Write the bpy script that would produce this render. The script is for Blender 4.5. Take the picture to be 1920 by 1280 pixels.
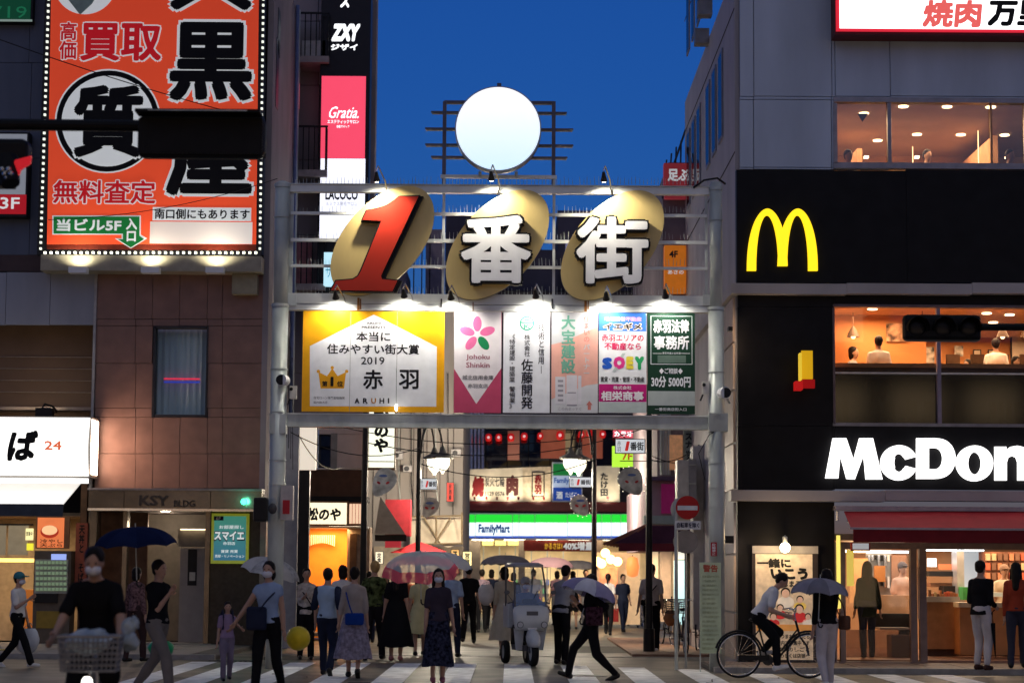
import bpy, bmesh, math, random
from mathutils import Vector, Matrix, noise
random.seed(7)
PI = math.pi
S = bpy.context.scene
COL = S.collection
for o in list(bpy.data.objects): bpy.data.objects.remove(o)

# ------------------------------------------------------------------ camera
F = 4000.0 / 1920 * 36
HOR = 1072.0
CAMH = 1.6
TILT = math.atan((HOR - 640) / 4000.0)
ROLL = math.radians(0.4)
R = (Matrix.Rotation(PI / 2 + TILT, 3, 'X') @ Matrix.Rotation(ROLL, 3, 'Z'))
cam = bpy.data.cameras.new('camera')
cam.lens = F; cam.sensor_width = 36; cam.clip_end = 3000; cam.clip_start = 0.5
cam.dof.use_dof = True; cam.dof.focus_distance = 38.0; cam.dof.aperture_fstop = 1.8
co = bpy.data.objects.new('camera', cam); COL.objects.link(co)
co.matrix_world = Matrix.Translation((0, 0, CAMH)) @ R.to_4x4()
S.camera = co

# ------------------------------------------------------------------ dusk sky, faint afterglow, exposure
w = bpy.data.worlds.new('World'); S.world = w; w.use_nodes = True
nt = w.node_tree; bg = nt.nodes['Background']
sky = nt.nodes.new('ShaderNodeTexSky'); sky.sky_type = 'NISHITA'; sky.sun_disc = False
sky.sun_elevation = math.radians(3.0); sky.sun_rotation = math.radians(180)
sky.air_density = 1.0; sky.dust_density = 0.3; sky.ozone_density = 6.0
tint = nt.nodes.new('ShaderNodeMix'); tint.data_type = 'RGBA'; tint.blend_type = 'MULTIPLY'
tint.inputs[0].default_value = 1.0; tint.inputs[7].default_value = (1.45, 0.80, 1.10, 1)
nt.links.new(sky.outputs[0], tint.inputs[6]); nt.links.new(tint.outputs[2], bg.inputs[0])
bg.inputs[1].default_value = 0.15
sl = bpy.data.lights.new('afterglow_sun', 'SUN'); sl.energy = 0.37; sl.angle = math.radians(110); sl.color = (0.96, 1.0, 0.82)
so = bpy.data.objects.new('afterglow_sun', sl); COL.objects.link(so)
so.rotation_euler = (math.radians(27), 0, math.radians(8))
S.view_settings.view_transform = 'Standard'; S.view_settings.look = 'None'
S.view_settings.exposure = 0.0; S.view_settings.gamma = 1.0
S.render.engine = 'CYCLES'
S.cycles.use_denoising = True
S.cycles.max_bounces = 6; S.cycles.diffuse_bounces = 3; S.cycles.glossy_bounces = 3
S.cycles.transparent_max_bounces = 8; S.cycles.sample_clamp_indirect = 4.0
S.cycles.caustics_reflective = False; S.cycles.caustics_refractive = False

# ------------------------------------------------------------------ picking points on real planes
def at(px, py, Y):
    v = R @ Vector(((px - 960) / 4000.0, -(py - 640) / 4000.0, -1.0))
    t = Y / v.y
    return Vector((v.x * t, Y, CAMH + v.z * t))
def ground(px, py, h=0.0):
    v = R @ Vector(((px - 960) / 4000.0, -(py - 640) / 4000.0, -1.0))
    t = (h - CAMH) / v.z
    return Vector((v.x * t, v.y * t, h))
def rect(r, Y):
    x0, y0, x1, y1 = r; xc = (x0 + x1) / 2; yc = (y0 + y1) / 2
    return at(x0, yc, Y).x, at(x1, yc, Y).x, at(xc, y1, Y).z, at(xc, y0, Y).z

def lin(c):
    return tuple(((v / 255) / 12.92 if v / 255 <= 0.04045 else ((v / 255 + 0.055) / 1.055) ** 2.4) for v in c)

# ------------------------------------------------------------------ materials
MC = {}
def mat(name, rgb, rough=0.6, metal=0.0, var=0.12, scale=6.0, bump=0.0, emit=0.0, ecol=None, spec=0.22, streak=0.0, coat=0.0):
    if name in MC: return MC[name]
    m = bpy.data.materials.new(name); m.use_nodes = True; MC[name] = m
    n = m.node_tree; b = n.nodes['Principled BSDF']; L = n.links.new
    b.inputs['Roughness'].default_value = rough; b.inputs['Metallic'].default_value = metal
    b.inputs['Specular IOR Level'].default_value = spec
    if coat: b.inputs['Coat Weight'].default_value = coat
    tc = n.nodes.new('ShaderNodeTexCoord')
    nz = n.nodes.new('ShaderNodeTexNoise'); nz.inputs['Scale'].default_value = scale; nz.inputs['Detail'].default_value = 6
    mp = n.nodes.new('ShaderNodeMapping'); L(tc.outputs['Object'], mp.inputs[0]); L(mp.outputs[0], nz.inputs[0])
    if streak: mp.inputs['Scale'].default_value = (1, 1, 1 - streak)
    mx = n.nodes.new('ShaderNodeMix'); mx.data_type = 'RGBA'
    lo = tuple(max(0, c * (1 - var * 1.6)) for c in rgb) + (1,); hi = tuple(min(1, c * (1 + var)) for c in rgb) + (1,)
    mr = n.nodes.new('ShaderNodeMapRange'); mr.inputs[1].default_value = 0.3; mr.inputs[2].default_value = 0.7
    L(nz.outputs[0], mr.inputs[0]); L(mr.outputs[0], mx.inputs[0])
    mx.inputs[6].default_value = lo; mx.inputs[7].default_value = hi
    L(mx.outputs[2], b.inputs['Base Color'])
    if bump:
        n2 = n.nodes.new('ShaderNodeTexNoise'); n2.inputs['Scale'].default_value = scale * 9; n2.inputs['Detail'].default_value = 4
        L(tc.outputs['Object'], n2.inputs[0])
        bp = n.nodes.new('ShaderNodeBump'); bp.inputs['Strength'].default_value = bump; bp.inputs['Distance'].default_value = 0.02
        L(n2.outputs[0], bp.inputs['Height']); L(bp.outputs[0], b.inputs['Normal'])
    if emit:
        if ecol is None: L(mx.outputs[2], b.inputs['Emission Color'])
        else: b.inputs['Emission Color'].default_value = tuple(ecol) + (1,)
        b.inputs['Emission Strength'].default_value = emit
    return m
def pm(name, c255, **k): return mat(name, lin(c255), **k)
def glow(name, c255, e=1.0, var=0.05): # lit sign face: its own print colour gives off light
    return mat(name, tuple(0.6 * v for v in lin(c255)), rough=0.5, var=var, scale=2.5, emit=e, ecol=lin(c255))
def glass(name, c=(1, 1, 1), refl=0.12, rough=0.02, tintf=1.0):
    if name in MC: return MC[name]
    m = bpy.data.materials.new(name); m.use_nodes = True; MC[name] = m
    n = m.node_tree; n.nodes.remove(n.nodes['Principled BSDF']); out = n.nodes['Material Output']
    t = n.nodes.new('ShaderNodeBsdfTransparent'); t.inputs[0].default_value = tuple(c) + (1,)
    g = n.nodes.new('ShaderNodeBsdfGlossy'); g.inputs['Roughness'].default_value = rough
    mx = n.nodes.new('ShaderNodeMixShader'); mx.inputs[0].default_value = refl
    n.links.new(t.outputs[0], mx.inputs[1]); n.links.new(g.outputs[0], mx.inputs[2]); n.links.new(mx.outputs[0], out.inputs[0])
    return m
def translucent(name, c255, op=0.6):
    if name in MC: return MC[name]
    m = bpy.data.materials.new(name); m.use_nodes = True; MC[name] = m
    n = m.node_tree; n.nodes.remove(n.nodes['Principled BSDF']); out = n.nodes['Material Output']; c = lin(c255)
    d = n.nodes.new('ShaderNodeBsdfDiffuse'); d.inputs[0].default_value = c + (1,)
    t = n.nodes.new('ShaderNodeBsdfTranslucent'); t.inputs[0].default_value = c + (1,)
    a = n.nodes.new('ShaderNodeMixShader'); a.inputs[0].default_value = 0.45
    tr = n.nodes.new('ShaderNodeBsdfTransparent'); e = n.nodes.new('ShaderNodeMixShader'); e.inputs[0].default_value = op
    n.links.new(d.outputs[0], a.inputs[1]); n.links.new(t.outputs[0], a.inputs[2])
    n.links.new(tr.outputs[0], e.inputs[1]); n.links.new(a.outputs[0], e.inputs[2]); n.links.new(e.outputs[0], out.inputs[0])
    return m

# ------------------------------------------------------------------ mesh collector
WL = {}
def wloc(o): return WL.get(o.name, Vector((0, 0, 0))) if o else Vector((0, 0, 0))
def tag(o, label=None, cat=None, group=None, kind=None):
    if label: o['label'] = label
    if cat: o['category'] = cat
    if group: o['group'] = group
    if kind: o['kind'] = kind
    return o
def thing(name, loc, label=None, cat=None, group=None, rz=0.0):
    o = bpy.data.objects.new(name, None); COL.objects.link(o); o.empty_display_size = 0.2
    o.location = loc; o.rotation_euler = (0, 0, rz); WL[o.name] = Vector(loc)
    return tag(o, label, cat, group)
class MB:
    def __init__(s): s.v = []; s.f = []
    def add(s, vs, fs):
        b = len(s.v); s.v += [Vector(v) for v in vs]; s.f += [tuple(i + b for i in f) for f in fs]; return s
    def box(s, x0, x1, y0, y1, z0, z1):
        if x0 > x1: x0, x1 = x1, x0
        if y0 > y1: y0, y1 = y1, y0
        if z0 > z1: z0, z1 = z1, z0
        return s.add([(x0, y0, z0), (x1, y0, z0), (x1, y1, z0), (x0, y1, z0), (x0, y0, z1), (x1, y0, z1), (x1, y1, z1), (x0, y1, z1)],
                     [(3, 2, 1, 0), (4, 5, 6, 7), (0, 1, 5, 4), (1, 2, 6, 5), (2, 3, 7, 6), (3, 0, 4, 7)])
    def pr(s, r, Y, d=0.05):           # pixel rectangle standing on the plane Y, d metres deep
        a = rect(r, Y); return s.box(a[0], a[1], Y, Y + d, a[2], a[3])
    def bevbox(s, x0, x1, y0, y1, z0, z1, b=0.02):
        bm = bmesh.new(); bmesh.ops.create_cube(bm, size=1)
        for v in bm.verts: v.co = Vector(((x0 + x1) / 2 + v.co.x * (x1 - x0), (y0 + y1) / 2 + v.co.y * (y1 - y0), (z0 + z1) / 2 + v.co.z * (z1 - z0)))
        bmesh.ops.bevel(bm, geom=bm.edges[:], offset=b, segments=2, profile=0.5, affect='EDGES')
        bm.verts.index_update(); s.add([v.co.copy() for v in bm.verts], [[v.index for v in f.verts] for f in bm.faces]); bm.free(); return s
    def cone(s, p0, p1, r0, r1, n=12):
        p0 = Vector(p0); p1 = Vector(p1); d = (p1 - p0)
        if d.length < 1e-6: return s
        q = d.normalized().to_track_quat('Z', 'Y'); vs = []
        for p, r in ((p0, r0), (p1, r1)):
            for i in range(n):
                a = 2 * PI * i / n; vs.append(p + q @ Vector((math.cos(a) * r, math.sin(a) * r, 0)))
        fs = [(i, (i + 1) % n, n + (i + 1) % n, n + i) for i in range(n)] + [tuple(range(n - 1, -1, -1)), tuple(range(n, 2 * n))]
        return s.add(vs, fs)
    def tube(s, pts, r, n=6):
        pts = [Vector(p) for p in pts]; vs = []
        for i, p in enumerate(pts):
            d = (pts[min(i + 1, len(pts) - 1)] - pts[max(i - 1, 0)]).normalized(); q = d.to_track_quat('Z', 'Y')
            for k in range(n):
                a = 2 * PI * k / n; vs.append(p + q @ Vector((math.cos(a) * r, math.sin(a) * r, 0)))
        fs = []
        for i in range(len(pts) - 1):
            for k in range(n): fs.append((i * n + k, i * n + (k + 1) % n, (i + 1) * n + (k + 1) % n, (i + 1) * n + k))
        fs += [tuple(range(n - 1, -1, -1)), tuple(range((len(pts) - 1) * n, len(pts) * n))]
        return s.add(vs, fs)
    def ell(s, c, r, n=14, m=9, M=None):
        c = Vector(c); r = Vector(r) if not isinstance(r, (int, float)) else Vector((r, r, r)); vs = [Vector((0, 0, r.z))]
        for j in range(1, m):
            t = PI * j / m
            for i in range(n):
                a = 2 * PI * i / n; vs.append(Vector((math.sin(t) * math.cos(a) * r.x, math.sin(t) * math.sin(a) * r.y, math.cos(t) * r.z)))
        vs.append(Vector((0, 0, -r.z))); fs = [(0, 1 + i, 1 + (i + 1) % n) for i in range(n)]
        for j in range(m - 2):
            for i in range(n): fs.append((1 + j * n + i, 1 + (j + 1) * n + i, 1 + (j + 1) * n + (i + 1) % n, 1 + j * n + (i + 1) % n))
        e = 1 + (m - 1) * n; fs += [(e, 1 + (m - 2) * n + (i + 1) % n, 1 + (m - 2) * n + i) for i in range(n)]
        if M: vs = [M @ v for v in vs]
        return s.add([v + c for v in vs], fs)
    def prism(s, pts, Y, d):            # closed outline of (x, z), front at Y
        n = len(pts); vs = [(p[0], Y, p[1]) for p in pts] + [(p[0], Y + d, p[1]) for p in pts]
        ar = sum(pts[i][0] * pts[(i + 1) % n][1] - pts[(i + 1) % n][0] * pts[i][1] for i in range(n))
        f = tuple(range(n)) if ar > 0 else tuple(range(n - 1, -1, -1)); g = tuple(i + n for i in reversed(f))
        fs = [f, g]
        for i in range(n):
            j = (i + 1) % n; fs.append((j, i, i + n, j + n) if ar > 0 else (i, j, j + n, i + n))
        return s.add(vs, fs)
    def strip(s, outer, inner, Y, d, closed=True):   # thick ribbon between two pixel outlines
        A = [at(a, b, Y) for a, b in outer]; B = [at(a, b, Y) for a, b in inner]; n = len(A); D = Vector((0, d, 0))
        vs = A + B + [p + D for p in A] + [p + D for p in B]; fs = []
        for i in range(n if closed else n - 1):
            j = (i + 1) % n; fs += [(i, j, n + j, n + i), (2 * n + i, 3 * n + i, 3 * n + j, 2 * n + j), (i, 2 * n + i, 2 * n + j, j), (n + i, n + j, 3 * n + j, 3 * n + i)]
        if not closed: fs += [(0, n, 3 * n, 2 * n), (n - 1, 3 * n - 1, 4 * n - 1, 2 * n - 1)]
        return s.add(vs, fs)
    def pxprism(s, pts, Y, d): return s.prism([(at(a, b, Y).x, at(a, b, Y).z) for a, b in pts], Y, d)
    def disc(s, cx, cz, rx, rz, Y, d, n=40, rot=0.0):
        pts = []
        for i in range(n):
            a = 2 * PI * i / n; u = rx * math.cos(a); v = rz * math.sin(a)
            pts.append((cx + u * math.cos(rot) - v * math.sin(rot), cz + u * math.sin(rot) + v * math.cos(rot)))
        return s.prism(pts, Y, d)
    def lathe(s, prof, c, n=16):
        c = Vector(c); vs = []
        for r, z in prof:
            for i in range(n): vs.append(c + Vector((r * math.cos(2 * PI * i / n), r * math.sin(2 * PI * i / n), z)))
        fs = []
        for j in range(len(prof) - 1):
            for i in range(n): fs.append((j * n + i, j * n + (i + 1) % n, (j + 1) * n + (i + 1) % n, (j + 1) * n + i))
        return s.add(vs, fs)
    def xf(s, M): s.v = [M @ v for v in s.v]; return s
    def build(s, name, m, parent=None, smooth=False, loc=None):
        if parent is not None: org = wloc(parent)
        elif loc is not None: org = Vector(loc)
        else:
            xs = [v.x for v in s.v]; ys = [v.y for v in s.v]; zs = [v.z for v in s.v]
            org = Vector(((min(xs) + max(xs)) / 2, (min(ys) + max(ys)) / 2, min(zs)))
        me = bpy.data.meshes.new(name); me.from_pydata([tuple(v - org) for v in s.v], [], s.f)
        if smooth:
            me.polygons.foreach_set('use_smooth', [True] * len(me.polygons))
        me.materials.append(m); me.update()
        o = bpy.data.objects.new(name, me); COL.objects.link(o)
        if parent is not None: o.parent = parent; WL[o.name] = org
        else: o.location = org; WL[o.name] = org
        return o
def px(name, r, Y, d, m, parent=None): return MB().pr(r, Y, d).build(name, m, parent)
def copy_tree(o, parent=None):
    c = o.copy(); COL.objects.link(c); WL[c.name] = wloc(o)
    if parent is not None: c.parent = parent; c.matrix_parent_inverse = o.matrix_parent_inverse
    for ch in list(o.children): copy_tree(ch, c)
    return c
def light(name, kind, loc, energy, color, size=0.2, parent=None, rot=None, spot=None, blend=0.6):
    l = bpy.data.lights.new(name, kind); l.energy = energy; l.color = color
    if kind == 'AREA': l.size = size
    elif kind in ('POINT', 'SPOT'): l.shadow_soft_size = size
    if spot: l.spot_size = math.radians(spot); l.spot_blend = blend
    o = bpy.data.objects.new(name, l); COL.objects.link(o); o.location = Vector(loc) - wloc(parent)
    if rot is not None: o.rotation_euler = rot
    if parent is not None: o.parent = parent
    return o
def aim(o, a, b): o.rotation_euler = (Vector(b) - Vector(a)).to_track_quat('-Z', 'Y').to_euler()

# ------------------------------------------------------------------ lettering (built-in font, meshed)
TC = {}
def glyphs(s):
    if s in TC: return TC[s]
    c = bpy.data.curves.new('lettering', 'FONT'); c.body = s; c.resolution_u = 2; c.align_x = 'CENTER'
    if '\n' in s and all(len(t) <= 2 for t in s.split('\n')): c.space_line = 1.0
    o = bpy.data.objects.new('lettering', c); COL.objects.link(o)
    dg = bpy.context.evaluated_depsgraph_get(); me = bpy.data.meshes.new_from_object(o.evaluated_get(dg))
    vs = [v.co.copy() for v in me.vertices]; fs = [tuple(p.vertices) for p in me.polygons]
    bpy.data.objects.remove(o); bpy.data.curves.remove(c); bpy.data.meshes.remove(me)
    if not vs: vs = [Vector((0, 0, 0)), Vector((1, 0, 0)), Vector((0, 1, 0))]; fs = [(0, 1, 2)]
    TC[s] = (vs, fs); return TC[s]
def lettering(name, s, r, Y, m, parent, bold=0.0, shear=0.0, proud=0.0015, deep=0.0, grow=0.0, base=None):
    """s fitted into the pixel rectangle r on plane Y, standing proud of it; bold/grow thicken strokes (in line heights)"""
    vs, fs = glyphs(s)
    x0 = min(v.x for v in vs); x1 = max(v.x for v in vs); y0 = min(v.y for v in vs); y1 = max(v.y for v in vs)
    b = bold + grow
    if base is None: x0 -= bold; x1 += bold; y0 -= bold; y1 += bold
    a = rect(r, Y); sx = (a[1] - a[0]) / (x1 - x0); sz = (a[3] - a[2]) / (y1 - y0)
    offs = [(0, 0)] if b <= 0 else [(0, 0), (b, 0), (-b, 0), (0, b), (0, -b), (b * .8, b * .8), (-b * .8, b * .8), (b * .8, -b * .8), (-b * .8, -b * .8)]
    mb = MB(); e = 0
    for k, (ox, oy) in enumerate(offs):
        pts = []
        for v in vs:
            X = a[0] + (v.x + ox * min(1, sz / sx) - x0) * sx; Z = a[2] + (v.y + oy - y0) * sz
            pts.append(Vector((X + shear * (Z - a[2]), Y - proud - 0.0001 * k, Z)))
        if deep:                       # thick letters: front, and walls along open edges
            n = len(pts); back = [p + Vector((0, deep, 0)) for p in pts]; ed = {}
            for f in fs:
                for i in range(len(f)):
                    q = (f[i], f[(i + 1) % len(f)])
                    if (q[1], q[0]) in ed: ed.pop((q[1], q[0]))
                    else: ed[q] = 1
            mb.add(pts + back, list(fs) + [(q[1], q[0], q[0] + n, q[1] + n) for q in ed])
        else: mb.add(pts, fs)
    return mb.build(name, m, parent)
def vert(s): return '\n'.join(s)

# ------------------------------------------------------------------ common materials
WHITE = mat('white_paint', (.75, .75, .74), rough=.45, var=.05)
STEEL = mat('galvanised_steel', (.46, .49, .47), rough=.40, metal=.15, var=.22, scale=3, bump=.05, streak=.6)
BEAMW = mat('pale_steel_channel', (.66, .68, .66), rough=.42, metal=.15, var=.12, scale=2, bump=.04)
DSTEEL = mat('dark_steel', (.05, .05, .055), rough=.4, metal=.5, var=.2)
BLACK = mat('black_paint', (.010, .010, .012), rough=.45, var=.2, spec=.2)
RUBBER = mat('black_rubber', (.015, .015, .015), rough=.8, var=.2)
GLASS = glass('window_glass', (.92, .92, .92), .012)
CHROME = mat('chrome', (.6, .6, .62), rough=.18, metal=1, var=.05)
CABLE = mat('cable_black', (.01, .01, .012), rough=.6, var=.1)
# ================================================================== GROUND
ASPH = mat('asphalt', (.15, .135, .105), rough=.48, var=.32, scale=1.3, bump=.35)
PAVE = mat('paving_slab', (.30, .27, .24), rough=.7, var=.18, scale=2.5, bump=.2)
PAINT = mat('road_paint', (.86, .85, .80), rough=.55, var=.22, scale=4, bump=.3)
PAINTW = mat('worn_road_paint', (.40, .39, .37), rough=.6, var=.25, scale=7)
g = MB().box(-120, 120, -30, 400, -0.3, 0).build('ground', mat('city_ground', (.06, .058, .056), rough=.8), loc=(0, 0, 0)); tag(g, kind='structure')
r_ = MB().box(-60, 60, -20, 90, 0.0, 0.006).build('road', ASPH, loc=(0, 0, 0)); tag(r_, kind='structure')
cw = thing('crosswalk', (0, 37, 0)); tag(cw, kind='structure')
for cx in (388, 468 + 3, 573, 676, 770, 874, 974, 1078, 1181, 1283, 1388, 1492, 1600, 1700):
    yy = 37.6 if cx < 1000 else 37.6 - (cx - 1000) / 280 * 1.6
    if cx > 1380: yy = 34.6
    x = (cx - 960) / 4000 * 37.2
    yn = 24.5
    MB().add([(x - .225, yn, .011), (x + .225, yn, .011), (x + .225, yy, .011), (x - .225, yy, .011)], [(0, 1, 2, 3)]).build('painted_stripe', PAINT, cw)
# street mouth line and drain
ln = MB().box(-6, 4.2, 41.0, 41.25, .006, .012).build('edge_line', mat('granite_edging', (.22, .21, .2), rough=.6, var=.15)); tag(ln, kind='structure')
# left pavement with slabs, and right pavement
XL = at(497, 900, 44).x
pl = thing('pavement', (-9, 41, 0)); tag(pl, kind='structure')
MB().box(-16, XL - .2, 38.6, 44.6, 0.0, .08).build('slab_bed', mat('pavement_bed', (.10, .095, .09), rough=.8), pl)
MB().box(-16, XL - .2, 38.42, 38.58, 0.0, .10).build('kerb', mat('kerb_stone', (.28, .27, .26), rough=.7, var=.15), pl)
proto = None
for i in range(18):
    for j in range(10):
        x = -15.6 + i * .58; y = 38.62 + j * .58
        if x > XL - .7: continue
        if proto is None:
            proto = MB().box(x + .01, x + .57, y + .01, y + .57, .08, .096 ).build('paving_slab', PAVE, pl); base = (x, y)
        else:
            c = proto.copy(); COL.objects.link(c); c.location = proto.location + Vector((x - base[0], y - base[1], random.uniform(-.002, .002)))
        if j == 3: pass
YEL = mat('tactile_yellow', (.42, .32, .05), rough=.6, var=.15)
ty = MB()
for i in range(14):
    x = -15.2 + i * .42; ty.box(x, x + .40, 39.9, 40.3, .097, .106)
    for a in range(3): ty.box(x + .06 + a * .12, x + .09 + a * .12, 39.93, 40.27, .106, .112)
ty.build('tactile_paving', YEL, pl)
pr_ = thing('pavement', (8, 36, 0)); tag(pr_, kind='structure')
MB().box(3.3, 17, 34.9, 37.3, 0, .08).build('slab_bed', MC['pavement_bed'], pr_)
MB().box(3.3, 17, 34.75, 34.89, 0, .10).build('kerb', MC['kerb_stone'], pr_)
WARMP = mat('warm_paving', (.24, .19, .155), rough=.6, var=.18, scale=3, bump=.2)
p2 = None
for i in range(23):
    for j in range(4):
        x = 3.35 + i * .59; y = 34.93 + j * .58
        if p2 is None: p2 = MB().box(x, x + .57, y, y + .56, .08, .096).build('paving_slab', WARMP, pr_); b2 = (x, y)
        else:
            c = p2.copy(); COL.objects.link(c); c.location = p2.location + Vector((x - b2[0], y - b2[1], random.uniform(-.002, .002)))
MB().box(2.35, 3.9, 41.4, 52, 0.006, .05).build('side_paving', mat('orange_brick_paving', (.26, .15, .10), rough=.7, var=.2, scale=5, bump=.2), pr_)

# ================================================================== LEFT CORNER BUILDING
YL = 44.0
GREYW = mat('grey_wall_panel', (.105, .125, .175), rough=.7, var=.16, scale=1.1, bump=.05, streak=.75)
BROWN = mat('brown_wall_tile', (.22, .125, .10), rough=.38, var=.12, scale=3, bump=.04)
JOINT = mat('dark_joint', (.045, .035, .035), rough=.8)
DARKIN = mat('dark_interior', (.02, .018, .018), rough=.8)
def panels(parent, name, xs, ys, Y, m, d=.08, gap=.9, holes=()):
    xs = sorted(set(list(xs) + [h[0] for h in holes] + [h[2] for h in holes])) if holes else xs
    ys = sorted(set(list(ys) + [h[1] for h in holes] + [h[3] for h in holes])) if holes else ys
    for i in range(len(xs) - 1):
        for j in range(len(ys) - 1):
            r = (xs[i], ys[j], xs[i + 1], ys[j + 1]); cx = (r[0] + r[2]) / 2; cy = (r[1] + r[3]) / 2
            if any(h[0] < cx < h[2] and h[1] < cy < h[3] for h in holes): continue
            if r[2] - r[0] < 3 or r[3] - r[1] < 3: continue
            px(name, (r[0] + gap / 2, r[1] + gap / 2, r[2] - gap / 2, r[3] - gap / 2), Y + random.uniform(0, .006), d, m, parent)
LB = thing('corner_building', at(200, 1212, YL), 'brown tiled corner building with grey upper walls carrying the orange billboard, left of the arch', 'building')
zt = at(200, -90, YL).z
x_far = at(-160, 600, YL).x
MB().box(x_far, XL - .12, YL + .9, 49.0, 4.3, zt).build('core_wall', JOINT, LB)
MB().box(x_far, XL - .12, YL + 3.4, 49.0, 0, 4.3).build('core_wall', DARKIN, LB)
MB().box(XL - .12, XL, YL, 49.4, 0, zt).build('side_wall', mat('side_wall_render', (.25, .22, .235), rough=.75, var=.15, scale=1.2, bump=.1, streak=.5), LB)
panels(LB, 'wall_panel', [-110, -22, 57, 135, 215, 295, 375, 455, 497], [-80, 118, 297, 478], YL, GREYW, d=.1)
panels(LB, 'wall_panel', [-110, 11, 94, 177], [510, 609], YL, mat('slate_wall_panel', (.26, .275, .33), rough=.6, var=.12, scale=1.4, streak=.7), d=.1)
px('wall_band', (-110, 478.6, 497, 509.4), YL + .01, .1, mat('brown_band', (.06, .038, .04), rough=.5), LB)
panels(LB, 'wall_tile', [178, 254, 337, 417, 496], [510, 598, 681, 765, 850, 915], YL, BROWN, d=.1, holes=[(286, 611, 389, 782)])
# tiles' return strip at the corner, metal edge of the niche
px('edge_trim', (172, 510, 177, 915), YL - .03, .12, mat('pale_trim', (.35, .34, .35), rough=.5), LB)
# niche above the shop sign
px('niche_wall', (-110, 609, 172, 790), YL + .75, .1, mat('niche_board', (.12, .075, .05), rough=.6, var=.1, scale=2), LB)
px('niche_ledge', (-110, 762, 172, 768), YL + .1, .65, mat('niche_metal', (.25, .2, .17), rough=.4), LB)
for yy in (668, 690, 712, 734): px('niche_rail', (-110, yy, 172, yy + 1.3), YL + .72, .03, MC['niche_metal'], LB)
# window with curtain
wf = thing('window', at(338, 782, YL)); wf.parent = LB; wf.location = Vector(wf.location) - wloc(LB)
FR = mat('window_frame_dark', (.03, .03, .035), rough=.4, metal=.3)
for r in ((286, 611, 290, 782), (386, 611, 389, 782), (290, 611, 386, 615), (290, 777, 386, 782)): px('frame', r, YL - .02, .25, FR, wf)
px('pane', (290, 615, 386, 777), YL + .12, .01, glass('curtain_glass', (.92, .95, .97), .08), wf)
cur = MB(); a = rect((288, 613, 388, 779), YL + .3); n = 60; vs = []
for i in range(n + 1):
    x = a[0] + (a[1] - a[0]) * i / n; y = YL + .3 + .025 * math.sin(i * .9) + .012 * math.sin(i * 2.3)
    vs += [(x, y, a[2]), (x, y, a[3])]
cur.add(vs, [(2 * i, 2 * i + 2, 2 * i + 3, 2 * i + 1) for i in range(n)])
cur.build('curtain', mat('curtain_grey', (.62, .72, .72), rough=.9, var=.15, scale=2, streak=.8), wf, smooth=True)
px('neon_reflection', (307, 708.5, 375, 711.5), YL + .2, .012, glow('reflected_neon_red', (225, 50, 75), 1.1), wf)  # glowing bars stand in for neon reflected in the pane
px('neon_reflection', (307, 714.5, 375, 717.5), YL + .2, .012, glow('reflected_neon_blue', (50, 70, 190), .8), wf)
# roadside lamp box on the wall
px('junction_box', (435, 513, 482, 551), YL - .28, .27, mat('tan_metal', (.30, .27, .18), rough=.5), LB)
# narrow windows in the side wall
for Ys, z0, z1 in ((44.75, 9.6, 10.6), (44.6, 10.9, 13.2), (44.55, 8.4, 9.9)):
    MB().box(XL - .02, XL + .012, Ys, Ys + .45, z0 + 3, z1 + 3).build('side_window', FR, LB)
MB().tube([(XL + .06, 48.2, 0), (XL + .06, 48.2, zt)], .045, 8).build('downpipe', mat('blue_pipe', (.12, .16, .32), rough=.35), LB)
MB().tube([(XL + .06, 48.6, 0), (XL + .06, 48.6, zt)], .03, 8).build('downpipe', STEEL, LB)

# stainless canopy band KSY BLDG
cn = thing('entrance_canopy', at(330, 957, YL)); cn.parent = LB; cn.location = Vector(cn.location) - wloc(LB)
STL = mat('polished_stainless', (.15, .13, .11), rough=.25, metal=.8, var=.3, scale=.9, bump=.12)
for a_, b_ in ((166, 232), (233.2, 394), (395.2, 490)): px('band_panel', (a_, 919, b_, 953), YL - .55, .5, STL, cn)
px('band_lip', (164, 953, 491, 957.5), YL - .6, .6, CHROME, cn)
px('band_cap', (164, 915, 491, 919), YL - .6, .6, mat('band_cap_metal', (.25, .22, .22), rough=.4, metal=.6), cn)
lettering('lettering', 'KSY', (261, 928, 316, 948), YL - .56, mat('letter_bronze', (.06, .05, .045), rough=.4, metal=.3), cn, bold=.03, deep=.03, proud=.03)
lettering('lettering', 'BLDG', (326, 937, 366, 950), YL - .56, MC['letter_bronze'], cn, bold=.02, deep=.03, proud=.03)
px('ceiling', (166, 957.5, 490, 958.5), YL + .2, 3, JOINT, cn)
# entrance: stone jambs, lobby, lift door
en = thing('entrance', at(300, 1212, YL)); en.parent = LB; en.location = Vector(en.location) - wloc(LB)
GRAN = mat('dark_granite', (.03, .026, .024), rough=.25, var=.2, scale=12)
px('granite_pier', (391, 958, 489, 1222), YL - .02, 1.2, GRAN, en)
px('metal_pier', (163, 958, 178, 1210), YL, .5, STL, en)
px('metal_pier', (228, 958, 236, 1210), YL + .05, .3, STL, en)
px('metal_pier', (383, 958, 392, 1216), YL - .1, .3, STL, en)
px('metal_pier', (486, 958, 497, 1222), YL - .1, .3, mat('side_pier', (.25, .2, .17), rough=.5), en)
px('lobby_wall', (178, 958, 386, 1200), YL + 2.6, .1, mat('lobby_panel', (.20, .18, .16), rough=.5, var=.1), en)
px('lobby_wall', (178, 958, 275, 1200), YL + 1.2, .1, mat('lobby_wood', (.10, .05, .03), rough=.4, var=.2), en)
dr = px('lift_door', (336, 1027, 384, 1206), YL + .9, .06, mat('door_greige', (.34, .31, .28), rough=.4, var=.06), en)
px('door_slit', (352, 1026 + 3, 369, 1097), YL + .885, .01, BLACK, dr)
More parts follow.
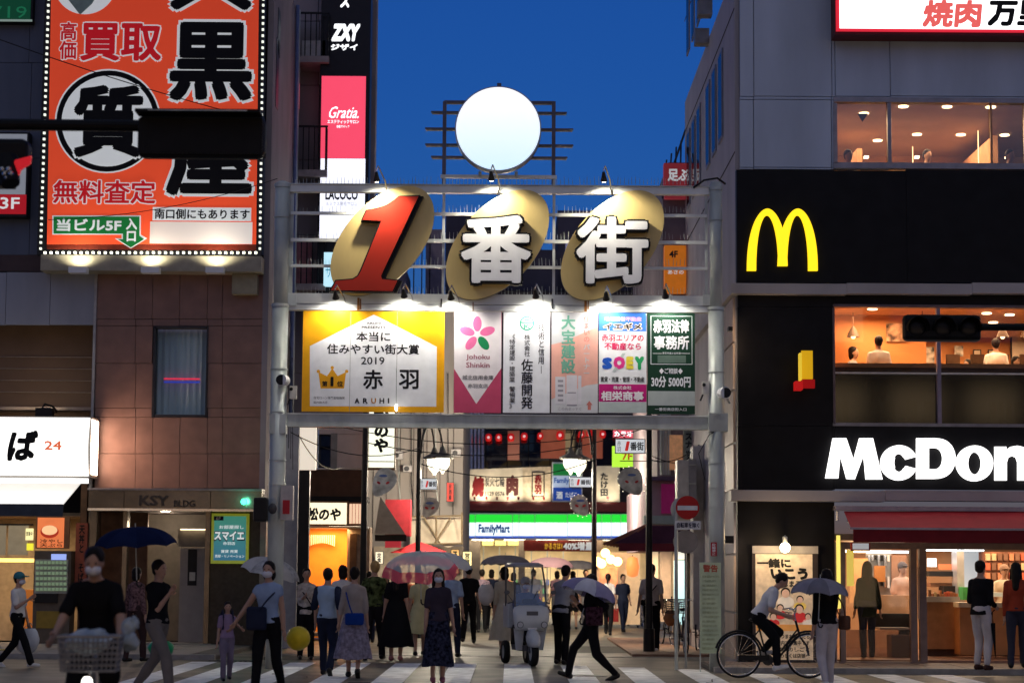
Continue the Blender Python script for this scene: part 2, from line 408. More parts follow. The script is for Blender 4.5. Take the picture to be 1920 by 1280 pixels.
px('door_header', (334, 992, 385, 1024), YL + .9, .2, MC['lobby_panel'], en)
px('notice', (355, 1072, 366, 1088), YL + .87, .008, mat('notice_paper', (.6, .58, .5)), dr)
px('lobby_light', (338, 991, 384, 993), YL + .8, .1, glow('lobby_strip', (255, 225, 180), 3), en)
light('lobby_lamp', 'POINT', at(310, 985, YL + 1.6), 22, (1, .78, .55), .1, en)
gl = MB().ell(at(457, 940, YL - .6), (.06, .04, .06)).build('green_lamp', glow('signal_green', (60, 255, 190), 6), cn)
light('green_lamp_glow', 'POINT', at(457, 938, YL - .8), 5, (.1, 1, .6), .05, cn)
# step and side door sill
px('door_step', (166, 1206, 392, 1213), YL - .3, 1.3, mat('step_stone', (.22, .2, .19), rough=.6), en)

# estate poster sign by the entrance
sg = thing('poster_sign', at(430, 1053, YL - .05), 'teal and yellow-green lit estate agent poster sign on dark granite beside the lift entrance', 'sign')
px('case', (396, 962, 466, 1056), YL - .12, .1, mat('poster_case', (.42, .44, .12), rough=.4, emit=.25, ecol=lin((170, 180, 40))), sg)
def gradmat(name, c0, c1, e, axis=2, s=1.0):
    if name in MC: return MC[name]
    m = bpy.data.materials.new(name); m.use_nodes = True; MC[name] = m; n = m.node_tree; b = n.nodes['Principled BSDF']
    tc = n.nodes.new('ShaderNodeTexCoord'); sp = n.nodes.new('ShaderNodeSeparateXYZ'); rp = n.nodes.new('ShaderNodeMix'); rp.data_type = 'RGBA'
    n.links.new(tc.outputs['Generated'], sp.inputs[0]); n.links.new(sp.outputs[axis], rp.inputs[0])
    rp.inputs[6].default_value = lin(c0) + (1,); rp.inputs[7].default_value = lin(c1) + (1,)
    n.links.new(rp.outputs[2], b.inputs['Base Color'])
    if e: n.links.new(rp.outputs[2], b.inputs['Emission Color']); b.inputs['Emission Strength'].default_value = e
    return m
px('print', (401, 967, 461, 1050), YL - .13, .008, gradmat('teal_print', (50, 100, 125), (60, 130, 110), .8), sg)
px('print_corner', (401, 967, 419, 975), YL - .142, .006, mat('navy_ink', (.01, .02, .06)), sg)
lettering('lettering', '6F', (405, 968, 414, 974), YL - .15, WHITE, sg, bold=.03)
lettering('lettering', 'お部屋探し', (411, 984, 457, 991), YL - .145, glow('poster_white', (230, 235, 235), .6), sg, bold=.02)
lettering('lettering_shadow', 'スマイエ', (401, 994, 459, 1014), YL - .14, mat('poster_shadow', (.02, .03, .06)), sg, bold=.05, grow=.03)
lettering('lettering', 'スマイエ', (402, 995, 458, 1012), YL - .145, MC['poster_white'], sg, bold=.05, proud=.012)
lettering('lettering', '赤羽店', (418, 1015, 441, 1021), YL - .145, MC['poster_white'], sg, bold=.02)
lettering('lettering', '賃貸 売買', (414, 1030, 446, 1036), YL - .145, MC['poster_white'], sg, bold=.02)
lettering('lettering', '売却・リノベーション', (403, 1039, 458, 1045), YL - .145, MC['poster_white'], sg, bold=.02)

# ---------------------------------------------------------------- billboard
YB = YL - .5
BBd = thing('billboard', at(285, 478, YB), 'huge orange pawn shop billboard bordered by small square bulbs', 'billboard')
px('frame', (78, -90, 492, 479), YB + .02, .4, mat('billboard_frame', (.012, .012, .014), rough=.5), BBd)
OR = gradmat('orange_print', (236, 78, 36), (215, 64, 24), .50)  # floodlighting put into the print: it glows and is lighter towards the foot
pts = [(97, -85), (486, -85), (480, 458), (88, 458)]
MB().pxprism(pts, YB, .02).build('print', OR, BBd)
MB().pxprism([(88, 458.5), (480, 458.5), (480, 469), (88, 467)], YB, .02).build('print', mat('dark_orange_print', (.16, .02, .008)), BBd)
bulb = None; BM_ = glow('bulb_white', (235, 240, 225), 1.2); BMB = glow('bulb_bright', (255, 255, 230), 3.5)
def bulb_at(x, y, m):
    px('bulb', (x - 2, y - 2, x + 2, y + 2), YB - .03, .05, m, BBd)
for k in range(48):
    y = -70 + k * 11.4
    if y < 470:
        bulb_at(96 - (y) * .032 - 5.5 , y, BM_); bulb_at(493.5 - y * .014, y, BM_)
for k in range(36): bulb_at(84 + k * 11.3, 473.5, BMB)
RED = glow('red_print', (205, 24, 34), .42); WH = glow('white_print', (232, 236, 238), .42); BK = mat('black_print', (.005, .005, .006), rough=.5, spec=.12)
def outlined(s, r, Y, par, fill, edge, bold=.04, grow=.05, mid=None, mg=.02):
    lettering('lettering_outline', s, r, Y, edge, par, bold=bold, grow=grow, proud=.006)
    if mid: lettering('lettering_edge', s, r, Y, mid, par, bold=bold, grow=mg, proud=.013)
    lettering('lettering', s, r, Y, fill, par, bold=bold, proud=.02)
YP = YB - .005
outlined(vert('高価'), (112, 42, 144, 112), YP, BBd, RED, WH, .025, .05)
outlined('買取', (151, 44, 303, 115), YP, BBd, RED, WH, .03, .035)
outlined('大', (318, -95, 475, 20), YP, BBd, BK, WH, .035, .04)
outlined('黒', (318, 42, 474, 190), YP, BBd, BK, WH, .035, .035)
outlined('屋', (312, 225, 474, 368), YP, BBd, BK, WH, .035, .035)
c = at(202, 227, YP)
def ringdisc(name, cx, cy, r, Y, m, par, d=.006): 
    c = at(cx, cy, Y); rr = r * Y / 4000; return MB().disc(c.x, c.z, rr, rr, Y, d, 48).build(name, m, par)
ringdisc('emblem_rim', 202, 227, 101, YP - .004, WH, BBd); ringdisc('emblem_ring', 202, 227, 98, YP - .012, BK, BBd)
ringdisc('emblem_disc', 202, 227, 88, YP - .02, WH, BBd)
outlined('質', (138, 160, 268, 296), YP - .022, BBd, BK, WH, .035, .03)
outlined('無料査定', (100, 338, 292, 382), YP, BBd, RED, WH, .022, .045)
ringdisc('emblem_disc', 160, -30, 60, YP - .004, WH, BBd)
MB().pxprism([(128, 0), (150, -20), (180, -5), (172, 8), (150, 28)], YP - .02, .006).build('print', mat('grey_green_print', (.25, .35, .3)), BBd)
GRN = glow('green_print', (20, 112, 50), .5)
MB().pxprism([(98, 404), (264, 404), (264, 440), (276, 447), (245, 466), (215, 447), (228, 447), (228, 440), (98, 440)], YP - .002, .004).build('print_edge', WH, BBd)
MB().pxprism([(100.5, 406), (261.5, 406), (261.5, 442), (270, 448.5), (245, 464), (221, 448.5), (230.5, 448.5), (230.5, 438), (100.5, 438)], YP - .012, .004).build('print', GRN, BBd)
lettering('lettering', '当ビル5F', (106, 410, 228, 434), YP - .013, WH, BBd, bold=.04)
lettering('lettering', vert('入口'), (236, 409, 257, 453), YP - .013, WH, BBd, bold=.04)
px('print', (286, 389, 471, 414), YP - .006, .005, WH, BBd)
lettering('lettering', '南口側にもあります', (290, 392, 468, 411), YP - .007, BK, BBd, bold=.025)
px('print', (281, 416, 473, 457), YP - .006, .005, gradmat('blurred_strip', (205, 190, 185), (225, 215, 210), .45, axis=0), BBd)
TAN = mat('tan_gutter', (.34, .30, .22), rough=.5, var=.1)
GT = MB().pr((76, 479, 490, 508), YB - .02, .55).build('lamp_gutter', TAN, BBd)
for lx in (145, 281, 402):
    f = px('floodlight', (lx - 17, 500, lx + 17, 511), YB - .42, .25, WHITE, BBd)
    p = at(lx, 499, YB - .30)
    l = light('floodlight_beam', 'SPOT', p, 60, (1, .94, .72), .08, BBd, spot=150); aim(l, p, p + Vector((0, .35, 1.2)))

# green sign and 3F sign at the far left
s1 = thing('wall_sign', at(20, 40, YL - .2), 'dark green sign with pale digits at the top left corner of the grey wall', 'sign')
px('panel', (-80, -60, 62, 42), YL - .25, .22, BLACK, s1); px('face', (-78, -58, 58, 37), YL - .27, .015, glow('dark_green_face', (10, 72, 48), .5), s1)
px('lip', (-78, 36.5, 60, 40), YL - .3, .03, glow('pale_lip', (150, 170, 160), .5), s1)
lettering('lettering', '5719', (-40, 12, 50, 34), YL - .275, glow('green_digits', (25, 110, 75), .6), s1)
s2 = thing('wall_sign', at(20, 405, YL - .2), 'white wall sign with red foot reading 3F, below the left traffic signal', 'sign')
px('panel', (-80, 248, 52, 406), YL - .35, .32, BLACK, s2); px('face', (-78, 251, 49, 364), YL - .37, .015, glow('dull_white_face', (150, 155, 165), .5), s2)
px('face', (-78, 364.5, 49, 401), YL - .37, .015, glow('red_face', (190, 28, 40), .5), s2)
lettering('lettering', '3F', (0, 370, 37, 392), YL - .375, glow('sign_white', (235, 235, 235), .6), s2, bold=.02)

# ---------------------------------------------------------------- soba shop
SB = thing('shop_sign', at(80, 895, YL - .6), 'glowing white curved noodle shop sign with black brush kana and orange 24', 'sign')
LIT = glow('lit_white', (255, 252, 246), 1.7)
mb = MB(); a = rect((-110, 782, 168, 891), YL - .9); n = 10; vs = []
for i in range(n + 1):
    t = i / n; z = a[2] + (a[3] - a[2]) * t; y = YL - .9 - .16 * math.sin(PI * t)
    vs += [(a[0], y, z), (a[1], y, z)]
mb.add(vs, [(2 * i, 2 * i + 1, 2 * i + 3, 2 * i + 2) for i in range(n)]); mb.build('face', LIT, SB, smooth=True)
px('case', (-110, 780, 170, 893), YL - .88, .8, mat('sign_case', (.3, .28, .26), rough=.5), SB)
ea = rect((170, 786, 171.5, 888), YL - .88); MB().box(ea[0], ea[1], YL - .84, YL - .2, ea[2], ea[3]).build('glowing_end_cap', glow('end_cap_glow', (255, 215, 185), 17), SB)
INK = mat('brush_ink', (.01, .01, .01), rough=.6)
lettering('lettering', 'ば', (12, 806, 66, 864), YL - 1.06, INK, SB, bold=.05, shear=.12)
lettering('lettering', 'そ', (-66, 806, -8, 864), YL - 1.06, INK, SB, bold=.05, shear=.12)
lettering('lettering', '24', (83, 826, 116, 843), YL - 1.065, glow('orange_digits', (230, 110, 70), .8), SB, bold=.03)
lettering('lettering', '時間営業', (86, 850, 122, 860), YL - 1.06, glow('faint_ink', (220, 205, 198), 1.2), SB)
MB().box(*[a[0], a[1]], YL - 1.0, YL - .9, a[2] - .15, a[2] - .05).build('lower_strip', LIT, SB)
fl = px('uplight', (66, 764, 97, 780), YL - .8, .25, BLACK, SB)
MB().tube([at(80, 764, YL - .7), at(84, 757, YL - .6), at(100, 762, YL - .3), at(106, 772, YL - .1)], .02).build('uplight_arm', BLACK, SB)
p = at(60, 762, YL - .75); l = light('uplight_beam', 'SPOT', p, 30, (1, .80, .55), .1, SB, spot=130); aim(l, p, p + Vector((0, 1.2, .7)))
SH = thing('soba_shop', at(60, 1210, YL), 'lit noodle shop front with fabric awning and orange interior at the far left', 'shop')
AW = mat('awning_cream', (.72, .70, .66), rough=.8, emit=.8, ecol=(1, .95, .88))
a = at(-110, 903, YL - .1); b = at(152, 903, YL - .1); c = at(-110, 944, YL - 1.3); d = at(118, 944, YL - 1.3)
MB().add([a, b, d, c, a + Vector((0, 0, -.03)), b + Vector((0, 0, -.03)), d + Vector((0, 0, -.03)), c + Vector((0, 0, -.03))], [(0, 3, 2, 1), (4, 5, 6, 7), (2, 3, 7, 6), (1, 2, 6, 5)]).build('awning', AW, SH)
px('valance', (-110, 944, 118, 967), YL - 1.31, .02, mat('valance_slate', (.05, .06, .08), rough=.8), SH)
px('side_post', (148, 900, 160, 1210), YL, .2, mat('shop_timber', (.12, .06, .03), rough=.5, var=.2), SH)
IN = mat('shop_inner_wall', (.5, .38, .24), rough=.7, var=.15)
px('back_wall', (-110, 960, 150, 1200), YL + 3.1, .1, IN, SH)
px('ceiling', (-110, 966, 150, 967), YL + .1, 3, mat('shop_ceiling', (.3, .2, .12)), SH)
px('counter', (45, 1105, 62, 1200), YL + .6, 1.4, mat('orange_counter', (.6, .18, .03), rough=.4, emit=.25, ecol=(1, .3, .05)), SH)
px('light_strip', (-60, 1046, 62, 1053), YL + 1.5, .1, glow('amber_strip', (255, 205, 110), 2.2), SH)
for cx_ in (-50, -8, 34): px('noren', (cx_ - 19, 984, cx_ + 19, 1040), YL - .05, .02, mat('noren_linen', (.30, .25, .18), rough=.9, emit=.12, ecol=(1, .8, .5)), SH)
px('noren_rod', (-110, 981, 62, 984), YL - .06, .04, BLACK, SH)
px('lit_price_board', (48, 990, 62, 1012), YL - .1, .04, glow('price_board', (240, 225, 160), 1.2), SH)
lettering('lettering', '営業中', (49, 996, 61, 1004), YL - .105, INK, SH, bold=.02)
px('lit_price_board', (50, 1018, 62, 1031), YL - .1, .04, glow('price_board_yellow', (235, 225, 60), 1.0), SH)
light('shop_lamp', 'AREA', at(20, 975, YL + 1.2), 60, (1, .72, .42), 1.2, SH, rot=(0, 0, 0))
ps = thing('food_poster', at(96, 1028, YL - .1), 'lit square poster of a noodle bowl above the ticket machine', 'poster')
px('board', (67, 967, 130, 1028), YL - .12, .06, mat('poster_wood', (.2, .1, .05)), ps)
px('print', (70, 970, 120, 1026), YL - .13, .006, glow('poster_orange', (225, 120, 70), .9, var=.35), ps)
c = at(93, 996, YL - .14); q = YL / 4000
MB().disc(c.x, c.z, 17 * q, 12 * q, YL - .145, .006, 24).build('bowl_print', glow('bowl_red', (170, 50, 30), .8), ps)
MB().disc(c.x, c.z + .03, 14.5 * q, 9 * q, YL - .153, .006, 24).build('noodle_print', glow('noodle_print', (240, 190, 140), 1.0, var=.3), ps)
lettering('lettering', '冷やし\n天ぷら', (75, 1010, 118, 1025), YL - .14, INK, ps, bold=.02)
vm = thing('ticket_machine', at(95, 1210, YL - .4), 'meal ticket vending machine with button grid below the food poster', 'machine')
px('cabinet', (62, 1032, 131, 1208), YL - .3, .5, mat('machine_brown', (.10, .08, .065), rough=.4), vm)
px('button_panel', (65, 1048, 127, 1112), YL - .32, .02, mat('panel_cream', (.34, .34, .3), rough=.5), vm)
for i in range(8):
    for j in range(6): px('button', (67 + i * 7.4, 1051 + j * 10, 72.6 + i * 7.4, 1057 + j * 10), YL - .345, .02, glow('button_lit', (150, 175, 140), .35), vm)
px('screen', (96, 1038, 124, 1049), YL - .33, .02, glow('screen_blue', (150, 170, 235), 1.0), vm)
px('coin_shelf', (65, 1112, 108, 1130), YL - .34, .03, BLACK, vm)
px('lower_panel', (68, 1145, 114, 1177), YL - .32, .02, mat('ochre_panel', (.25, .17, .03), rough=.5), vm)
vs_ = thing('vertical_sign', at(152, 1100, YL - .1), 'narrow red vertical sign with dark kana between ticket machine and entrance', 'sign')
px('board', (141, 980, 163, 1100), YL - .1, .08, mat('faded_red_board', (.28, .07, .04), rough=.6), vs_)
lettering('lettering', vert('天丼と そば'), (147, 984, 158, 1090), YL - .105, INK, vs_, bold=.03)

# ================================================================== SECOND BUILDING, LEFT SIDE OF THE ALLEY
Y2 = 49.5
X2 = at(692, 900, Y2).x
B2 = thing('alley_building', at(620, 1190, Y2), 'narrow dark building with balconies and a lit orange restaurant on its ground floor', 'building')
z2t = at(600, -90, Y2).z
BW = mat('greige_render', (.30, .26, .27), rough=.8, var=.15, scale=1, bump=.08, streak=.5)
a = rect((552, 800, 690, 880), Y2)
MB().box(XL, X2, Y2 + .35, 50.4, a[3], z2t).build('wall', BW, B2)
panels(B2, 'wall_panel', [540, 598, 691], [-90, 40, 160, 300, 440, 560, 700, 803], Y2 + .2, BW, d=.15, gap=1.2)
PINKW = mat('pinkish_plaster', (.66, .56, .52), rough=.8, var=.1, scale=1.5)
panels(B2, 'wall_panel', [540, 595, 691], [803, 880], Y2 + .1, PINKW, d=.25, gap=1, holes=[(597, 814, 628, 877)])
wn = px('window', (597, 814, 628, 877), Y2 + .3, .05, FR, B2); px('pane', (601, 817, 625, 874), Y2 + .28, .012, glass('dim_glass', (.1, .12, .14), .35), wn)
px('window_reveal', (620, 812, 632, 879), Y2 + .05, .04, mat('grey_reveal', (.3, .29, .28)), B2)
px('brown_fascia', (560, 880, 688, 930), Y2 - .1, .5, mat('brown_fascia', (.10, .048, .028), rough=.7, var=.12), B2)
px('fascia_band', (560, 930, 690, 941), Y2 - .3, .6, DARKIN, B2)
# balconies seen beside the billboard
for z0 in (at(570, 330, Y2).z, at(570, 120, Y2).z, at(570, 540, Y2).z):
    bal = MB().box(XL + .02, XL + .75, Y2 - .8, Y2 + .2, z0 - .15, z0).build('balcony', mat('balcony_slab', (.35, .30, .30), rough=.8), B2)
    mbr = MB()
    for k in range(6): mbr.box(XL + .05 + k * .13, XL + .075 + k * .13, Y2 - .8, Y2 - .77, z0, z0 + 1.0)
    for k in range(7): mbr.box(XL + .72, XL + .745, Y2 - .8 + k * .15, Y2 - .775 + k * .15, z0, z0 + 1.0)
    mbr.box(XL, XL + .76, Y2 - .82, Y2 - .76, z0 + 1, z0 + 1.04).build('railing', BLACK, bal)
MB().box(XL + .1, XL + .65, Y2 - .6, Y2 - .2, at(570, 118, Y2).z, at(570, 88, Y2).z).build('air_conditioner', mat('ac_white', (.5, .48, .48), rough=.5), B2)
px('balcony_panel', (548, 455, 584, 560), Y2 - .1, .1, mat('pink_panel', (.5, .2, .22), rough=.6, var=.2), B2)
px('small_lit_sign', (553, 152, 559, 200), Y2 - .6, .3, glow('pink_lit', (235, 90, 120), .9), B2)
# restaurant at street level
RS = thing('restaurant_front', at(630, 1185, Y2)); RS.parent = B2; RS.location = Vector(RS.location) - wloc(B2)
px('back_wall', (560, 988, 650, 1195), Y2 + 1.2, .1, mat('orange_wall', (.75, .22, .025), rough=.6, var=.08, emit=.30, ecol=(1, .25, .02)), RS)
px('side_wall', (650, 988, 692, 1195), Y2 + .3, .9, mat('tan_jamb', (.35, .25, .18), rough=.6, var=.2), RS)
px('door_frame', (655, 1000, 668, 1180), Y2 + .2, .1, mat('shop_timber', (.12, .06, .03)), RS)
px('soffit', (560, 986, 690, 989), Y2 - .1, 1.5, WHITE, RS)
px('tube_light', (616, 986, 676, 988), Y2 + .1, .08, glow('tube_warm', (255, 235, 200), 6), RS)
c = at(600, 1006, Y2 + 1.1)
mb = MB()
for k in range(14):
    x0 = at(580 + k * 3.6, 1000, Y2 + 1.1).x; mb.box(x0, x0 + .02, Y2 + 1.0, Y2 + 1.08, at(0, 1018 - 6 * math.sin(k / 13 * PI), Y2).z, at(0, 997, Y2).z)
mb.build('bowl_print', mat('cream_stripes', (.75, .55, .35), rough=.6, emit=.4, ecol=(1, .6, .3)), RS)
lettering('lettering', '550', (578, 1006, 600, 1016), Y2 + 1.19, mat('cream_ink', (.8, .5, .25), emit=.3, ecol=(1, .6, .3)), RS)
light('restaurant_lamp', 'AREA', at(620, 992, Y2 + .5), 70, (1, .62, .28), .9, RS, rot=(0, 0, 0))
px('floor_sill', (560, 1186, 692, 1192), Y2, 1.2, MC['step_stone'], RS)
s3 = thing('restaurant_sign', at(614, 984, Y2 - .5), 'warm lit horizontal restaurant sign with brush kana above the orange shop front', 'sign')
px('case', (568, 939, 653, 985), Y2 - .5, .35, MC['poster_wood'], s3)
px('face', (570, 942, 650, 982), Y2 - .515, .012, glow('warm_white_face', (255, 240, 205), 1.25), s3)
lettering('lettering', '松のや', (574, 951, 638, 976), Y2 - .52, INK, s3, bold=.05, shear=.1)
s4 = thing('light_box_sign', at(664, 984, Y2 - .5), 'cream striped light box right of the kana restaurant sign', 'sign')
px('case', (653.5, 941, 680, 985), Y2 - .48, .3, MC['poster_wood'], s4)
for k in range(4): px('lit_slat', (655 + k * 6, 944, 660 + k * 6, 981), Y2 - .5, .012, glow('peach_face', (250, 205, 170), .95), s4)
# tall advertising column with black top
Y3 = 48.9
AD = thing('sign_column', at(643, 480, Y3), 'tall black sign column with lit red and white salon panels beside the sky', 'sign')
px('case', (598, -90, 692, 640), Y3, .55, mat('column_black', (.01, .01, .012), rough=.35), AD)
px('face', (602, 143, 685, 297), Y3 - .012, .01, glow('coral_face', (250, 78, 108), .95), AD)
px('face', (600, 297.6, 684, 448), Y3 - .012, .01, glow('column_white', (238, 240, 255), 1.25), AD)
px('face_bar', (600, 400, 684, 402), Y3 - .02, .012, MC['column_black'], AD)
px('face', (607, 473, 627, 535), Y3 - .3, .25, glow('cyan_white', (190, 235, 250), 1.0), AD)
lettering('lettering', 'サ', (610, 500, 622, 520), Y3 - .305, glow('teal_ink', (40, 150, 180), .5), AD)
WLT = glow('letter_white', (250, 252, 255), 1.4)
lettering('lettering', 'ZXY', (621, 45, 671, 78), Y3, WLT, AD, bold=.07, shear=.15)
lettering('lettering', 'ジザイ', (620, 83, 671, 95), Y3, WLT, AD, bold=.06)
lettering('lettering', 'ス', (638, -8, 655, 15), Y3, WLT, AD, bold=.05)
lettering('lettering', 'Gratia.', (614, 200, 672, 222), Y3 - .013, WLT, AD, bold=.01, shear=.3)
lettering('lettering', 'エステティックサロン', (614, 225, 673, 232), Y3 - .013, WLT, AD, bold=.02)
lettering('lettering', '各種グラティア', (631, 235, 655, 240), Y3 - .013, WLT, AD, bold=.02)
DK = mat('charcoal_ink', (.03, .03, .035))
lettering('lettering', 'LACOCO', (610, 355, 671, 375), Y3 - .013, DK, AD, bold=.04)
lettering('lettering', 'ルミクス脱毛サロン', (611, 378, 670, 386), Y3 - .013, mat('grey_ink', (.3, .3, .33)), AD)
s5 = thing('projecting_sign', at(716, 930, 48.8), 'tall cream lit projecting sign with black brush kana, behind the left lamp post', 'sign')
px('case', (690, 690, 742, 880), 48.8, .25, MC['poster_wood'], s5)
px('face', (692, 692, 740, 876), 48.79, .012, glow('cream_lit', (250, 250, 225), 1.2), s5)
lettering('lettering', vert('松のや'), (700, 765, 730, 848), 48.785, INK, s5, bold=.06)
px('bracket', (688, 780, 692, 880), 48.85, .1, BLACK, s5)

# ================================================================== THIRD BUILDING (grey wall, tarpaulin)
Y4 = 58.0
B3 = thing('grey_building', at(780, 1170, Y4), 'plain grey concrete building with tarpaulin scaffold behind the double street lamp', 'building')
CONC = mat('stained_concrete', (.33, .30, .28), rough=.85, var=.22, scale=.8, bump=.15, streak=.7)
a = rect((640, 560, 868, 1172), Y4)
MB().box(a[0], a[1], Y4, Y4 + 10, 0, a[3]).build('wall', CONC, B3)
for k in range(7): px('wall_seam', (700 + k * 25, 700, 701.0 + k * 25, 1000), Y4 - .03, .03, JOINT, B3)
px('rooftop_unit', (700, 500, 760, 560), Y4 + 1, 3, mat('roof_purple_grey', (.14, .12, .17), rough=.7), B3)
px('rooftop_unit', (798, 430, 828, 560), Y4 + 3, 2, MC['roof_purple_grey'], B3)
px('rooftop_unit', (690, 405, 800, 418), Y4 + 3, 3, DARKIN, B3)
mb = MB()
for k in range(8): mb.pr((700 + k * 15, 418, 702 + k * 15, 560), Y4 + 3, .1)
mb.build('roof_frame', DSTEEL, B3)
TARP = mat('tarpaulin_beige', (.55, .47, .36), rough=.85, var=.2, scale=2)
a = rect((770, 968, 868, 1022), Y4 - 1.2); n = 30; m_ = 8; vs = []
for j in range(m_ + 1):
    for i in range(n + 1):
        x = a[0] + (a[1] - a[0]) * i / n; z = a[3] + (a[2] - a[3]) * j / m_
        vs.append((x, Y4 - 1.2 + .12 * noise.noise((x * 3 + z, z * 1.5, 3)) - .25 * j / m_, z + .05 * math.sin(i * .5) * (j == m_)))
tp = thing('tarpaulin', at(820, 1022, Y4 - 1.2), 'sagging beige tarpaulin stretched over thin poles left of the green lit shop sign', 'tarpaulin')
MB().add(vs, [(j * (n + 1) + i, (j + 1) * (n + 1) + i, (j + 1) * (n + 1) + i + 1, j * (n + 1) + i + 1) for j in range(m_) for i in range(n)]).build('sheet', TARP, tp, smooth=True)
for p, q in (((772, 968), (868, 966)), ((772, 1020), (868, 1018)), ((795, 970), (825, 1018)), ((845, 970), (815, 1018)), ((818, 968), (818, 1018)), ((866, 960), (866, 1020))):
    MB().tube([at(*p, Y4 - 1.5), at(*q, Y4 - 1.5)], .025).build('pole', mat('bamboo_pole', (.2, .15, .09)), tp)
aw = thing('red_awning', at(752, 1000, 53), 'dark red fabric sign box beside a pale cone shaped awning', 'awning')
px('box', (722, 936, 769, 1004), 53, .8, mat('red_fabric', (.22, .012, .02), rough=.7), aw)
ca = MB(); A_ = at(713, 930, 52); l0 = at(702, 1001, 51.3); l1 = at(760, 1001, 51.3); l2 = at(760, 1001, 53); l3 = at(702, 1001, 53)
ca.add([A_, l0, l1, l2, l3], [(0, 1, 2), (0, 2, 3), (0, 3, 4), (0, 4, 1), (1, 4, 3, 2)]).build('cone', mat('awning_khaki', (.30, .27, .22), rough=.8, var=.1), aw)
px('valance', (703, 1002, 762, 1014), 51.4, .05, BLACK, aw)
ra = thing('red_market_umbrella', at(790, 1034, 54), 'low red market awning behind the pink umbrella', 'awning')
A_ = at(785, 1014, 54); b0 = at(730, 1036, 53); b1 = at(838, 1034, 53); b2 = at(838, 1034, 55); b3 = at(730, 1036, 55)
MB().add([A_, b0, b1, b2, b3], [(0, 1, 2), (0, 2, 3), (0, 3, 4), (0, 4, 1)]).build('canopy', mat('bright_red_fabric', (.35, .015, .02), rough=.7), ra)
MB().tube([at(785, 1030, 54), ground(785, 1190)*Vector((0,0,0)).length if False else Vector((at(785, 1030, 54).x, 54, 0))], .02).build('pole', STEEL, ra)
px('price_card', (722, 1010, 752, 1026), 52.6, .02, glow('red_white_card', (200, 60, 70), .5), aw)

# small clutter on the concrete wall and at its foot
for k, (x, y, w_, h) in enumerate(((735, 846, 20, 14), (756, 872, 16, 12), (846, 842, 18, 13))):
    o = px('air_conditioner', (x, y, x + w_, y + h), Y4 - .45, .42, mat('ac_white', (.5, .48, .48)), B3); c = at(x + w_ * .4, y + h / 2, Y4 - .46); MB().disc(c.x, c.z, .07, .07, Y4 - .46, .012, 16).build('fan_grille', DSTEEL, o)
for k in range(5): MB().tube([at(748 + k * 23, 700, Y4 - .06), at(748 + k * 23, 905, Y4 - .06), at(752 + k * 23, 960 - k * 7, Y4 - .06)], .014, 5).build('conduit', (STEEL, CABLE, DSTEEL)[k % 3], B3)
px('shop_wall', (700, 1024, 868, 1172), Y4 - .5, .45, mat('beige_shop_wall', (.36, .30, .23), rough=.7, var=.15), B3)
px('shop_door', (742, 1052, 764, 1170), Y4 - .56, .05, mat('glass_door_warm', (.55, .40, .22), rough=.3, emit=.3, ecol=(1, .7, .4), var=.3), B3); px('shop_door', (768, 1052, 790, 1170), Y4 - .56, .05, MC['glass_door_warm'], B3)
for k, (x, y, w_, h, c_, e_, t_, lab) in enumerate(((846, 1030, 14, 44, (240, 190, 120), .8, '酒場', 'narrow warm lit tavern sign right of the pink umbrella'), (704, 1034, 14, 22, (235, 225, 200), .8, '定食', 'small cream lit meal sign behind the red market awning'), (838, 905, 12, 34, (225, 60, 50), .6, '居酒屋', 'small red vertical pub sign at the corner of the concrete wall'), (868, 1034, 16, 26, (250, 235, 170), .9, '営業', 'pale yellow lit sign at the pier left of the store doors'))):
    t = thing('shop_sign', at(x + w_ / 2, y + h, Y4 - 1), lab, 'sign'); px('case', (x - 1, y - 1, x + w_ + 1, y + h + 1), Y4 - 1, .2, BLACK, t); px('face', (x, y, x + w_, y + h), Y4 - 1.01, .012, glow('alley_sign_%s' % 'abcd'[k], c_, e_), t)
    lettering('lettering', vert(t_), (x + 3, y + 2, x + w_ - 3, y + h - 2), Y4 - 1.012, mat('brush_ink', (.01, .01, .01)), t, bold=.03)
# ================================================================== FAR BLOCK (convenience store and grill)
Y5 = 78.0
B4 = thing('far_building', at(1030, 1154, Y5), 'dark building closing the alley with a convenience store at street level', 'building')
a = rect((835, 545, 1262, 1160), Y5)
zf = at(1000, 945, Y5).z
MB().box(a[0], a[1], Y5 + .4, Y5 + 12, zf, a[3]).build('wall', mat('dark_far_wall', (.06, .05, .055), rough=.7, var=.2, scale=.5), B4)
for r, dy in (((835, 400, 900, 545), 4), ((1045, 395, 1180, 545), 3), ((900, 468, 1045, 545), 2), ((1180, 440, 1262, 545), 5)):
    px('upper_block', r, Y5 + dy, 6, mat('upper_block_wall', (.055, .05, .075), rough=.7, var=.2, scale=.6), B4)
for k in range(5): px('upper_window', (1060 + k * 23, 455, 1074 + k * 23, 500), Y5 + 2.95, .04, glass('night_glass', (.1, .12, .2), .5), B4)
for k in range(4): px('roof_rail', (905 + k * 36, 452, 907 + k * 36, 470), Y5 + 2, .1, DSTEEL, B4)
px('roof_rail', (900, 450, 1045, 453), Y5 + 2, .1, DSTEEL, B4)
GLD = glass('dark_glazing', (.05, .05, .06), .25)
for k in range(8): px('glazing_pane', (872 + k * 40, 800, 910 + k * 40, 880), Y5 + .2, .05, GLD, B4)
px('curtain_panel', (952, 806, 974, 862), Y5 + .1, .06, gradmat('warm_blind', (200, 130, 100), (150, 80, 60), .35), B4)
px('wood_panel', (1014, 805, 1060, 859), Y5 + .1, .06, mat('lit_wood_panel', (.4, .15, .08), rough=.5, emit=.35, ecol=lin((170, 80, 55)), var=.35, scale=1), B4)
px('wood_panel', (1092, 805, 1130, 859), Y5 + .1, .06, MC['lit_wood_panel'], B4)
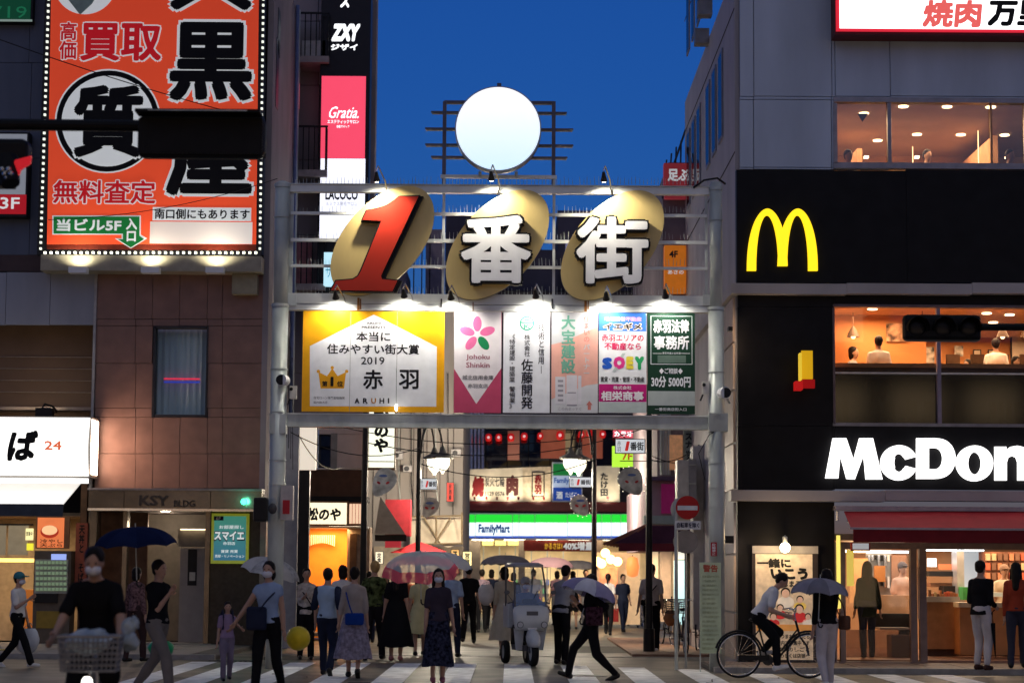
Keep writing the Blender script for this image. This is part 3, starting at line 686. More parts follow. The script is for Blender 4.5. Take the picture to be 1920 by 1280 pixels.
for k in range(4): MB().tube([at(884 + k * 7, 880, Y5 - .2), at(884 + k * 7, 540, Y5 - .2)], .055, 8).build('duct_pipe', mat('bright_duct', (.55, .55, .57), rough=.25, metal=.8), B4)
px('grill_roof', (866, 940, 1210, 958), Y5 - .8, 1.4, mat('red_roof_metal', (.20, .012, .015), rough=.35, var=.1), B4)
px('roof_strip', (866, 958, 1210, 963), Y5 - .7, .8, DARKIN, B4)
ys = thing('grill_sign', at(950, 939, Y5 - .9), 'weathered cream grill restaurant sign with big dark red characters above the green lit sign', 'sign')
CREAM = mat('aged_cream', (.68, .60, .46), rough=.7, var=.2, scale=1.5)
MB().pxprism([(874, 880), (980, 876), (980, 940), (872, 938)], Y5 - .9, .3).build('board', CREAM, ys)
MB().pxprism([(980, 876), (1033, 874), (1033, 940), (980, 940)], Y5 - .88, .3).build('board', mat('aged_cream_dim', (.58, .48, .34), rough=.7, var=.2), ys)
CR = mat('crimson_ink', (.16, .01, .012))
lettering('lettering', '焼', (884, 892, 907, 931), Y5 - .9, CR, ys, bold=.08, shear=.05)
lettering('lettering', '肉', (949, 890, 972, 929), Y5 - .9, mat('maroon_ink', (.08, .02, .02)), ys, bold=.07)
lettering('lettering', '炭火七輪', (909, 893, 946, 912), Y5 - .9, DK, ys, bold=.02)
lettering('lettering', '1129 0576', (910, 921, 946, 929), Y5 - .9, DK, ys, bold=.03)
px('letter_frame', (997, 884, 1021, 931), Y5 - .905, .01, BLACK, ys); px('letter_field', (999, 886, 1019, 929), Y5 - .915, .01, MC['aged_cream_dim'], ys)
lettering('lettering', vert('赤羽'), (1002, 889, 1016, 926), Y5 - .92, CR, ys, bold=.05)
px('board', (1118, 873, 1162, 940), Y5 - .85, .25, CREAM, ys); lettering('lettering', vert('たけ田'), (1126, 886, 1140, 930), Y5 - .86, DK, ys, bold=.05)
for x in (890, 912, 932, 952, 972, 1000, 1020, 1140):
    p = at(x, 936, Y5 - 1.35); MB().cone(p, p + Vector((0, .06, .08)), .03, .045, 8).build('foot_lamp', MC['crimson_ink'] if 'crimson_ink' in MC else BLACK, ys)
for x in (905, 955, 1010, 1140):
    p = at(x, 936, Y5 - 1.45); l = light('foot_lamp_beam', 'SPOT', p, 60, (1, .86, .64), .1, ys, spot=140); aim(l, p, p + Vector((0, .55, .8)))
fs_ = thing('store_sign', at(1036, 1010, Y5 - 1), 'long glowing convenience store sign with green white and blue bands', 'sign')
px('case', (866, 962, 1206, 1011), Y5 - 1.0, .5, WHITE, fs_)
G1 = glow('store_green', (40, 225, 60), .95); W1 = glow('store_white', (235, 252, 255), 1.35); U1 = glow('store_blue', (60, 95, 200), .9)
cuts = [867, 891, 961, 973, 1003, 1064, 1110, 1128, 1146, 1164, 1205]
for i in range(len(cuts) - 1):
    x0 = cuts[i] + .8; x1 = cuts[i + 1] - .8
    px('face', (x0, 964, x1, 979), Y5 - 1.02, .012, G1, fs_); px('face', (x0, 979.2, x1, 1004), Y5 - 1.02, .012, W1, fs_); px('face', (x0, 1004.3, x1, 1007.5), Y5 - 1.02, .012, U1, fs_)
lettering('lettering', 'FamilyMart', (897, 982, 956, 1003), Y5 - 1.022, glow('store_letter', (20, 85, 170), .35), fs_, bold=.045)
fv = thing('store_column_sign', at(1060, 938, Y5 - 1), 'green white and blue vertical convenience store sign beside the lamp globe', 'sign')
px('case', (1035, 866, 1092, 940), Y5 - 1.1, .3, WHITE, fv)
px('face', (1037, 869, 1090, 891), Y5 - 1.12, .012, glow('dim_green', (20, 120, 55), .55), fv); px('face', (1037, 891.5, 1090, 913), Y5 - 1.12, .012, glow('dim_white', (160, 175, 200), .7), fv)
px('face', (1037, 913.5, 1090, 938), Y5 - 1.12, .012, glow('dim_blue', (25, 65, 150), .6), fv)
lettering('lettering', 'Family', (1039, 895, 1067, 908), Y5 - 1.122, MC['store_letter'], fv, bold=.03)
lettering('lettering', '酒', (1043, 921, 1055, 935), Y5 - 1.122, WH, fv, bold=.04)
lettering('lettering', 'たばこ', (1060, 922, 1082, 932), Y5 - 1.122, WH, fv, bold=.02)
f2 = thing('store_column_sign', at(846, 772, 60), 'narrow green white and blue sign in the gap between yellow and pink banners', 'sign')
px('case', (826, 700, 856, 775), 60, .3, WHITE, f2)
px('face', (828, 702, 854, 722), 59.98, .012, G1, f2); px('face', (828, 722.5, 854, 745), 59.98, .012, glow('f2_white', (190, 215, 250), 1.1), f2); px('face', (828, 746, 854, 771), 59.98, .012, U1, f2)
lettering('lettering', 'Fam', (834, 728, 853, 741), 59.975, MC['store_letter'], f2, bold=.03); lettering('lettering', '酒', (838, 752, 852, 768), 59.975, WH, f2, bold=.05)
# store interior
ST = thing('store_front', at(1000, 1154, Y5)); ST.parent = B4; ST.location = Vector(ST.location) - wloc(B4)
a = rect((866, 1010, 1262, 1160), Y5)
px('interior_wall', (866, 1008, 1262, 1160), Y5 + 5, .1, mat('store_wall', (.75, .62, .40), rough=.7, var=.2, scale=1.2), ST)
px('ceiling', (866, 1009, 1262, 1010.5), Y5 + .3, 5, WHITE, ST)
for k in range(5): px('ceiling_light', (885 + k * 60, 1011, 925 + k * 60, 1012), Y5 + 1 + (k % 2), .8, glow('store_tube', (255, 245, 210), 7), ST)
light('store_lamp', 'AREA', at(960, 1012, Y5 + 1.5), 260, (1, .86, .62), 4, ST, rot=(0, 0, 0)); light('store_lamp', 'AREA', at(1120, 1012, Y5 + 1.5), 260, (1, .74, .48), 4, ST, rot=(0, 0, 0))
px('shutter_pier', (835, 1012, 900, 1160), Y5 + .1, .5, mat('shutter_taupe', (.25, .2, .16), rough=.7), ST)
px('pier', (1118, 1012, 1130, 1160), Y5, .4, MC['shutter_taupe'], ST); px('pier', (972, 1012, 984, 1160), Y5, .4, MC['shutter_taupe'], ST)
for k in range(3): px('lit_header', (904 + k * 24, 1013, 925 + k * 24, 1022), Y5 + .05, .05, glow('header_cream', (240, 220, 130), 1.0), ST)
sh_cols = [(.6, .1, .06), (.55, .4, .08), (.1, .3, .12), (.5, .45, .4), (.08, .12, .35), (.6, .25, .1)]
for k in range(7):
    s_ = px('shelf', (905 + k * 45, 1085, 940 + k * 45, 1154), Y5 + 3, .5, MC['shutter_taupe'], ST)
    for j in range(14):
        x = 906 + k * 45 + (j % 5) * 7; y = 1087 + (j // 5) * 16
        px('goods', (x, y, x + 5.5, y + 9), Y5 + 2.9, .12, mat('goods_%s' % 'abcdef'[j % 6], sh_cols[(j + k) % 6], rough=.5), s_)
for k in range(6): px('door_frame', (905 + k * 30, 1024, 907 + k * 30, 1154), Y5 + .3, .08, STEEL, ST)
bn = thing('red_banner', at(1046, 1033, Y5 - .3), 'brown red sale banner with 40% print under the store sign', 'banner')
px('cloth', (982, 1012, 1118, 1033), Y5 - .4, .03, mat('banner_brown', (.10, .012, .01), rough=.7, var=.3, emit=.15, ecol=(.3, .03, .02)), bn)
lettering('lettering', 'かるさは1', (1021, 1017, 1054, 1029), Y5 - .405, glow('gold_ink', (220, 170, 50), .6), bn, bold=.03)
lettering('lettering', '40%増量', (1056, 1015, 1112, 1031), Y5 - .405, WH, bn, bold=.04)
for k, (x, y, r) in enumerate(((916, 820, 6), (935, 820, 6), (958, 820, 6.5), (983, 818, 6), (1013, 817, 5.5), (1050, 816, 7), (1090, 815, 6), (1105, 812, 6), (1130, 814, 6), (1160, 812, 6.5))):
    if k == 0:
        c = at(x, y, Y5 - .9); L0 = thing('paper_lantern', c, 'leftmost small red paper lantern under the eave above the grill sign', 'lantern', 'red lanterns along the eave')
        MB().lathe([(.03, -.14), (.09, -.12), (.12, -.04), (.12, .04), (.09, .12), (.03, .14)], c).build('shade', glow('lantern_red', (200, 22, 22), .55), L0, smooth=True)
        MB().disc(c.x, c.z, .05, .05, c.y - .13, .01, 14).build('emblem', glow('lantern_pale', (240, 190, 190), .8), L0)
    else: q = copy_tree(L0); q['label'] = '%s small red paper lantern from the left under the far eave' % ('second', 'third', 'fourth', 'fifth', 'sixth', 'seventh', 'eighth', 'ninth', 'last')[k - 1]; q.location = at(x, y, Y5 - .9); q.scale = (r / 6,) * 3
MB().tube([at(905, 809, Y5 - .9), at(1000, 805, Y5 - .9), at(1180, 800, Y5 - .9)], .02).build('lantern_rail', CABLE, B4)
# ================================================================== RIGHT CORNER BUILDING (burger restaurant)
YR = 37.0
XR = at(1383, 900, YR).x
YRB = XR * 4000 / (1287 - 960)
RB = thing('restaurant_building', at(1650, 1245, YR), 'corner building with black burger restaurant floors below grey concrete panels, right of the arch', 'building')
xe = at(2250, 600, YR).x; ztr = at(1600, -60, YR).z
LAV = mat('lavender_grey_panel', (.42, .48, .58), rough=.65, var=.15, scale=.9, bump=.05, streak=.75)
BLK = mat('black_cladding', (.006, .006, .0075), rough=.5, var=.25, scale=3, bump=.03, spec=.15)
SIDE = mat('side_pale_cladding', (.42, .40, .42), rough=.6, var=.1, scale=1.2, streak=.5, bump=.05)
def zat(y): return at(1600, y, YR).z
WINU = (1565, 187, 2160, 314); WIN2 = (1565, 575, 2160, 798)
panels(RB, 'wall_panel', [1387, 1413, 1559, 1668, 1930, 2200], [-70, 181, 318], YR, LAV, d=.12, gap=1.3, holes=[WINU])
px('backing', (1387, -70, 1563, 318), YR + .12, .08, JOINT, RB); px('backing', (1563, -70, 2200, 186), YR + .12, .08, JOINT, RB)
panels(RB, 'black_panel', [1381, 1700, 2000, 2250], [319, 530], YR - .05, BLK, d=.2, gap=.6)
panels(RB, 'pale_beam', [1371, 1588, 1823, 2250], [531, 551], YR - .25, mat('pale_beam_metal', (.40, .37, .36), rough=.5, metal=.0, var=.12, scale=1), d=.45, gap=.6)
panels(RB, 'black_panel', [1383, 1562, 2250], [552, 918], YR - .02, BLK, d=.2, gap=.6, holes=[WIN2])
panels(RB, 'pale_beam', [1371, 1660, 1950, 2250], [919, 939], YR - .25, MC['pale_beam_metal'], d=.45, gap=.6)
panels(RB, 'black_panel', [1383, 1566], [940, 1246], YR, BLK, d=.25, gap=.6)
# side wall: pale cladding courses with slots, and the windows high up
MB().box(XR, XR + .15, YR + .2, YRB, 0, ztr).build('side_wall', SIDE, RB)
for i, (z0, z1) in enumerate(((zat(1240), zat(1150)), (zat(1150), zat(1040)), (zat(1040), zat(940)), (zat(918), zat(830)), (zat(830), zat(730)), (zat(730), zat(640)), (zat(640), zat(553)))):
    MB().box(XR - .04, XR - .003, YR + .3, YR + 3.4, z0 + .02, z1 - .02).build('side_panel', mat('warm_side_panel', (.50, .40, .33), rough=.5, var=.08, scale=2) if i != 2 else SIDE, RB)
MB().box(XR - .1, XR, YR + .2, YRB, zat(551), zat(531)).build('side_beam', MC['pale_beam_metal'], RB)
for z0, z1 in ((6.5 + 3.2, 8.2 + 3.2), (13.2, 15.2), (16.8, 18.8)):
    for k in range(6):
        y = YR + 2.2 + k * 1.3 + (0 if k < 3 else .8)
        fr = MB().box(XR - .03, XR, y, y + .75, z0, z1).build('side_window', mat('side_window_frame', (.2, .2, .24), rough=.4), RB)
        MB().box(XR - .035, XR - .031, y + .06, y + .69, z0 + .06, z1 - .06).build('pane', glass('dusk_pane', (.1, .13, .25), .4), fr)
for k in range(5): MB().box(XR - .008, XR - .001, YR + .2, YRB, 9 + k * 2.6, 9.03 + k * 2.6).build('wall_seam', JOINT, RB)
for i, (a_, b_) in enumerate(((40.6, 13.0), (41.3, 12.6), (42.0, 12.2), (45.5, 15.0), (46.0, 15.2))):
    v = MB().box(XR - .28, XR, a_, a_ + .35, b_, b_ + .3)
    v.build('vent_hood', mat('vent_grey', (.2, .2, .22), rough=.5), RB)
# upper window, mullions, interior room
def mull(par, xs, y0, y1, Y, m, w_=3, d=.12):
    for x in xs: px('mullion', (x - w_ / 2, y0, x + w_ / 2, y1), Y, d, m, par)
FRG = mat('frame_lavender', (.26, .25, .28), rough=.4, metal=.4)
uw = thing('upper_window', at(1750, 314, YR)); uw.parent = RB; uw.location = Vector(uw.location) - wloc(RB)
px('frame', (1563, 184, 2162, 193), YR - .03, .2, FRG, uw); px('frame', (1563, 306, 2162, 317), YR - .03, .2, FRG, uw); px('frame', (1563, 193, 1570, 306), YR - .03, .2, FRG, uw)
mull(uw, [1668, 1925], 193, 306, YR - .02, FRG, 7); mull(uw, [1859], 193, 306, YR, mat('orange_mullion', (.4, .2, .12), rough=.5), 4, .05)
for x0, x1 in ((1570, 1664), (1672, 1857), (1861, 1921), (1929, 2160)): px('pane', (x0, 193, x1, 306), YR + .06, .01, glass('hazed_glass', (.80, .76, .72), .08, .15), uw)
ir = thing('dining_room', at(1750, 400, YR)); ir.parent = RB; ir.location = Vector(ir.location) - wloc(RB)
za, zb = zat(318) - .9, zat(184) + .05
xa = at(1563, 250, YR).x; xb = xe
MB().box(xa, xb, YR + 5.5, YR + 5.6, za, zb).build('back_wall', mat('tan_room_wall', (.55, .38, .24), rough=.8, var=.22, scale=.7), ir)
MB().box(xa, xb, YR + .3, YR + 5.6, zb, zb + .1).build('ceiling', mat('tan_ceiling', (.5, .38, .28), rough=.7, var=.1, scale=1), ir)
MB().box(xa - .1, xa, YR + .3, YR + 5.6, za, zb).build('side_partition', mat('plum_wall', (.35, .22, .16), rough=.7), ir)
MB().box(xa, xb, YR + .3, YR + 5.6, za - .1, za).build('floor', mat('room_floor', (.2, .12, .07), rough=.5), ir)
MB().box(xa + .9, xa + 1.0, YR + 3, YR + 5.5, za, zb - .35).build('angled_partition', mat('orange_board', (.6, .33, .18), rough=.7), ir)
DL = glow('downlight_lamp', (255, 225, 180), 9)
for x in (1612, 1690, 1770, 1850, 1940, 2020):
    for k, yy in enumerate((YR + 1.6, YR + 3.6)):
        yy += ((x * 7 + k * 13) % 10 - 5) * .15; c = at(x + 20 * k + (x * 3 + k * 5) % 17, 220, yy); MB().disc(0, 0, .09, .09, 0, .02, 16).xf(Matrix.Translation((c.x, yy, zb - .02)) @ Matrix.Rotation(PI / 2, 4, 'X')).build('downlight', DL, ir)
rr2 = random.Random(11)
for k in range(9):
    x = xa + .6 + k * .62; y = YR + rr2.uniform(1.2, 4.6); h = rr2.uniform(.35, .6); MB().box(x, x + rr2.uniform(.3, .5), y, y + .08, za, at(0, 300 - rr2.uniform(0, 9), YR).z).build('seat_back', mat('seat_%s' % 'abc'[k % 3], ((.12, .06, .03), (.3, .16, .08), (.06, .05, .05))[k % 3], rough=.6), ir)
for k in range(6):
    x = xa + 1.3 + k * .95; y = YR + rr2.uniform(2, 5); z1 = at(0, rr2.uniform(272, 290), YR).z; MB().tube([(x, y, zb), (x, y, z1)], .008, 4).ell((x, y, z1), (.07, .07, .04), 10, 6).build('pendant_lamp', glow('pendant_glow', (255, 215, 160), 5), ir)
for k in range(3): MB().box(xa + 2 + k * 1.5, xa + 2.9 + k * 1.5, YR + 5.4, YR + 5.46, za + 1.1, zb - .35).build('wall_picture', mat('brown_picture', (.2, .1, .05), var=.6, scale=5), ir)
MB().box(xa + 3.3, xa + 3.4, YR + 2.2, YR + 5.4, za, zb - .25).build('angled_partition', mat('orange_board', (.6, .33, .18)), ir)
light('room_lamp', 'AREA', ((xa + xb) / 2 - 1.5, YR + 2.8, zb - .1), 300, (1, .70, .42), 3.0, ir, rot=(0, 0, 0))
MB().add([at(1607, 213, YR + .3), at(1628, 213, YR + .3), at(1617, 229, YR + .3)], [(0, 1, 2)]).build('window_sticker', mat('plum_sticker', (.06, .03, .08)), uw)
for k, x in enumerate((1625, 1720, 1890)):
    px('table_lamp', (x - 4, 292, x + 4, 296), YR + 2, .1, DL, ir)
# second floor window
w2 = thing('seating_window', at(1750, 798, YR)); w2.parent = RB; w2.location = Vector(w2.location) - wloc(RB)
FRP = mat('frame_plum', (.13, .10, .11), rough=.4, metal=.3)
px('frame', (1562, 572, 2162, 577), YR - .04, .2, FRP, w2); px('frame', (1562, 794, 2162, 800), YR - .04, .2, mat('grey_sill', (.22, .2, .21), rough=.5), w2); px('frame', (1562, 577, 1566, 794), YR - .04, .2, FRP, w2)
mull(w2, [1761, 1960], 577, 794, YR - .03, mat('violet_mullion', (.24, .2, .26), rough=.4), 7)
for x0, x1 in ((1566, 1757), (1765, 1956), (1964, 2160)):
    px('pane', (x0, 577, x1, 698), YR + .08, .01, glass('clear_pane', (.9, .88, .86), .06), w2); px('lower_pane', (x0, 702, x1, 794), YR + .08, .01, glass('smoked_pane', (.30, .33, .36), .07, .08), w2)
px('rail', (1566, 699, 2160, 702), YR - .02, .1, mat('light_rail', (.5, .5, .5), rough=.3, metal=.5), w2)
r2 = thing('seating_room', at(1750, 798, YR)); r2.parent = RB; r2.location = Vector(r2.location) - wloc(RB)
za2, zb2 = zat(795), zat(577) + .1
OW = mat('orange_seating_wall', (.62, .26, .09), rough=.6, var=.1, scale=1.2)
MB().box(xa, at(1738, 600, YR + 1.8).x, YR + 1.9, YR + 2.0, za2, zb2).build('back_wall', OW, r2)
MB().box(xa, xb, YR + 5.5, YR + 5.6, za2, zb2).build('back_wall', OW, r2)
MB().box(xa, xb, YR + .3, YR + 5.6, zb2, zb2 + .08).build('ceiling', mat('warm_ceiling', (.6, .35, .2), rough=.6), r2)
MB().box(xa, xb, YR + .3, YR + 5.6, za2 - .1, za2).build('floor', MC['room_floor'], r2)
MB().box(xa - .1, xa, YR + .3, YR + 5.6, za2, zb2).build('side_partition', OW, r2)
px('counter_top', (1566, 682, 2160, 690), YR + .5, .6, mat('counter_wood', (.45, .26, .13), rough=.4), r2)
px('counter_front', (1566, 690, 2160, 712), YR + .55, .1, mat('counter_dark_brown', (.12, .09, .07)), r2)  # dark brown front below the counter top
px('low_wall', (1566, 712, 2160, 794), YR + 1.0, .05, mat('teal_grey_wall', (.12, .15, .16), rough=.6), r2)
for k, x in enumerate((1580, 1640, 1668, 1710, 1745, 1800, 1863, 1878, 1893, 1908)):
    px('stool_back', (x - (10 if k < 6 else 5), 752, x + (10 if k < 6 else 5), 790), YR + .7, .06, mat('stool_dark', (.04, .045, .05), rough=.5), r2)
for x in (1832, 1860): 
    pf = px('picture_frame', (x - 7, 655, x + 8, 684), YR + 5.4, .04, BLACK, r2); px('picture', (x - 5, 657, x + 6, 684), YR + 5.38, .02, mat('picture_paper', (.6, .5, .4)), pf)
px('picture_frame', (1895, 625, 1925, 684), YR + 5.3, .04, BLACK, r2); px('picture', (1898, 628, 1922, 684), YR + 5.28, .02, MC['picture_paper'], r2)
px('wall_print', (1696, 650, 1752, 680), YR + 5.3, .04, mat('photo_print', (.45, .4, .35), rough=.5, var=.8, scale=9), r2); px('wall_print', (1790, 648, 1806, 668), YR + 5.3, .04, MC['photo_print'], r2)
for x, yy in ((1636, .9), (1850, 1.4), (1862, 2.8), (1870, 3.5), (1893, 1.6), (1700, 2.6), (1790, 3.2), (1990, 2)):
    MB().disc(0, 0, .085, .085, 0, .02, 16).xf(Matrix.Translation((at(x, 590, YR + yy).x, YR + yy, zb2 - .02)) @ Matrix.Rotation(PI / 2, 4, 'X')).build('downlight', DL, r2)
for xx in (1640, 1850, 2040): light('room_lamp', 'AREA', (at(xx, 600, YR + 1.2).x, YR + 1.1, zb2 - .08), 75, (1, .62, .32), .8, r2, rot=(0, 0, 0))
light('room_lamp', 'AREA', (at(1850, 600, YR + 3.6).x, YR + 3.9, zb2 - .08), 130, (1, .62, .32), 2, r2, rot=(0, 0, 0))
for k, (x, d_) in enumerate(((1600, 1.5), (1690, 2.6), (1730, 1.2), (1812, 2.2), (1880, 3.2), (1925, 1.6))):
    c = at(x, 640, YR + d_); L = MB().tube([(c.x, c.y, zb2), (c.x, c.y, c.z + .28)], .008, 4).lathe([(.02, .28), (.09, .16), (.12, .08)], c).build('pendant_lamp', mat('pendant_shade', (.1, .06, .04), rough=.4), r2); MB().ell((c.x, c.y, c.z + .09), .045, 8, 6).build('bulb', glow('pendant_glow', (255, 215, 160), 5), L)
px('menu_panel', (1662, 606, 1700, 640), YR + 1.85, .03, mat('menu_poster', (.5, .3, .18), var=.7, scale=6), r2)
for k in range(4): px('seat_back', (1775 + k * 46, 664, 1800 + k * 46, 684), YR + 2.5 + .4 * (k % 2), .08, mat('seat_a', (.12, .06, .03)), r2)
# arches emblem
YM = YR - .07
AR = thing('arches_emblem', at(1467, 507, YM), 'glowing yellow double arch emblem on the black fascia', 'sign')
YLW = glow('arch_yellow', (255, 214, 30), 1.35)
def arch(cx, a0, h0, ai, hi, base, base2, Y):
    out = []; p = 1.75
    for i in range(33):
        t = PI - PI * i / 32; c_ = math.cos(t); s_ = math.sin(t)
        out.append((cx + a0 * math.copysign(abs(c_) ** (2 / p * .92), c_), 507 - h0 * abs(s_) ** (2 / p * .78)))
    inn = []
    for i in range(33):
        t = PI * i / 32; c_ = math.cos(t); s_ = math.sin(t)
        inn.append((cx + ai * math.copysign(abs(c_) ** (2 / p * .92), c_), 507 - hi * abs(s_) ** (2 / p * .78)))
    def fix(l, lo): return [(x, min(y, lo(x))) for x, y in l]
    lo = lambda x: base if x < cx else base2
    return MB().pxprism(fix(out, lo) + fix(inn, lo), Y, .09)
m_ = arch(1439, 38, 116, 21, 104, 507, 498, YM - .06); m2_ = arch(1496, 37.5, 116, 20, 104, 498, 507, YM - .062); m_.add(m2_.v, m2_.f)
m_.build('double_arch', YLW, AR)
for x in (1409, 1467, 1525): px('standoff', (x - 2, 495, x + 2, 498), YM + .02, .03, BLACK, AR)
# projecting small arch on red base
pa = thing('projecting_emblem', at(1511, 730, YR - .3), 'small yellow arch light standing on a red bracket on the black wall', 'sign')
px('arch_slab', (1503, 657, 1524, 710), YR - .34, .06, glow('dim_arch_yellow', (215, 165, 20), .75), pa); px('arch_slab', (1500, 661, 1503.5, 712), YR - .5, .22, glow('dim_arch_edge', (235, 200, 60), .8), pa)
px('red_base', (1505, 711, 1528, 727), YR - .36, .1, glow('dim_red', (160, 14, 16), .6), pa); px('red_base', (1492, 714, 1505.5, 730), YR - .55, .3, glow('dim_red2', (190, 24, 24), .7), pa)
px('bracket', (1508, 700, 1514, 716), YR - .26, .24, BLACK, pa)
# big white letters
LT = thing('restaurant_lettering', at(1800, 900, YM), 'giant glowing white bold restaurant name letters on the black wall', 'sign')
LW = glow('letter_glow_white', (255, 253, 250), 2.1)
for ch, r in (('M', (1548, 821, 1655, 897)), ('c', (1650, 834, 1719, 900)), ('D', (1719, 821, 1793, 898)), ('o', (1792, 835, 1863, 901)), ('n', (1866, 835, 1932, 899)), ('a', (1938, 835, 2002, 900)), ('l', (2008, 821, 2030, 899)), ('d', (2036, 821, 2104, 900)), ('s', (2120, 835, 2180, 900))):
    if ch == 'M':
        MB().pxprism([(1548, 896), (1562, 821), (1587, 821), (1601, 862), (1612, 821), (1637, 821), (1655, 898), (1624, 898), (1620, 852), (1603, 898), (1588, 897), (1576, 852), (1572, 896)], YM - .07, .08).build('letter', LW, LT)
    elif ch == 'c':
        A = [math.radians(x) for x in range(20, 341, 10)]; MB().strip([(1686 + 34.5 * math.cos(t), 867 - 33 * math.sin(t)) for t in A], [(1686 + 14 * math.cos(t) * .8 + (2 if abs(math.cos(t)) > .8 else 0), 867 - 17 * math.sin(t)) for t in A], YM - .07, .08, False).build('letter', LW, LT)
    elif ch == 'o':
        A = [math.radians(x) for x in range(0, 360, 10)]; MB().strip([(1828 + 34.5 * math.cos(t), 868 - 33.5 * math.sin(t)) for t in A], [(1828 + 12.5 * math.cos(t), 868 - 21 * math.sin(t)) for t in A], YM - .07, .08).build('letter', LW, LT)
    elif ch == 'D':
        A = [math.radians(x) for x in range(-90, 91, 10)]; O_ = [(1752 + 40 * math.cos(t) ** .8, 859 - 38 * math.sin(t)) for t in A] + [(1719, 821), (1719, 897)]; I_ = [(1752 + 16 * math.cos(t) ** .8, 859 - 20 * math.sin(t)) for t in A] + [(1742, 839), (1742, 879)]
        MB().strip(O_, I_, YM - .07, .08).build('letter', LW, LT)
    elif ch == 'n':
        MB().pxprism([(1866, 837), (1887, 837), (1887, 844), (1896, 837), (1908, 835), (1921, 838), (1929, 846), (1931, 860), (1931, 900), (1909, 900), (1909, 866), (1906, 857), (1899, 854), (1891, 857), (1888, 866), (1888, 900), (1866, 900)], YM - .07, .08).build('letter', LW, LT)
    else: lettering('letter', ch, r, YM - .07, LW, LT, bold=.07, deep=.08)
# rooftop white grill sign
gs = thing('upper_sign', at(1760, 62, YR - .4), 'bright white lit sign with red border and brush characters at the top right', 'sign')
px('case', (1565, -66, 2100, 67), YR - .5, .45, mat('crimson_case', (.12, .01, .015), rough=.5), gs); px('border', (1567, -66, 2100, 61), YR - .52, .015, glow('red_border', (225, 40, 60), .8), gs)
px('face', (1574, -66, 2100, 55), YR - .54, .015, glow('bright_white_face', (255, 253, 255), 1.9), gs)
lettering('lettering', '焼肉', (1728, 0, 1838, 52), YR - .545, glow('salmon_ink', (235, 100, 95), .9), gs, bold=.045, shear=.1)
lettering('lettering', '万里', (1850, 0, 1960, 50), YR - .545, INK, gs, bold=.05, shear=.1)
# ground floor: poster, lamp, awning, shopfront
po = thing('window_poster', at(1472, 1240, YR - .05), 'large lit promotional poster with figures on the black wall under the bare lamp', 'poster')
px('frame', (1411, 1022, 1534, 1240), YR - .06, .05, mat('poster_frame_dark', (.05, .04, .04)), po); px('header', (1411, 1023, 1534, 1037), YR - .09, .05, mat('header_grey', (.4, .38, .36)), po)
PG = mat('poster_paper', (.62, .52, .40), rough=.5, emit=.26, ecol=lin((225, 190, 150)), var=.25)
px('print', (1417, 1038, 1524, 1236), YR - .07, .01, PG, po)
lettering('lettering', '一緒に', (1420, 1046, 1484, 1064), YR - .075, INK, po, bold=.06, shear=-.1)
lettering('lettering', 'いこう', (1446, 1064, 1516, 1086), YR - .075, INK, po, bold=.07, shear=-.1)
lettering('lettering', 'はじまるよ', (1456, 1088, 1512, 1100), YR - .075, INK, po, bold=.03)
def ppl(x, y, s, hair, body):
    q = YR / 4000 * s; c = at(x, y, YR - .08)
    MB().disc(c.x, c.z - 13 * q, 13 * q, 9 * q, YR - .078, .004, 20).build('figure_print', body, po)
    MB().disc(c.x, c.z + 2 * q, 7.4 * q, 7.4 * q, YR - .081, .004, 20).build('hair_print', hair, po)
    MB().disc(c.x, c.z, 6 * q, 6.6 * q, YR - .087, .004, 20).build('face_print', mat('print_skin', (.6, .38, .27), emit=.3, ecol=(.8, .5, .35)), po)
HB = mat('print_black', (.02, .015, .015)); RP = mat('print_red', (.5, .03, .03), emit=.3, ecol=(.8, .05, .05)); YP_ = mat('print_yellow', (.7, .5, .1), emit=.3, ecol=(.9, .6, .15)); CP = mat('print_cream', (.7, .6, .5), emit=.3, ecol=(.9, .8, .65))
for x, y, s, b in ((1473, 1112, 1.2, CP), (1438, 1118, 1, YP_), (1500, 1124, .9, YP_), (1463, 1140, .9, RP), (1499, 1142, 1.1, RP), (1450, 1156, .9, RP), (1515, 1156, .8, CP)): ppl(x, y, s, HB, b)
px('print_band', (1418, 1170, 1523, 1182), YR - .08, .006, mat('print_orange', (.6, .25, .06), emit=.3, ecol=(.8, .35, .1)), po)
for k in range(4): lettering('lettering', ('あつまれ仲間たち', '店内で募集中です', '笑顔のしごと', 'くわしくは店頭へ')[k], (1456, 1188 + k * 12, 1518, 1197 + k * 12), YR - .075, DK, po, bold=.03)
wl_ = thing('wall_lamp', at(1472, 1030, YR - .3), 'bare glowing bulb wall lamp above the promotional poster', 'lamp')
MB().lathe([(.03, .1), (.045, .09), (.045, -.06), (.06, -.1)], at(1472, 1016, YR - .35)).build('shade', STEEL, wl_, smooth=True)
MB().tube([at(1472, 1008, YR - .35), at(1472, 1004, YR - .25), at(1472, 1006, YR)], .015).build('arm', STEEL, wl_)
MB().ell(at(1472, 1026, YR - .35), .09).build('bulb', glow('bulb_warm', (255, 225, 170), 14), wl_, smooth=True)
light('bulb_light', 'POINT', at(1472, 1031, YR - .55), 22, (1, .68, .36), .08, wl_)
ra2 = thing('red_awning', at(1780, 1015, YR - .8), 'long red fabric awning over the burger restaurant front', 'awning')
AWR = mat('red_awning_cloth', (.40, .016, .022), rough=.75, var=.1, scale=3); AWD = mat('deep_red_cloth', (.16, .008, .012), rough=.75, var=.1)
px('cassette', (1567, 950, 2200, 958), YR - .3, .28, mat('cassette_violet', (.3, .27, .32), rough=.4, metal=.3), ra2)
a, b = at(1582, 958, YR - .25), at(2200, 958, YR - .25); c, d = at(1596, 990, YR - 1.3), at(2200, 990, YR - 1.3)
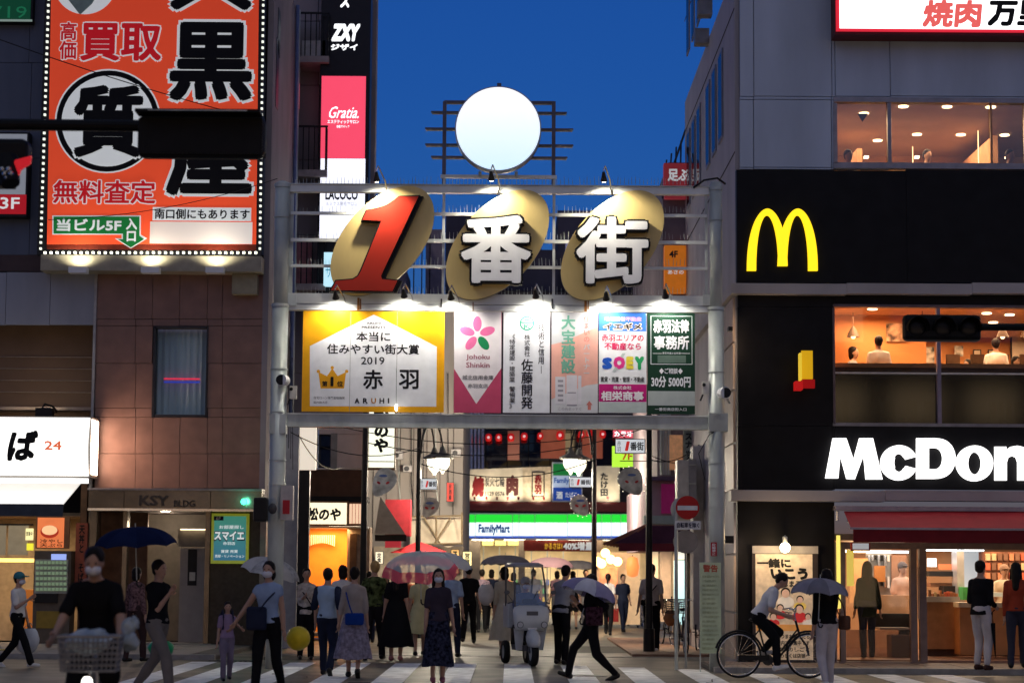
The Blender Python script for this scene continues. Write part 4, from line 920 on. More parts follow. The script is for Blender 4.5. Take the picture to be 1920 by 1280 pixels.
MB().add([a, b, d, c], [(0, 1, 2, 3)]).build('cloth', AWR, ra2)
px('front_bar', (1594, 990, 2200, 994), YR - 1.34, .06, MC['cassette_violet'], ra2); px('valance', (1600, 994, 2200, 1018), YR - 1.32, .02, AWD, ra2)
MB().tube([at(1570, 958, YR - .2), at(1570, 975, YR - .2)], .03).build('bracket', WHITE, ra2); MB().tube([at(1590, 975, YR - .15), at(1602, 991, YR - 1.3)], .02).build('arm', STEEL, ra2)
sf = thing('shop_front', at(1700, 1250, YR)); sf.parent = RB; sf.location = Vector(sf.location) - wloc(RB)
FRM = mat('frame_taupe', (.22, .17, .16), rough=.45, metal=.3)
px('transom', (1566, 1018, 2200, 1030), YR + .02, .15, FRM, sf); px('sill', (1566, 1240, 1735, 1250), YR - .02, .2, FRM, sf)
for x0, x1 in ((1566, 1569), (1576, 1586), (1708, 1720), (1725, 1738)): px('post', (x0, 1018, x1, 1250), YR, .16, FRM, sf)
px('handle', (1721, 1062, 1724, 1160), YR - .05, .04, mat('handle_warm', (.6, .4, .25), rough=.3), sf)
px('pane', (1587, 1030, 1707, 1240), YR + .08, .012, GLASS, sf)
px('low_haze_band', (1587, 1180, 1707, 1232), YR + .07, .008, glass('etched_band', (.6, .55, .55), .04, .3), sf)
px('lit_jamb', (1569, 1003, 1576, 1140), YR - .04, .03, glow('lit_jamb', (245, 225, 110), 1.0), sf)
px('yellow_sign', (1588, 1030, 1601, 1098), YR + .4, .04, glow('yellow_menu', (240, 210, 90), .8), sf)
px('beam_over_door', (1738, 1016, 2200, 1030), YR + .3, .1, FRP, sf)
# interior
zc = at(1700, 1012, YR + .4).z
IW = mat('warm_inner_wall', (.55, .34, .2), rough=.6, var=.15, scale=1)
MB().box(XR + .2, xe, YR + 6, YR + 6.1, 0, zc).build('inner_wall', IW, sf); MB().box(XR + .2, xe, YR + .25, YR + 6, zc, zc + .1).build('inner_ceiling', mat('shop_ceiling_pale', (.5, .4, .3), rough=.6), sf)
MB().box(XR + .2, xe, YR + .2, YR + 6, .09, .14).build('inner_floor', mat('terracotta_floor', (.35, .2, .14), rough=.35, var=.15), sf)
MB().box(XR + 1.6, XR + 1.7, YR + .3, YR + 6, 0, zc).build('inner_wall', IW, sf)
for r, m, y, n_ in (((1625, 1030, 1672, 1130), mat('steel_kitchen', (.42, .44, .45), rough=.3, metal=.5, var=.4, scale=2), 4, 'kitchen_panel'), ((1593, 1046, 1628, 1130), mat('orange_panel', (.7, .36, .14), rough=.5, emit=.2, ecol=(1, .5, .2)), 3.8, 'lit_panel'),
             ((1672, 1040, 1700, 1110), mat('brown_panel', (.3, .16, .1)), 3.9, 'panel'), ((1650, 1115, 1706, 1150), mat('cream_counter', (.7, .45, .3), rough=.4), 3, 'counter'),
             ((1640, 1060, 1660, 1090), mat('orange_card', (.45, .18, .05)), 3.7, 'card'), ((1640, 1150, 1706, 1175), DARKIN, 2.5, 'bench_back'), ((1650, 1176, 1706, 1180), mat('bench_top', (.4, .35, .3), rough=.3), 1.5, 'bench_top'),
             ((1672, 1190, 1706, 1240), mat('wood_box', (.4, .27, .17), rough=.5), 1.2, 'cabinet'), ((1738, 1128, 1800, 1216), mat('tan_cabinet', (.42, .24, .12), rough=.4), 2.0, 'counter'),
             ((1800, 1138, 2160, 1228), mat('orange_wood', (.62, .28, .10), rough=.4, var=.15, scale=2), 1.4, 'counter'), ((1798, 1130, 2160, 1139), mat('counter_cream', (.85, .72, .5), rough=.4), 1.3, 'counter_top'),
             ((1738, 1118, 1800, 1128), mat('counter_steel', (.4, .38, .36), rough=.3, metal=.6), 1.9, 'counter_top'), ((1738, 1216, 2160, 1240), mat('toe_kick', (.1, .06, .05)), 2.1, 'toe_kick'),
             ((1740, 1046, 1756, 1062), glow('tv_lit', (235, 240, 240), 1.3), 4, 'screen'), ((1762, 1057, 1788, 1067), glow('orange_lit', (235, 120, 70), .8), 3.5, 'lit_panel'),
             ((1742, 1070, 1792, 1080), DARKIN, 3.4, 'machine'), ((1745, 1092, 1792, 1100), mat('shelf_brown', (.25, .13, .08)), 3.6, 'shelf'), ((1770, 1098, 1794, 1120), DARKIN, 3.2, 'machine'),
             ((1792, 1030, 1845, 1110), glow('white_back_wall', (190, 205, 215), .6), 5.6, 'kitchen_panel'), ((1795, 1030, 1808, 1130), mat('steel_column', (.5, .5, .5), rough=.3, metal=.5), 3, 'column'),
             ((1806, 1100, 1822, 1124), mat('green_crate', (.05, .3, .08)), 2.6, 'crate'), ((1846, 1034, 1925, 1112), mat('menu_shelf', (.22, .09, .05), rough=.5, var=.3), 4.6, 'shelf_unit'),
             ((1852, 1110, 1880, 1118), glow('tray_card', (240, 220, 180), .5), 1.25, 'tray')):
    px(n_, r, YR + y, .1 if 'panel' in n_ or n_ in ('screen', 'card') else .5, m, sf)
rr_ = random.Random(3)
for i in range(7):
    for j in range(4):
        px('shelf_item', (1849 + i * 11, 1037 + j * 18, 1857 + i * 11, 1050 + j * 18), YR + 4.5, .08, mat('item_%s' % 'abcd'[rr_.randrange(4)], rr_.choice([(.5, .2, .1), (.6, .45, .25), (.2, .1, .06), (.6, .12, .06)]), rough=.5), sf)
for i in range(11):
    x = 1742 + i * 5; h = rr_.uniform(5, 14); px('counter_item', (x, 1118 - h, x + 4, 1118), YR + 2.1, .12, mat('item_%s' % 'abcd'[rr_.randrange(4)], (.4, .2, .1)), sf)
for i in range(14):
    x = 1628 + (i % 7) * 6; y = 1040 + (i // 7) * 40; px('kitchen_item', (x, y, x + 4, y + rr_.uniform(6, 22)), YR + 3.9, .08, rr_.choice([BLACK, CHROME, WHITE]), sf)
px('kitchen_light', (1630, 1032, 1705, 1036), YR + 3, .3, glow('kitchen_tube', (240, 250, 255), 6), sf); px('kitchen_light', (1745, 1030, 1845, 1032), YR + 3, .6, MC['kitchen_tube'], sf)
px('heat_lamp', (1590, 1030, 1630, 1035), YR + 2.2, .3, DL, sf)
for k in range(4): MB().disc(0, 0, .1, .1, 0, .02, 16).xf(Matrix.Translation((XR + 3 + k * 1.2, YR + 1.2, zc - .02)) @ Matrix.Rotation(PI / 2, 4, 'X')).build('downlight', DL, sf)
light('shop_lamp', 'AREA', (at(1660, 1010, YR + 4).x, YR + 4.0, zc - .06), 85, (1, .66, .38), 2.2, sf, rot=(0, 0, 0))
light('shop_lamp', 'AREA', (at(1870, 1010, YR + 3).x, YR + 3.2, zc - .06), 150, (1, .68, .42), 3.0, sf, rot=(0, 0, 0))
sg2 = px('small_display', (1596, 1017, 1632, 1032), YR - .6, .1, mat('display_red', (.3, .02, .02)), ra2); px('display_face', (1599, 1018, 1629, 1029), YR - .62, .02, glow('pale_display', (190, 190, 195), .6), ra2)

# ================================================================== RIGHT ALLEY BUILDINGS
YQ = YRB + .1
Q2 = thing('alley_building', at(1280, 1180, YQ), 'purple-grey building behind the arch on the right with orange 4F sign and roof railings', 'building')
PUR = mat('mauve_render', (.20, .17, .19), rough=.8, var=.15, scale=1, bump=.1)
xq = at(1243, 600, YQ).x
MB().box(xq, XR + 3, YQ, YQ + 12, at(1260, 800, YQ).z, at(1260, 372, YQ).z).build('wall', PUR, Q2)
MB().box(xq + .15, XR + 3, YQ + .3, YQ + 12, at(1260, 372, YQ).z, at(1260, 300, YQ).z).build('upper_wall', mat('slate_upper', (.12, .12, .17), rough=.7), Q2)
mb = MB()
for k in range(5): mb.tube([at(1242 + k * 11, 372, YQ - .05), at(1250 + k * 9, 300 - k * 12, YQ + .3)], .02)
mb.tube([at(1242, 372, YQ - .05), at(1290, 230, YQ + .2)], .025); mb.tube([at(1245, 330, YQ), at(1290, 322, YQ)], .02)
mb.build('roof_railing', DSTEEL, Q2)
for k in range(4): px('wall_panel', (1246, 390 + k * 100, 1290, 486 + k * 100), YQ - .03, .03, PUR, Q2)
s6 = thing('massage_sign', at(1265, 350, YQ - .4), 'maroon sign with white characters at the roof edge behind the arch', 'sign')
px('case', (1245, 306, 1292, 352), YQ - .5, .3, mat('maroon_case', (.14, .012, .018), rough=.5, emit=.25, ecol=(.5, .05, .07)), s6); lettering('lettering', '足ぷら', (1252, 317, 1310, 340), YQ - .505, WH, s6, bold=.04)
s7 = thing('floor_sign', at(1265, 546, YQ - .3), 'orange vertical sign reading 4F seen through the arch railings', 'sign')
px('case', (1246, 460, 1286, 548), YQ - .5, .3, mat('orange_case', (.5, .12, .01), rough=.5, emit=.35, ecol=(.9, .25, .02)), s7)
lettering('lettering', '4F', (1255, 470, 1271, 483), YQ - .505, DK, s7, bold=.04); lettering('lettering', 'あさの', (1252, 506, 1282, 514), YQ - .505, WH, s7, bold=.03)
px('dark_panel', (1246, 352.5, 1286, 372), YQ - .4, .2, MC['maroon_case'], s7)
# lower alley fronts on the right
YK = 46.5
K2 = thing('bar_building', at(1250, 1190, YK), 'pinkish alley shop building with magenta panel, posters and purple awning', 'building')
PKW = mat('rosy_plaster', (.42, .30, .34), rough=.7, var=.12, scale=1.5)
xk = at(1222, 900, YK).x
MB().box(xk, XR, YK + .3, YK + 10, at(0, 1020, YK).z, at(0, 890, YK).z).build('wall', PKW, K2)
MB().box(at(1236, 800, YK).x, XR, YK + .6, YK + 10, at(0, 890, YK).z, at(0, 640, YK).z).build('upper_wall', mat('rosy_grey', (.25, .2, .22), rough=.8), K2)
px('magenta_panel', (1240, 907, 1272, 962), YK + .2, .1, mat('magenta_paint', (.28, .02, .10), rough=.5, emit=.12, ecol=(.5, .02, .2)), K2)
px('cornice', (1216, 893, 1292, 900), YK, .4, mat('plum_cornice', (.12, .08, .14)), K2)
px('ledge', (1208, 966, 1290, 982), YK - .1, .6, mat('mint_ledge', (.42, .5, .47), rough=.5), K2)
pt = px('poster_panel', (1256, 815, 1280, 880), YK - .1, .15, mat('food_photo', (.45, .18, .08), rough=.5, var=.9, scale=5, emit=.3, ecol=(.6, .3, .15)), K2)
px('vertical_board', (1282, 806, 1302, 880), YK - .1, .15, mat('green_grey_board', (.3, .33, .27), var=.3), K2); lettering('lettering', vert('スナック'), (1285, 812, 1298, 870), YK - .11, DK, K2, bold=.05)
for k in range(4): MB().tube([at(1240 + k * 5, 890, YK + .1), at(1240 + k * 5, 700, YK + .1)], .035, 6).build('pipe', STEEL, K2)
pu = MB(); A1, A2 = at(1186, 975, 49), at(1296, 985, 46.2); B1, B2_ = at(1132, 1020, 49.5), at(1296, 1030, 45.2)
pw = thing('purple_awning', at(1230, 1032, YK), 'dark purple fabric awning sloping over the alley shop on the right', 'awning')
MB().pxprism([(1212, 985), (1296, 985), (1296, 1018), (1150, 1018), (1180, 1004)], YK - .9, .9).build('canopy', mat('purple_cloth', (.06, .02, .055), rough=.7), pw)
px('valance', (1160, 1018, 1296, 1033), YK - .95, .05, mat('wine_cloth', (.12, .015, .03), rough=.7), pw)
mb = MB()
for k in range(6): mb.tube([at(1212 - k * 3, 984 + k * 2, YK - .9), at(1132 + k * 6, 1020 + k, YK - .5)], .03)
mb.build('rolled_edge', mat('copper_vinyl', (.28, .12, .09), rough=.25), pw)
gf = px('ground_floor_wall', (1262, 1030, 1345, 1185), YK + .2, .2, mat('beige_front', (.5, .4, .3), rough=.6), K2)
px('lit_door', (1264, 1050, 1286, 1170), YK + .1, .08, glow('lit_door_cyan', (190, 235, 240), .9), K2); px('lit_door', (1266, 1034, 1284, 1048), YK + .1, .08, glow('lit_transom', (235, 235, 220), 1.0), K2)
px('lit_column', (1222, 1034, 1234, 1165), YK + .3, .1, glow('lit_cream', (235, 205, 165), .7), K2); px('lit_column', (1238, 1034, 1258, 1165), YK + .5, .1, mat('tan_column', (.5, .38, .28), emit=.2, ecol=(.9, .6, .4)), K2)
px('door_frame', (1287, 1034, 1292, 1180), YK, .2, BLACK, K2); px('door_frame', (1300, 1034, 1306, 1180), YK - .1, .2, mat('brown_frame', (.2, .1, .06)), K2)
light('alley_shop_lamp', 'AREA', at(1240, 1036, YK - .5), 40, (1, .75, .5), .8, K2, rot=(0, 0, 0))
# snack stand further in
SN = thing('snack_stand', ground(1160, 1165), 'brightly lit snack stand with food photo panel and hanging lights in the alley', 'stall')
Yn = 62.0; SN.location = (at(1160, 1100, Yn).x, Yn, 0); WL[SN.name] = Vector(SN.location)
px('back_panel', (1118, 1035, 1200, 1170), Yn + .5, .1, mat('stand_cream', (.6, .45, .3), emit=.3, ecol=(1, .65, .35)), SN)
px('photo_panel', (1124, 1062, 1158, 1100), Yn, .08, mat('dish_photo', (.6, .2, .1), var=.9, scale=4, emit=.6, ecol=(.9, .35, .18)), SN)
px('white_counter', (1124, 1100, 1158, 1140), Yn - .1, .5, WHITE, SN); px('red_stand', (1140, 1140, 1160, 1165), Yn - .2, .3, mat('stand_red', (.35, .03, .03)), SN)
for x, y in ((1120, 1052), (1145, 1048), (1128, 1056), (1158, 1052), (1135, 1036)): MB().ell(at(x, y, Yn - .3), .13).build('bulb', glow('bulb_amber', (255, 200, 120), 8), SN, smooth=True)
light('stand_lamp', 'POINT', at(1140, 1050, Yn - 1), 60, (1, .7, .4), .2, SN)
ln_ = thing('orange_lantern', at(1186, 1072, 55), 'glowing orange paper lantern beside the alley shop', 'lantern')
MB().lathe([(.04, -.26), (.13, -.22), (.17, 0), (.13, .22), (.04, .26)], at(1186, 1062, 55)).build('shade', glow('lantern_orange', (245, 130, 70), 1.3), ln_, smooth=True)
MB().tube([at(1186, 1040, 55), at(1186, 1048, 55)], .01).build('hook', BLACK, ln_)
# white service casing and boxes
ac = thing('white_casing', at(1300, 1100, 43), 'tall white metal casing wall beside the no entry sign', 'cabinet')
px('side_panel', (1270, 862, 1292, 992), 43.1, .6, mat('casing_white', (.55, .54, .52), rough=.5), ac); px('face', (1292, 860, 1306, 955), 43.0, .6, mat('casing_grey', (.28, .28, .3), rough=.5), ac)
px('body', (1300, 835, 1345, 1180), 43.6, .8, mat('casing_pale', (.5, .49, .49), rough=.6, var=.1), ac)
for y0 in (870, 905, 945): px('rail', (1292, y0, 1306, y0 + 2), 42.97, .03, STEEL, ac)
# ================================================================== THE GATE
YA = 35.3
q = YA / 4000
AG = thing('street_arch', (at(930, 1255, YA).x, YA, 0), 'wide steel entrance arch on two round pillars spanning the shopping street, with gold discs', 'arch')
def pillar(x0, y0, x1, y1, r0, r1):
    m = MB(); t = at(x0, y0, YA); b = at(x1, y1, YA); mid = Vector((b.x, YA, at(x1, 780, YA).z))
    xb_ = b.x
    m.cone((xb_, YA, 0), (xb_, YA, at(0, 572, YA).z), r0, r0, 24); m.cone((xb_, YA, at(0, 572, YA).z), (xb_, YA, t.z), r1, r1, 24)
    o = m.build('pillar', STEEL, AG, smooth=False)
    for p in o.data.polygons: p.use_smooth = len(p.vertices) == 4
    c = MB()
    for yy, h in ((348, .06), (405, .02), (572, .05), (690, .02), (770, .02), (860, .02), (905, .015), (940, .015)):
        z = at(0, yy, YA).z; rr = (r1 if yy < 560 else r0) + .012; c = MB(); c.cone((xb_, YA, z), (xb_, YA, z + h), rr, rr, 24); c.build('collar', STEEL, o)
    c = MB().ell((xb_, YA, t.z), (r1, r1, .05), 16, 6); c.build('cap', STEEL, o, smooth=True)
    return o
PLf = pillar(519, 345, 513, 1240, .135, .125); PRt = pillar(1343, 345, 1345, 1257, .13, .105)
def bm_(name, r, m=BEAMW, dy=0.0, d=.12): return px(name, r, YA + dy, d, m, AG)
bm_('top_beam', (530, 348.5, 1332, 362), d=.14); bm_('top_beam_lip', (530, 346, 1332, 348), dy=-.02, d=.18, m=STEEL)
bm_('rail', (545, 399, 1326, 404.5), d=.05); bm_('rail', (545, 449, 1326, 455), d=.05); bm_('rail', (545, 498, 1326, 503), d=.05)
bm_('main_beam', (531, 552, 1345, 571), d=.2); bm_('main_beam', (531, 572, 1345, 583), dy=.01, d=.2)
bm_('lower_beam', (535, 779, 1332, 802), m=STEEL, d=.22); bm_('lower_beam_lip', (535, 776.5, 1332, 778.6), dy=-.02, d=.26, m=BEAMW)
for r in ((541, 350, 549, 575), (1322, 362, 1327, 552), (829, 331, 834, 575), (1036, 331, 1041, 578)): bm_('upright', r, m=STEEL if r[0] > 1300 or r[0] < 600 else BEAMW, dy=.06, d=.07)
bm_('collar_box', (505, 776, 536, 812), m=STEEL, dy=-.13, d=.3); bm_('collar_box', (1329, 774, 1365, 808), m=STEEL, dy=-.13, d=.3)
bm_('gusset_plate', (1318, 552, 1346, 573), m=STEEL, dy=-.02, d=.02); bm_('gusset_plate', (531, 552, 556, 573), m=STEEL, dy=-.02, d=.02)
bm_('tie_bracket', (826, 560, 829, 576), m=DSTEEL, dy=-.03, d=.05); bm_('tie_bracket', (1034, 560, 1037, 578), m=DSTEEL, dy=-.03, d=.05)
mb = MB()
for yy in (346, 399, 449, 498, 552):
    for x in range(548, 1326, 7):
        if random.random() < .06: continue
        p = at(x + random.uniform(-1, 1), yy, YA + .03); s = random.uniform(.08, .14)
        if yy in (399, 449, 498) and s < .06: continue
        mb.cone(p, p + Vector((random.uniform(-.01, .01), random.uniform(-.02, .02), s)), .0055, .003, 3)
tag(mb.build('bird_spikes', STEEL, AG), kind='stuff')
# frame behind the round sign
for x in (833, 1038): bm_('sign_post', (x - 3.5, 190, x + 3.5, 352), m=mat('bronze_steel', (.10, .09, .11), rough=.4, metal=.6), dy=.1, d=.07)
for r in ((833, 189, 1038, 196), (808, 209, 1063, 215), (797, 240, 1075, 246), (797, 270, 1075, 276), (808, 293, 1064, 299)): bm_('slat', (r[0], r[1], r[2], r[3] - 3), m=MC['bronze_steel'], dy=.18, d=.05); bm_('slat', (r[0] + 2, r[3] - 2, r[2] - 2, r[3]), m=mat('slat_gold', (.25, .2, .13), rough=.4, metal=.4), dy=.2, d=.03)
bm_('cross_rail', (826, 328, 1044, 334), dy=.02, d=.08)
px('cap_post', (932, 156, 940, 175), YA + .2, .07, MC['bronze_steel'], AG)
# gold discs with thick characters
GOLD = mat('champagne_gold', (.66, .50, .21), rough=.45, metal=.25, var=.14, scale=1.4, bump=.02, streak=.6)
GEDGE = mat('gold_edge', (.3, .24, .13), rough=.4, metal=.4)
for cx, cy in ((717.5, 453), (933, 460), (1148, 461)):
    c = at(cx, cy, YA); o = MB().disc(c.x, c.z, 124 * q, 72 * q, YA - .10, .10, 64, rot=math.radians(49.5)).build('gold_disc', GOLD, AG)
    o.data.materials.append(GEDGE)
    for p in o.data.polygons: p.material_index = 1 if len(p.vertices) == 4 else 0
one = [(1145, 210), (1300, 205), (1000, 840), (1008, 868), (1130, 880), (1092, 962), (600, 955), (640, 882), (775, 870), (815, 845), (838, 805), (1003, 400), (852, 393), (885, 322), (960, 310), (1050, 280), (1110, 240)]
one = [(480 + x / 4.267, 320 + y / 4.267) for x, y in one]
def offset(pts, d):
    n = len(pts); out = []; ar = sum(pts[i][0] * pts[(i + 1) % n][1] - pts[(i + 1) % n][0] * pts[i][1] for i in range(n)); sg = 1 if ar > 0 else -1
    for i in range(n):
        a = Vector(pts[i - 1]); b = Vector(pts[i]); c = Vector(pts[(i + 1) % n]); e1 = (b - a).normalized(); e2 = (c - b).normalized()
        n1 = Vector((e1.y, -e1.x)) * sg; n2 = Vector((e2.y, -e2.x)) * sg; m = (n1 + n2); m = m / max(.5, m.length_squared / 2 * 1.0) if m.length > .1 else n1
        out.append((b.x + m.x * d, b.y + m.y * d))
    return out
CHB = mat('character_black', (.008, .008, .009), rough=.5); CHR = mat('character_red', (.50, .035, .018), rough=.4, var=.06, scale=1.5); CHW = mat('character_white', (.86, .86, .88), rough=.4, var=.04)
n1_ = MB().pxprism(offset(one, 2.2), YA - .28, .19).build('character', CHB, AG)
MB().pxprism([(x + 7, y + 1.5) for x, y in offset(one, 1.5)], YA - .24, .14).build('character_shadow', CHB, AG)
MB().pxprism(one, YA - .30, .018).build('character_face', CHR, n1_)
def flatglyph(name, s, r, Yc, face, par):
    o = lettering('character', s, r, Yc, CHB, par, bold=.028, grow=.030, deep=.17, proud=0)
    lettering('character_face', s, r, Yc, face, o, bold=.028, proud=.02, deep=.015); return o
flatglyph('character', '番', (864, 404, 996, 531), YA - .28, CHW, AG); flatglyph('character', '街', (1080, 407, 1216, 532), YA - .28, CHW, AG)
# rust streaks under the discs
for x, y0, y1, w_ in ((672, 558, 582, 2.2), (676, 560, 580, 1.2), (1098, 560, 584, 2.4), (1103, 560, 580, 1), (887, 566, 583, .8)):
    px('rust_stain', (x - w_, y0, x + w_, y1), YA - .003, .002, mat('rust', (.30, .13, .035), rough=.8, var=.3, scale=20), AG)
# gooseneck lamps
def lamp(px_, py_, bx, by, down=True):
    h = at(px_, py_, YA - (.62 if down == 2 else .42)); b_ = at(bx, by, YA)
    L = thing('gooseneck_lamp', b_); L.parent = AG; L.location = Vector(b_) - wloc(AG)
    tgt = at(px_ + 6, py_ + (60 if down == 1 else 130), YA)
    d = (tgt - h).normalized()
    MB().cone(h - d * .07, h + d * .02, .022, .040, 14).cone(h + d * .02, h + d * .085, .040, .060, 14).build('shade', mat('lamp_bronze', (.06, .055, .05), rough=.35, metal=.6), L, smooth=False)
    MB().tube([h - d * .09, h - d * .16 + Vector((.03, .03, .02)), h + Vector((.12, .3, -.02)), h + Vector((.14, .5, -.12)), Vector((b_.x, YA - .02, b_.z))], .012).build('arm', CHROME, L)
    MB().ell(h + d * .085, (.04, .04, .03), 10, 6).build('bulb', glow('arch_bulb', (255, 245, 215), 20), L)
    return h, d
for x, y, bx, by in ((706, 330, 722, 366), (921, 328, 932, 366), (1132, 330, 1148, 366)):
    h, d = lamp(x, y, bx, by, 2)
    l = light('gate_lamp_beam', 'SPOT', h + d * .12, 140, (1, .92, .72), .05, AG, spot=125, blend=.5); aim(l, h, at(x + 15, y + 120, YA))
for x, y in ((629, 551), (757, 548), (845, 552), (1004, 549), (1136, 553), (1247, 549)):
    h, d = lamp(x, y, x + 9, 575, 1)
    l = light('gate_lamp_beam', 'SPOT', h + d * .10, 120, (1, .95, .84), .05, AG, spot=140, blend=.6); aim(l, h, at(x, y + 95, YA))
# ---- round lit sign (its printed character is left out)
rs = thing('round_sign', at(934, 328, YA), 'glowing white round sign on a slatted frame above the arch', 'sign')
c = at(934, 246, YA)
MB().disc(c.x, c.z, 82 * q, 82 * q, YA - .20, .26, 64).build('case', mat('round_case', (.25, .25, .3), rough=.3, metal=.5), rs)
MB().disc(c.x, c.z, 79.5 * q, 79.5 * q, YA - .22, .02, 64).build('face', gradmat('round_face', (205, 232, 250), (252, 252, 255), 1.0), rs)
MB().tube([at(900, 322, YA), at(900, 331, YA)], .03).build('bracket', STEEL, rs); MB().tube([at(968, 322, YA), at(968, 331, YA)], .03).build('bracket', STEEL, rs)
# ---- banner boards
def board(r, label, m, Yb=YA - .03, seams=()):
    t = thing('banner_board', at((r[0] + r[2]) / 2, r[3], Yb), label, 'sign'); px('panel', r, Yb, .03, m, t)
    for x in seams: px('seam', (x - .4, r[1], x + .4, r[3]), Yb - .0015, .002, mat('seam_grey', (.3, .3, .28)), t)
    return t
YF = YA - .03
prnt = lambda n, c, **k: mat(n, lin(c), rough=.4, var=.05, **k)
t1 = board((567, 583.5, 833, 772), 'yellow and white award banner board with a crown, widest of the arch boards', prnt('print_yellow_gold', (232, 165, 22)), seams=(656.5, 744))
MB().pxprism([(581, 648.5), (701, 589.5), (819, 650), (818, 762), (581, 761)], YF - 0.00060, .003).build('house_print', prnt('print_offwhite', (232, 232, 234)), t1)
INK2 = prnt('print_ink', (22, 22, 24))
for s, r, b in (('ARUHI', (687, 604, 714, 608), .02), ('PRESENTS', (678, 611, 723, 616), .02), ('本当に', (668, 622, 732, 640), .02), ('住みやすい街大賞', (613, 645, 786, 664), .02), ('2019', (677, 669, 721, 683), .01), ('赤', (681, 693, 718, 729), .02), ('羽', (748, 693, 785, 729), .02), ('住宅ローン専門金融機関', (588, 743, 646, 748), 0), ('国内最大手', (588, 752, 614, 756), 0)): lettering('lettering', s, r, YF - 0.00120, INK2, t1, bold=b)
for i, ch in enumerate('ARUHI'): lettering('lettering', ch, (665 + i * 15.5, 746, 674 + i * 15.5 - (6 if ch == 'I' else 0), 756), YF - 0.00120, INK2 if ch != 'U' else prnt('print_amber', (190, 125, 15)), t1, bold=.03)
cr = [(597, 697), (613, 705), (623, 690), (633, 705), (649, 697), (645, 728), (601, 728)]
MB().pxprism(cr, YF - 0.00120, .003).build('crown_print', prnt('print_crown', (228, 160, 30)), t1)
for x, y in ((597, 696), (623, 689), (650, 696)): c = at(x, y, YF); MB().disc(c.x, c.z, 3.2 * q, 3.2 * q, YF - 0.00120, .003, 14).build('crown_print', MC['print_crown'], t1)
lettering('lettering', '第', (604, 714, 614, 724), YF - 0.00220, INK2, t1, bold=.03); lettering('lettering', '1', (619, 706, 626, 724), YF - 0.00220, INK2, t1, bold=.06); lettering('lettering', '位', (632, 714, 643, 724), YF - 0.00220, INK2, t1, bold=.03)
t2 = board((851.5, 584.5, 940, 773.5), 'pink and white banner board with a five petal flower emblem', prnt('print_rose', (190, 72, 105)))
MB().pxprism([(851.5, 584.5), (940, 584.5), (940, 690), (893, 757), (851.5, 691)], YF - 0.00060, .003).build('field_print', prnt('print_pinkwhite', (232, 224, 226)), t2)
for k in range(5):
    an = math.radians(90 + 72 * k); cx, cy = 895 + 20 * math.cos(an), 627 - 20 * math.sin(an); c = at(cx, cy, YF)
    MB().disc(c.x, c.z, 14.5 * q, 8.2 * q, YF - 0.00120, .003, 20, rot=an).build('petal_print', prnt('print_petal', (225, 110, 160)) if k != 3 else prnt('print_leaf', (30, 130, 80)), t2)
for s, r, c_ in (('Johoku', (874, 664, 918, 676), (165, 90, 105)), ('Shinkin', (874, 679, 918, 689), (165, 90, 105)), ('城北信用金庫', (867, 703, 925, 712), (90, 88, 90)), ('赤羽支店', (877, 719, 915, 727), (110, 108, 110))): lettering('lettering', s, r, YF - 0.00120, prnt('p%d' % c_[0], c_), t2, bold=.01)
t3 = board((943.5, 585, 1031, 773.5), 'white banner board with vertical black brush calligraphy and a green round emblem', prnt('print_white', (232, 233, 238)))
c = at(988, 606, YF); G3 = prnt('print_sage', (60, 145, 120))
MB().disc(c.x, c.z, 14 * q, 14 * q, YF - 0.00100, .003, 28).build('emblem_print', G3, t3); MB().disc(c.x, c.z, 11 * q, 11 * q, YF - 0.00200, .003, 28).build('emblem_print', MC['print_white'], t3)
px('emblem_bar', (974, 603, 1002, 606), YF - 0.00280, .003, G3, t3); lettering('lettering', 'K', (982, 608, 994, 616), YF - 0.00280, G3, t3, bold=.04); px('emblem_bar', (983, 598, 993, 600.5), YF - 0.00280, .003, G3, t3)
for s, r, b in ((vert('|技術と信用|'), (1009, 594, 1021, 700), .006), (vert('株式会社'), (983, 627, 994, 668), .006), (vert('佐藤開発'), (977, 673, 999, 766), .014), (vert('《特定建設・建築業'), (955, 626, 966, 716), .006), (vert('警備業》'), (955, 724, 966, 766), .006)): lettering('lettering', s, r, YF - 0.00120, INK2, t3, bold=b)
t4 = board((1034, 585.5, 1121, 773.5), 'faded salmon and grey banner board with washed-out green characters', prnt('print_faded', (205, 205, 208)))
MB().pxprism([(1034, 646), (1058, 640), (1121, 612), (1121, 719), (1100, 722), (1034, 748)], YF - 0.00060, .003).build('field_print', prnt('print_salmon', (228, 170, 155)), t4)
lettering('lettering', vert('大宝建設'), (1052, 591, 1079, 700), YF - 0.00140, prnt('print_washed_green', (112, 172, 150)), t4, bold=.03)
lettering('lettering', vert('住まいの'), (1094, 592, 1106, 641), YF - 0.00140, prnt('print_washed_red', (222, 130, 120)), t4, bold=.01); lettering('lettering', vert('パートナー'), (1094, 645, 1106, 700), YF - 0.00140, MC['print_faded'], t4, bold=.02)
for r in ((1041, 706, 1060, 757), (1062, 703, 1082, 760), (1084, 704, 1090, 758)): px('building_print', r, YF - 0.00140, .003, prnt('print_palegrey', (212, 208, 214)), t4)
for k in range(5): px('line_print', (1046, 712 + k * 9, 1056, 716 + k * 9), YF - 0.00220, .003, prnt('print_midgrey', (150, 145, 155)), t4)
c = at(1073, 748, YF); px('line_print', (1064, 735, 1080, 737), YF - 0.00220, .003, MC['print_midgrey'], t4); px('line_print', (1063, 758, 1082, 760), YF - 0.00220, .003, MC['print_midgrey'], t4)
lettering('lettering', 'この先まっすぐ', (1047, 763, 1090, 769), YF - 0.00220, MC['print_midgrey'], t4)
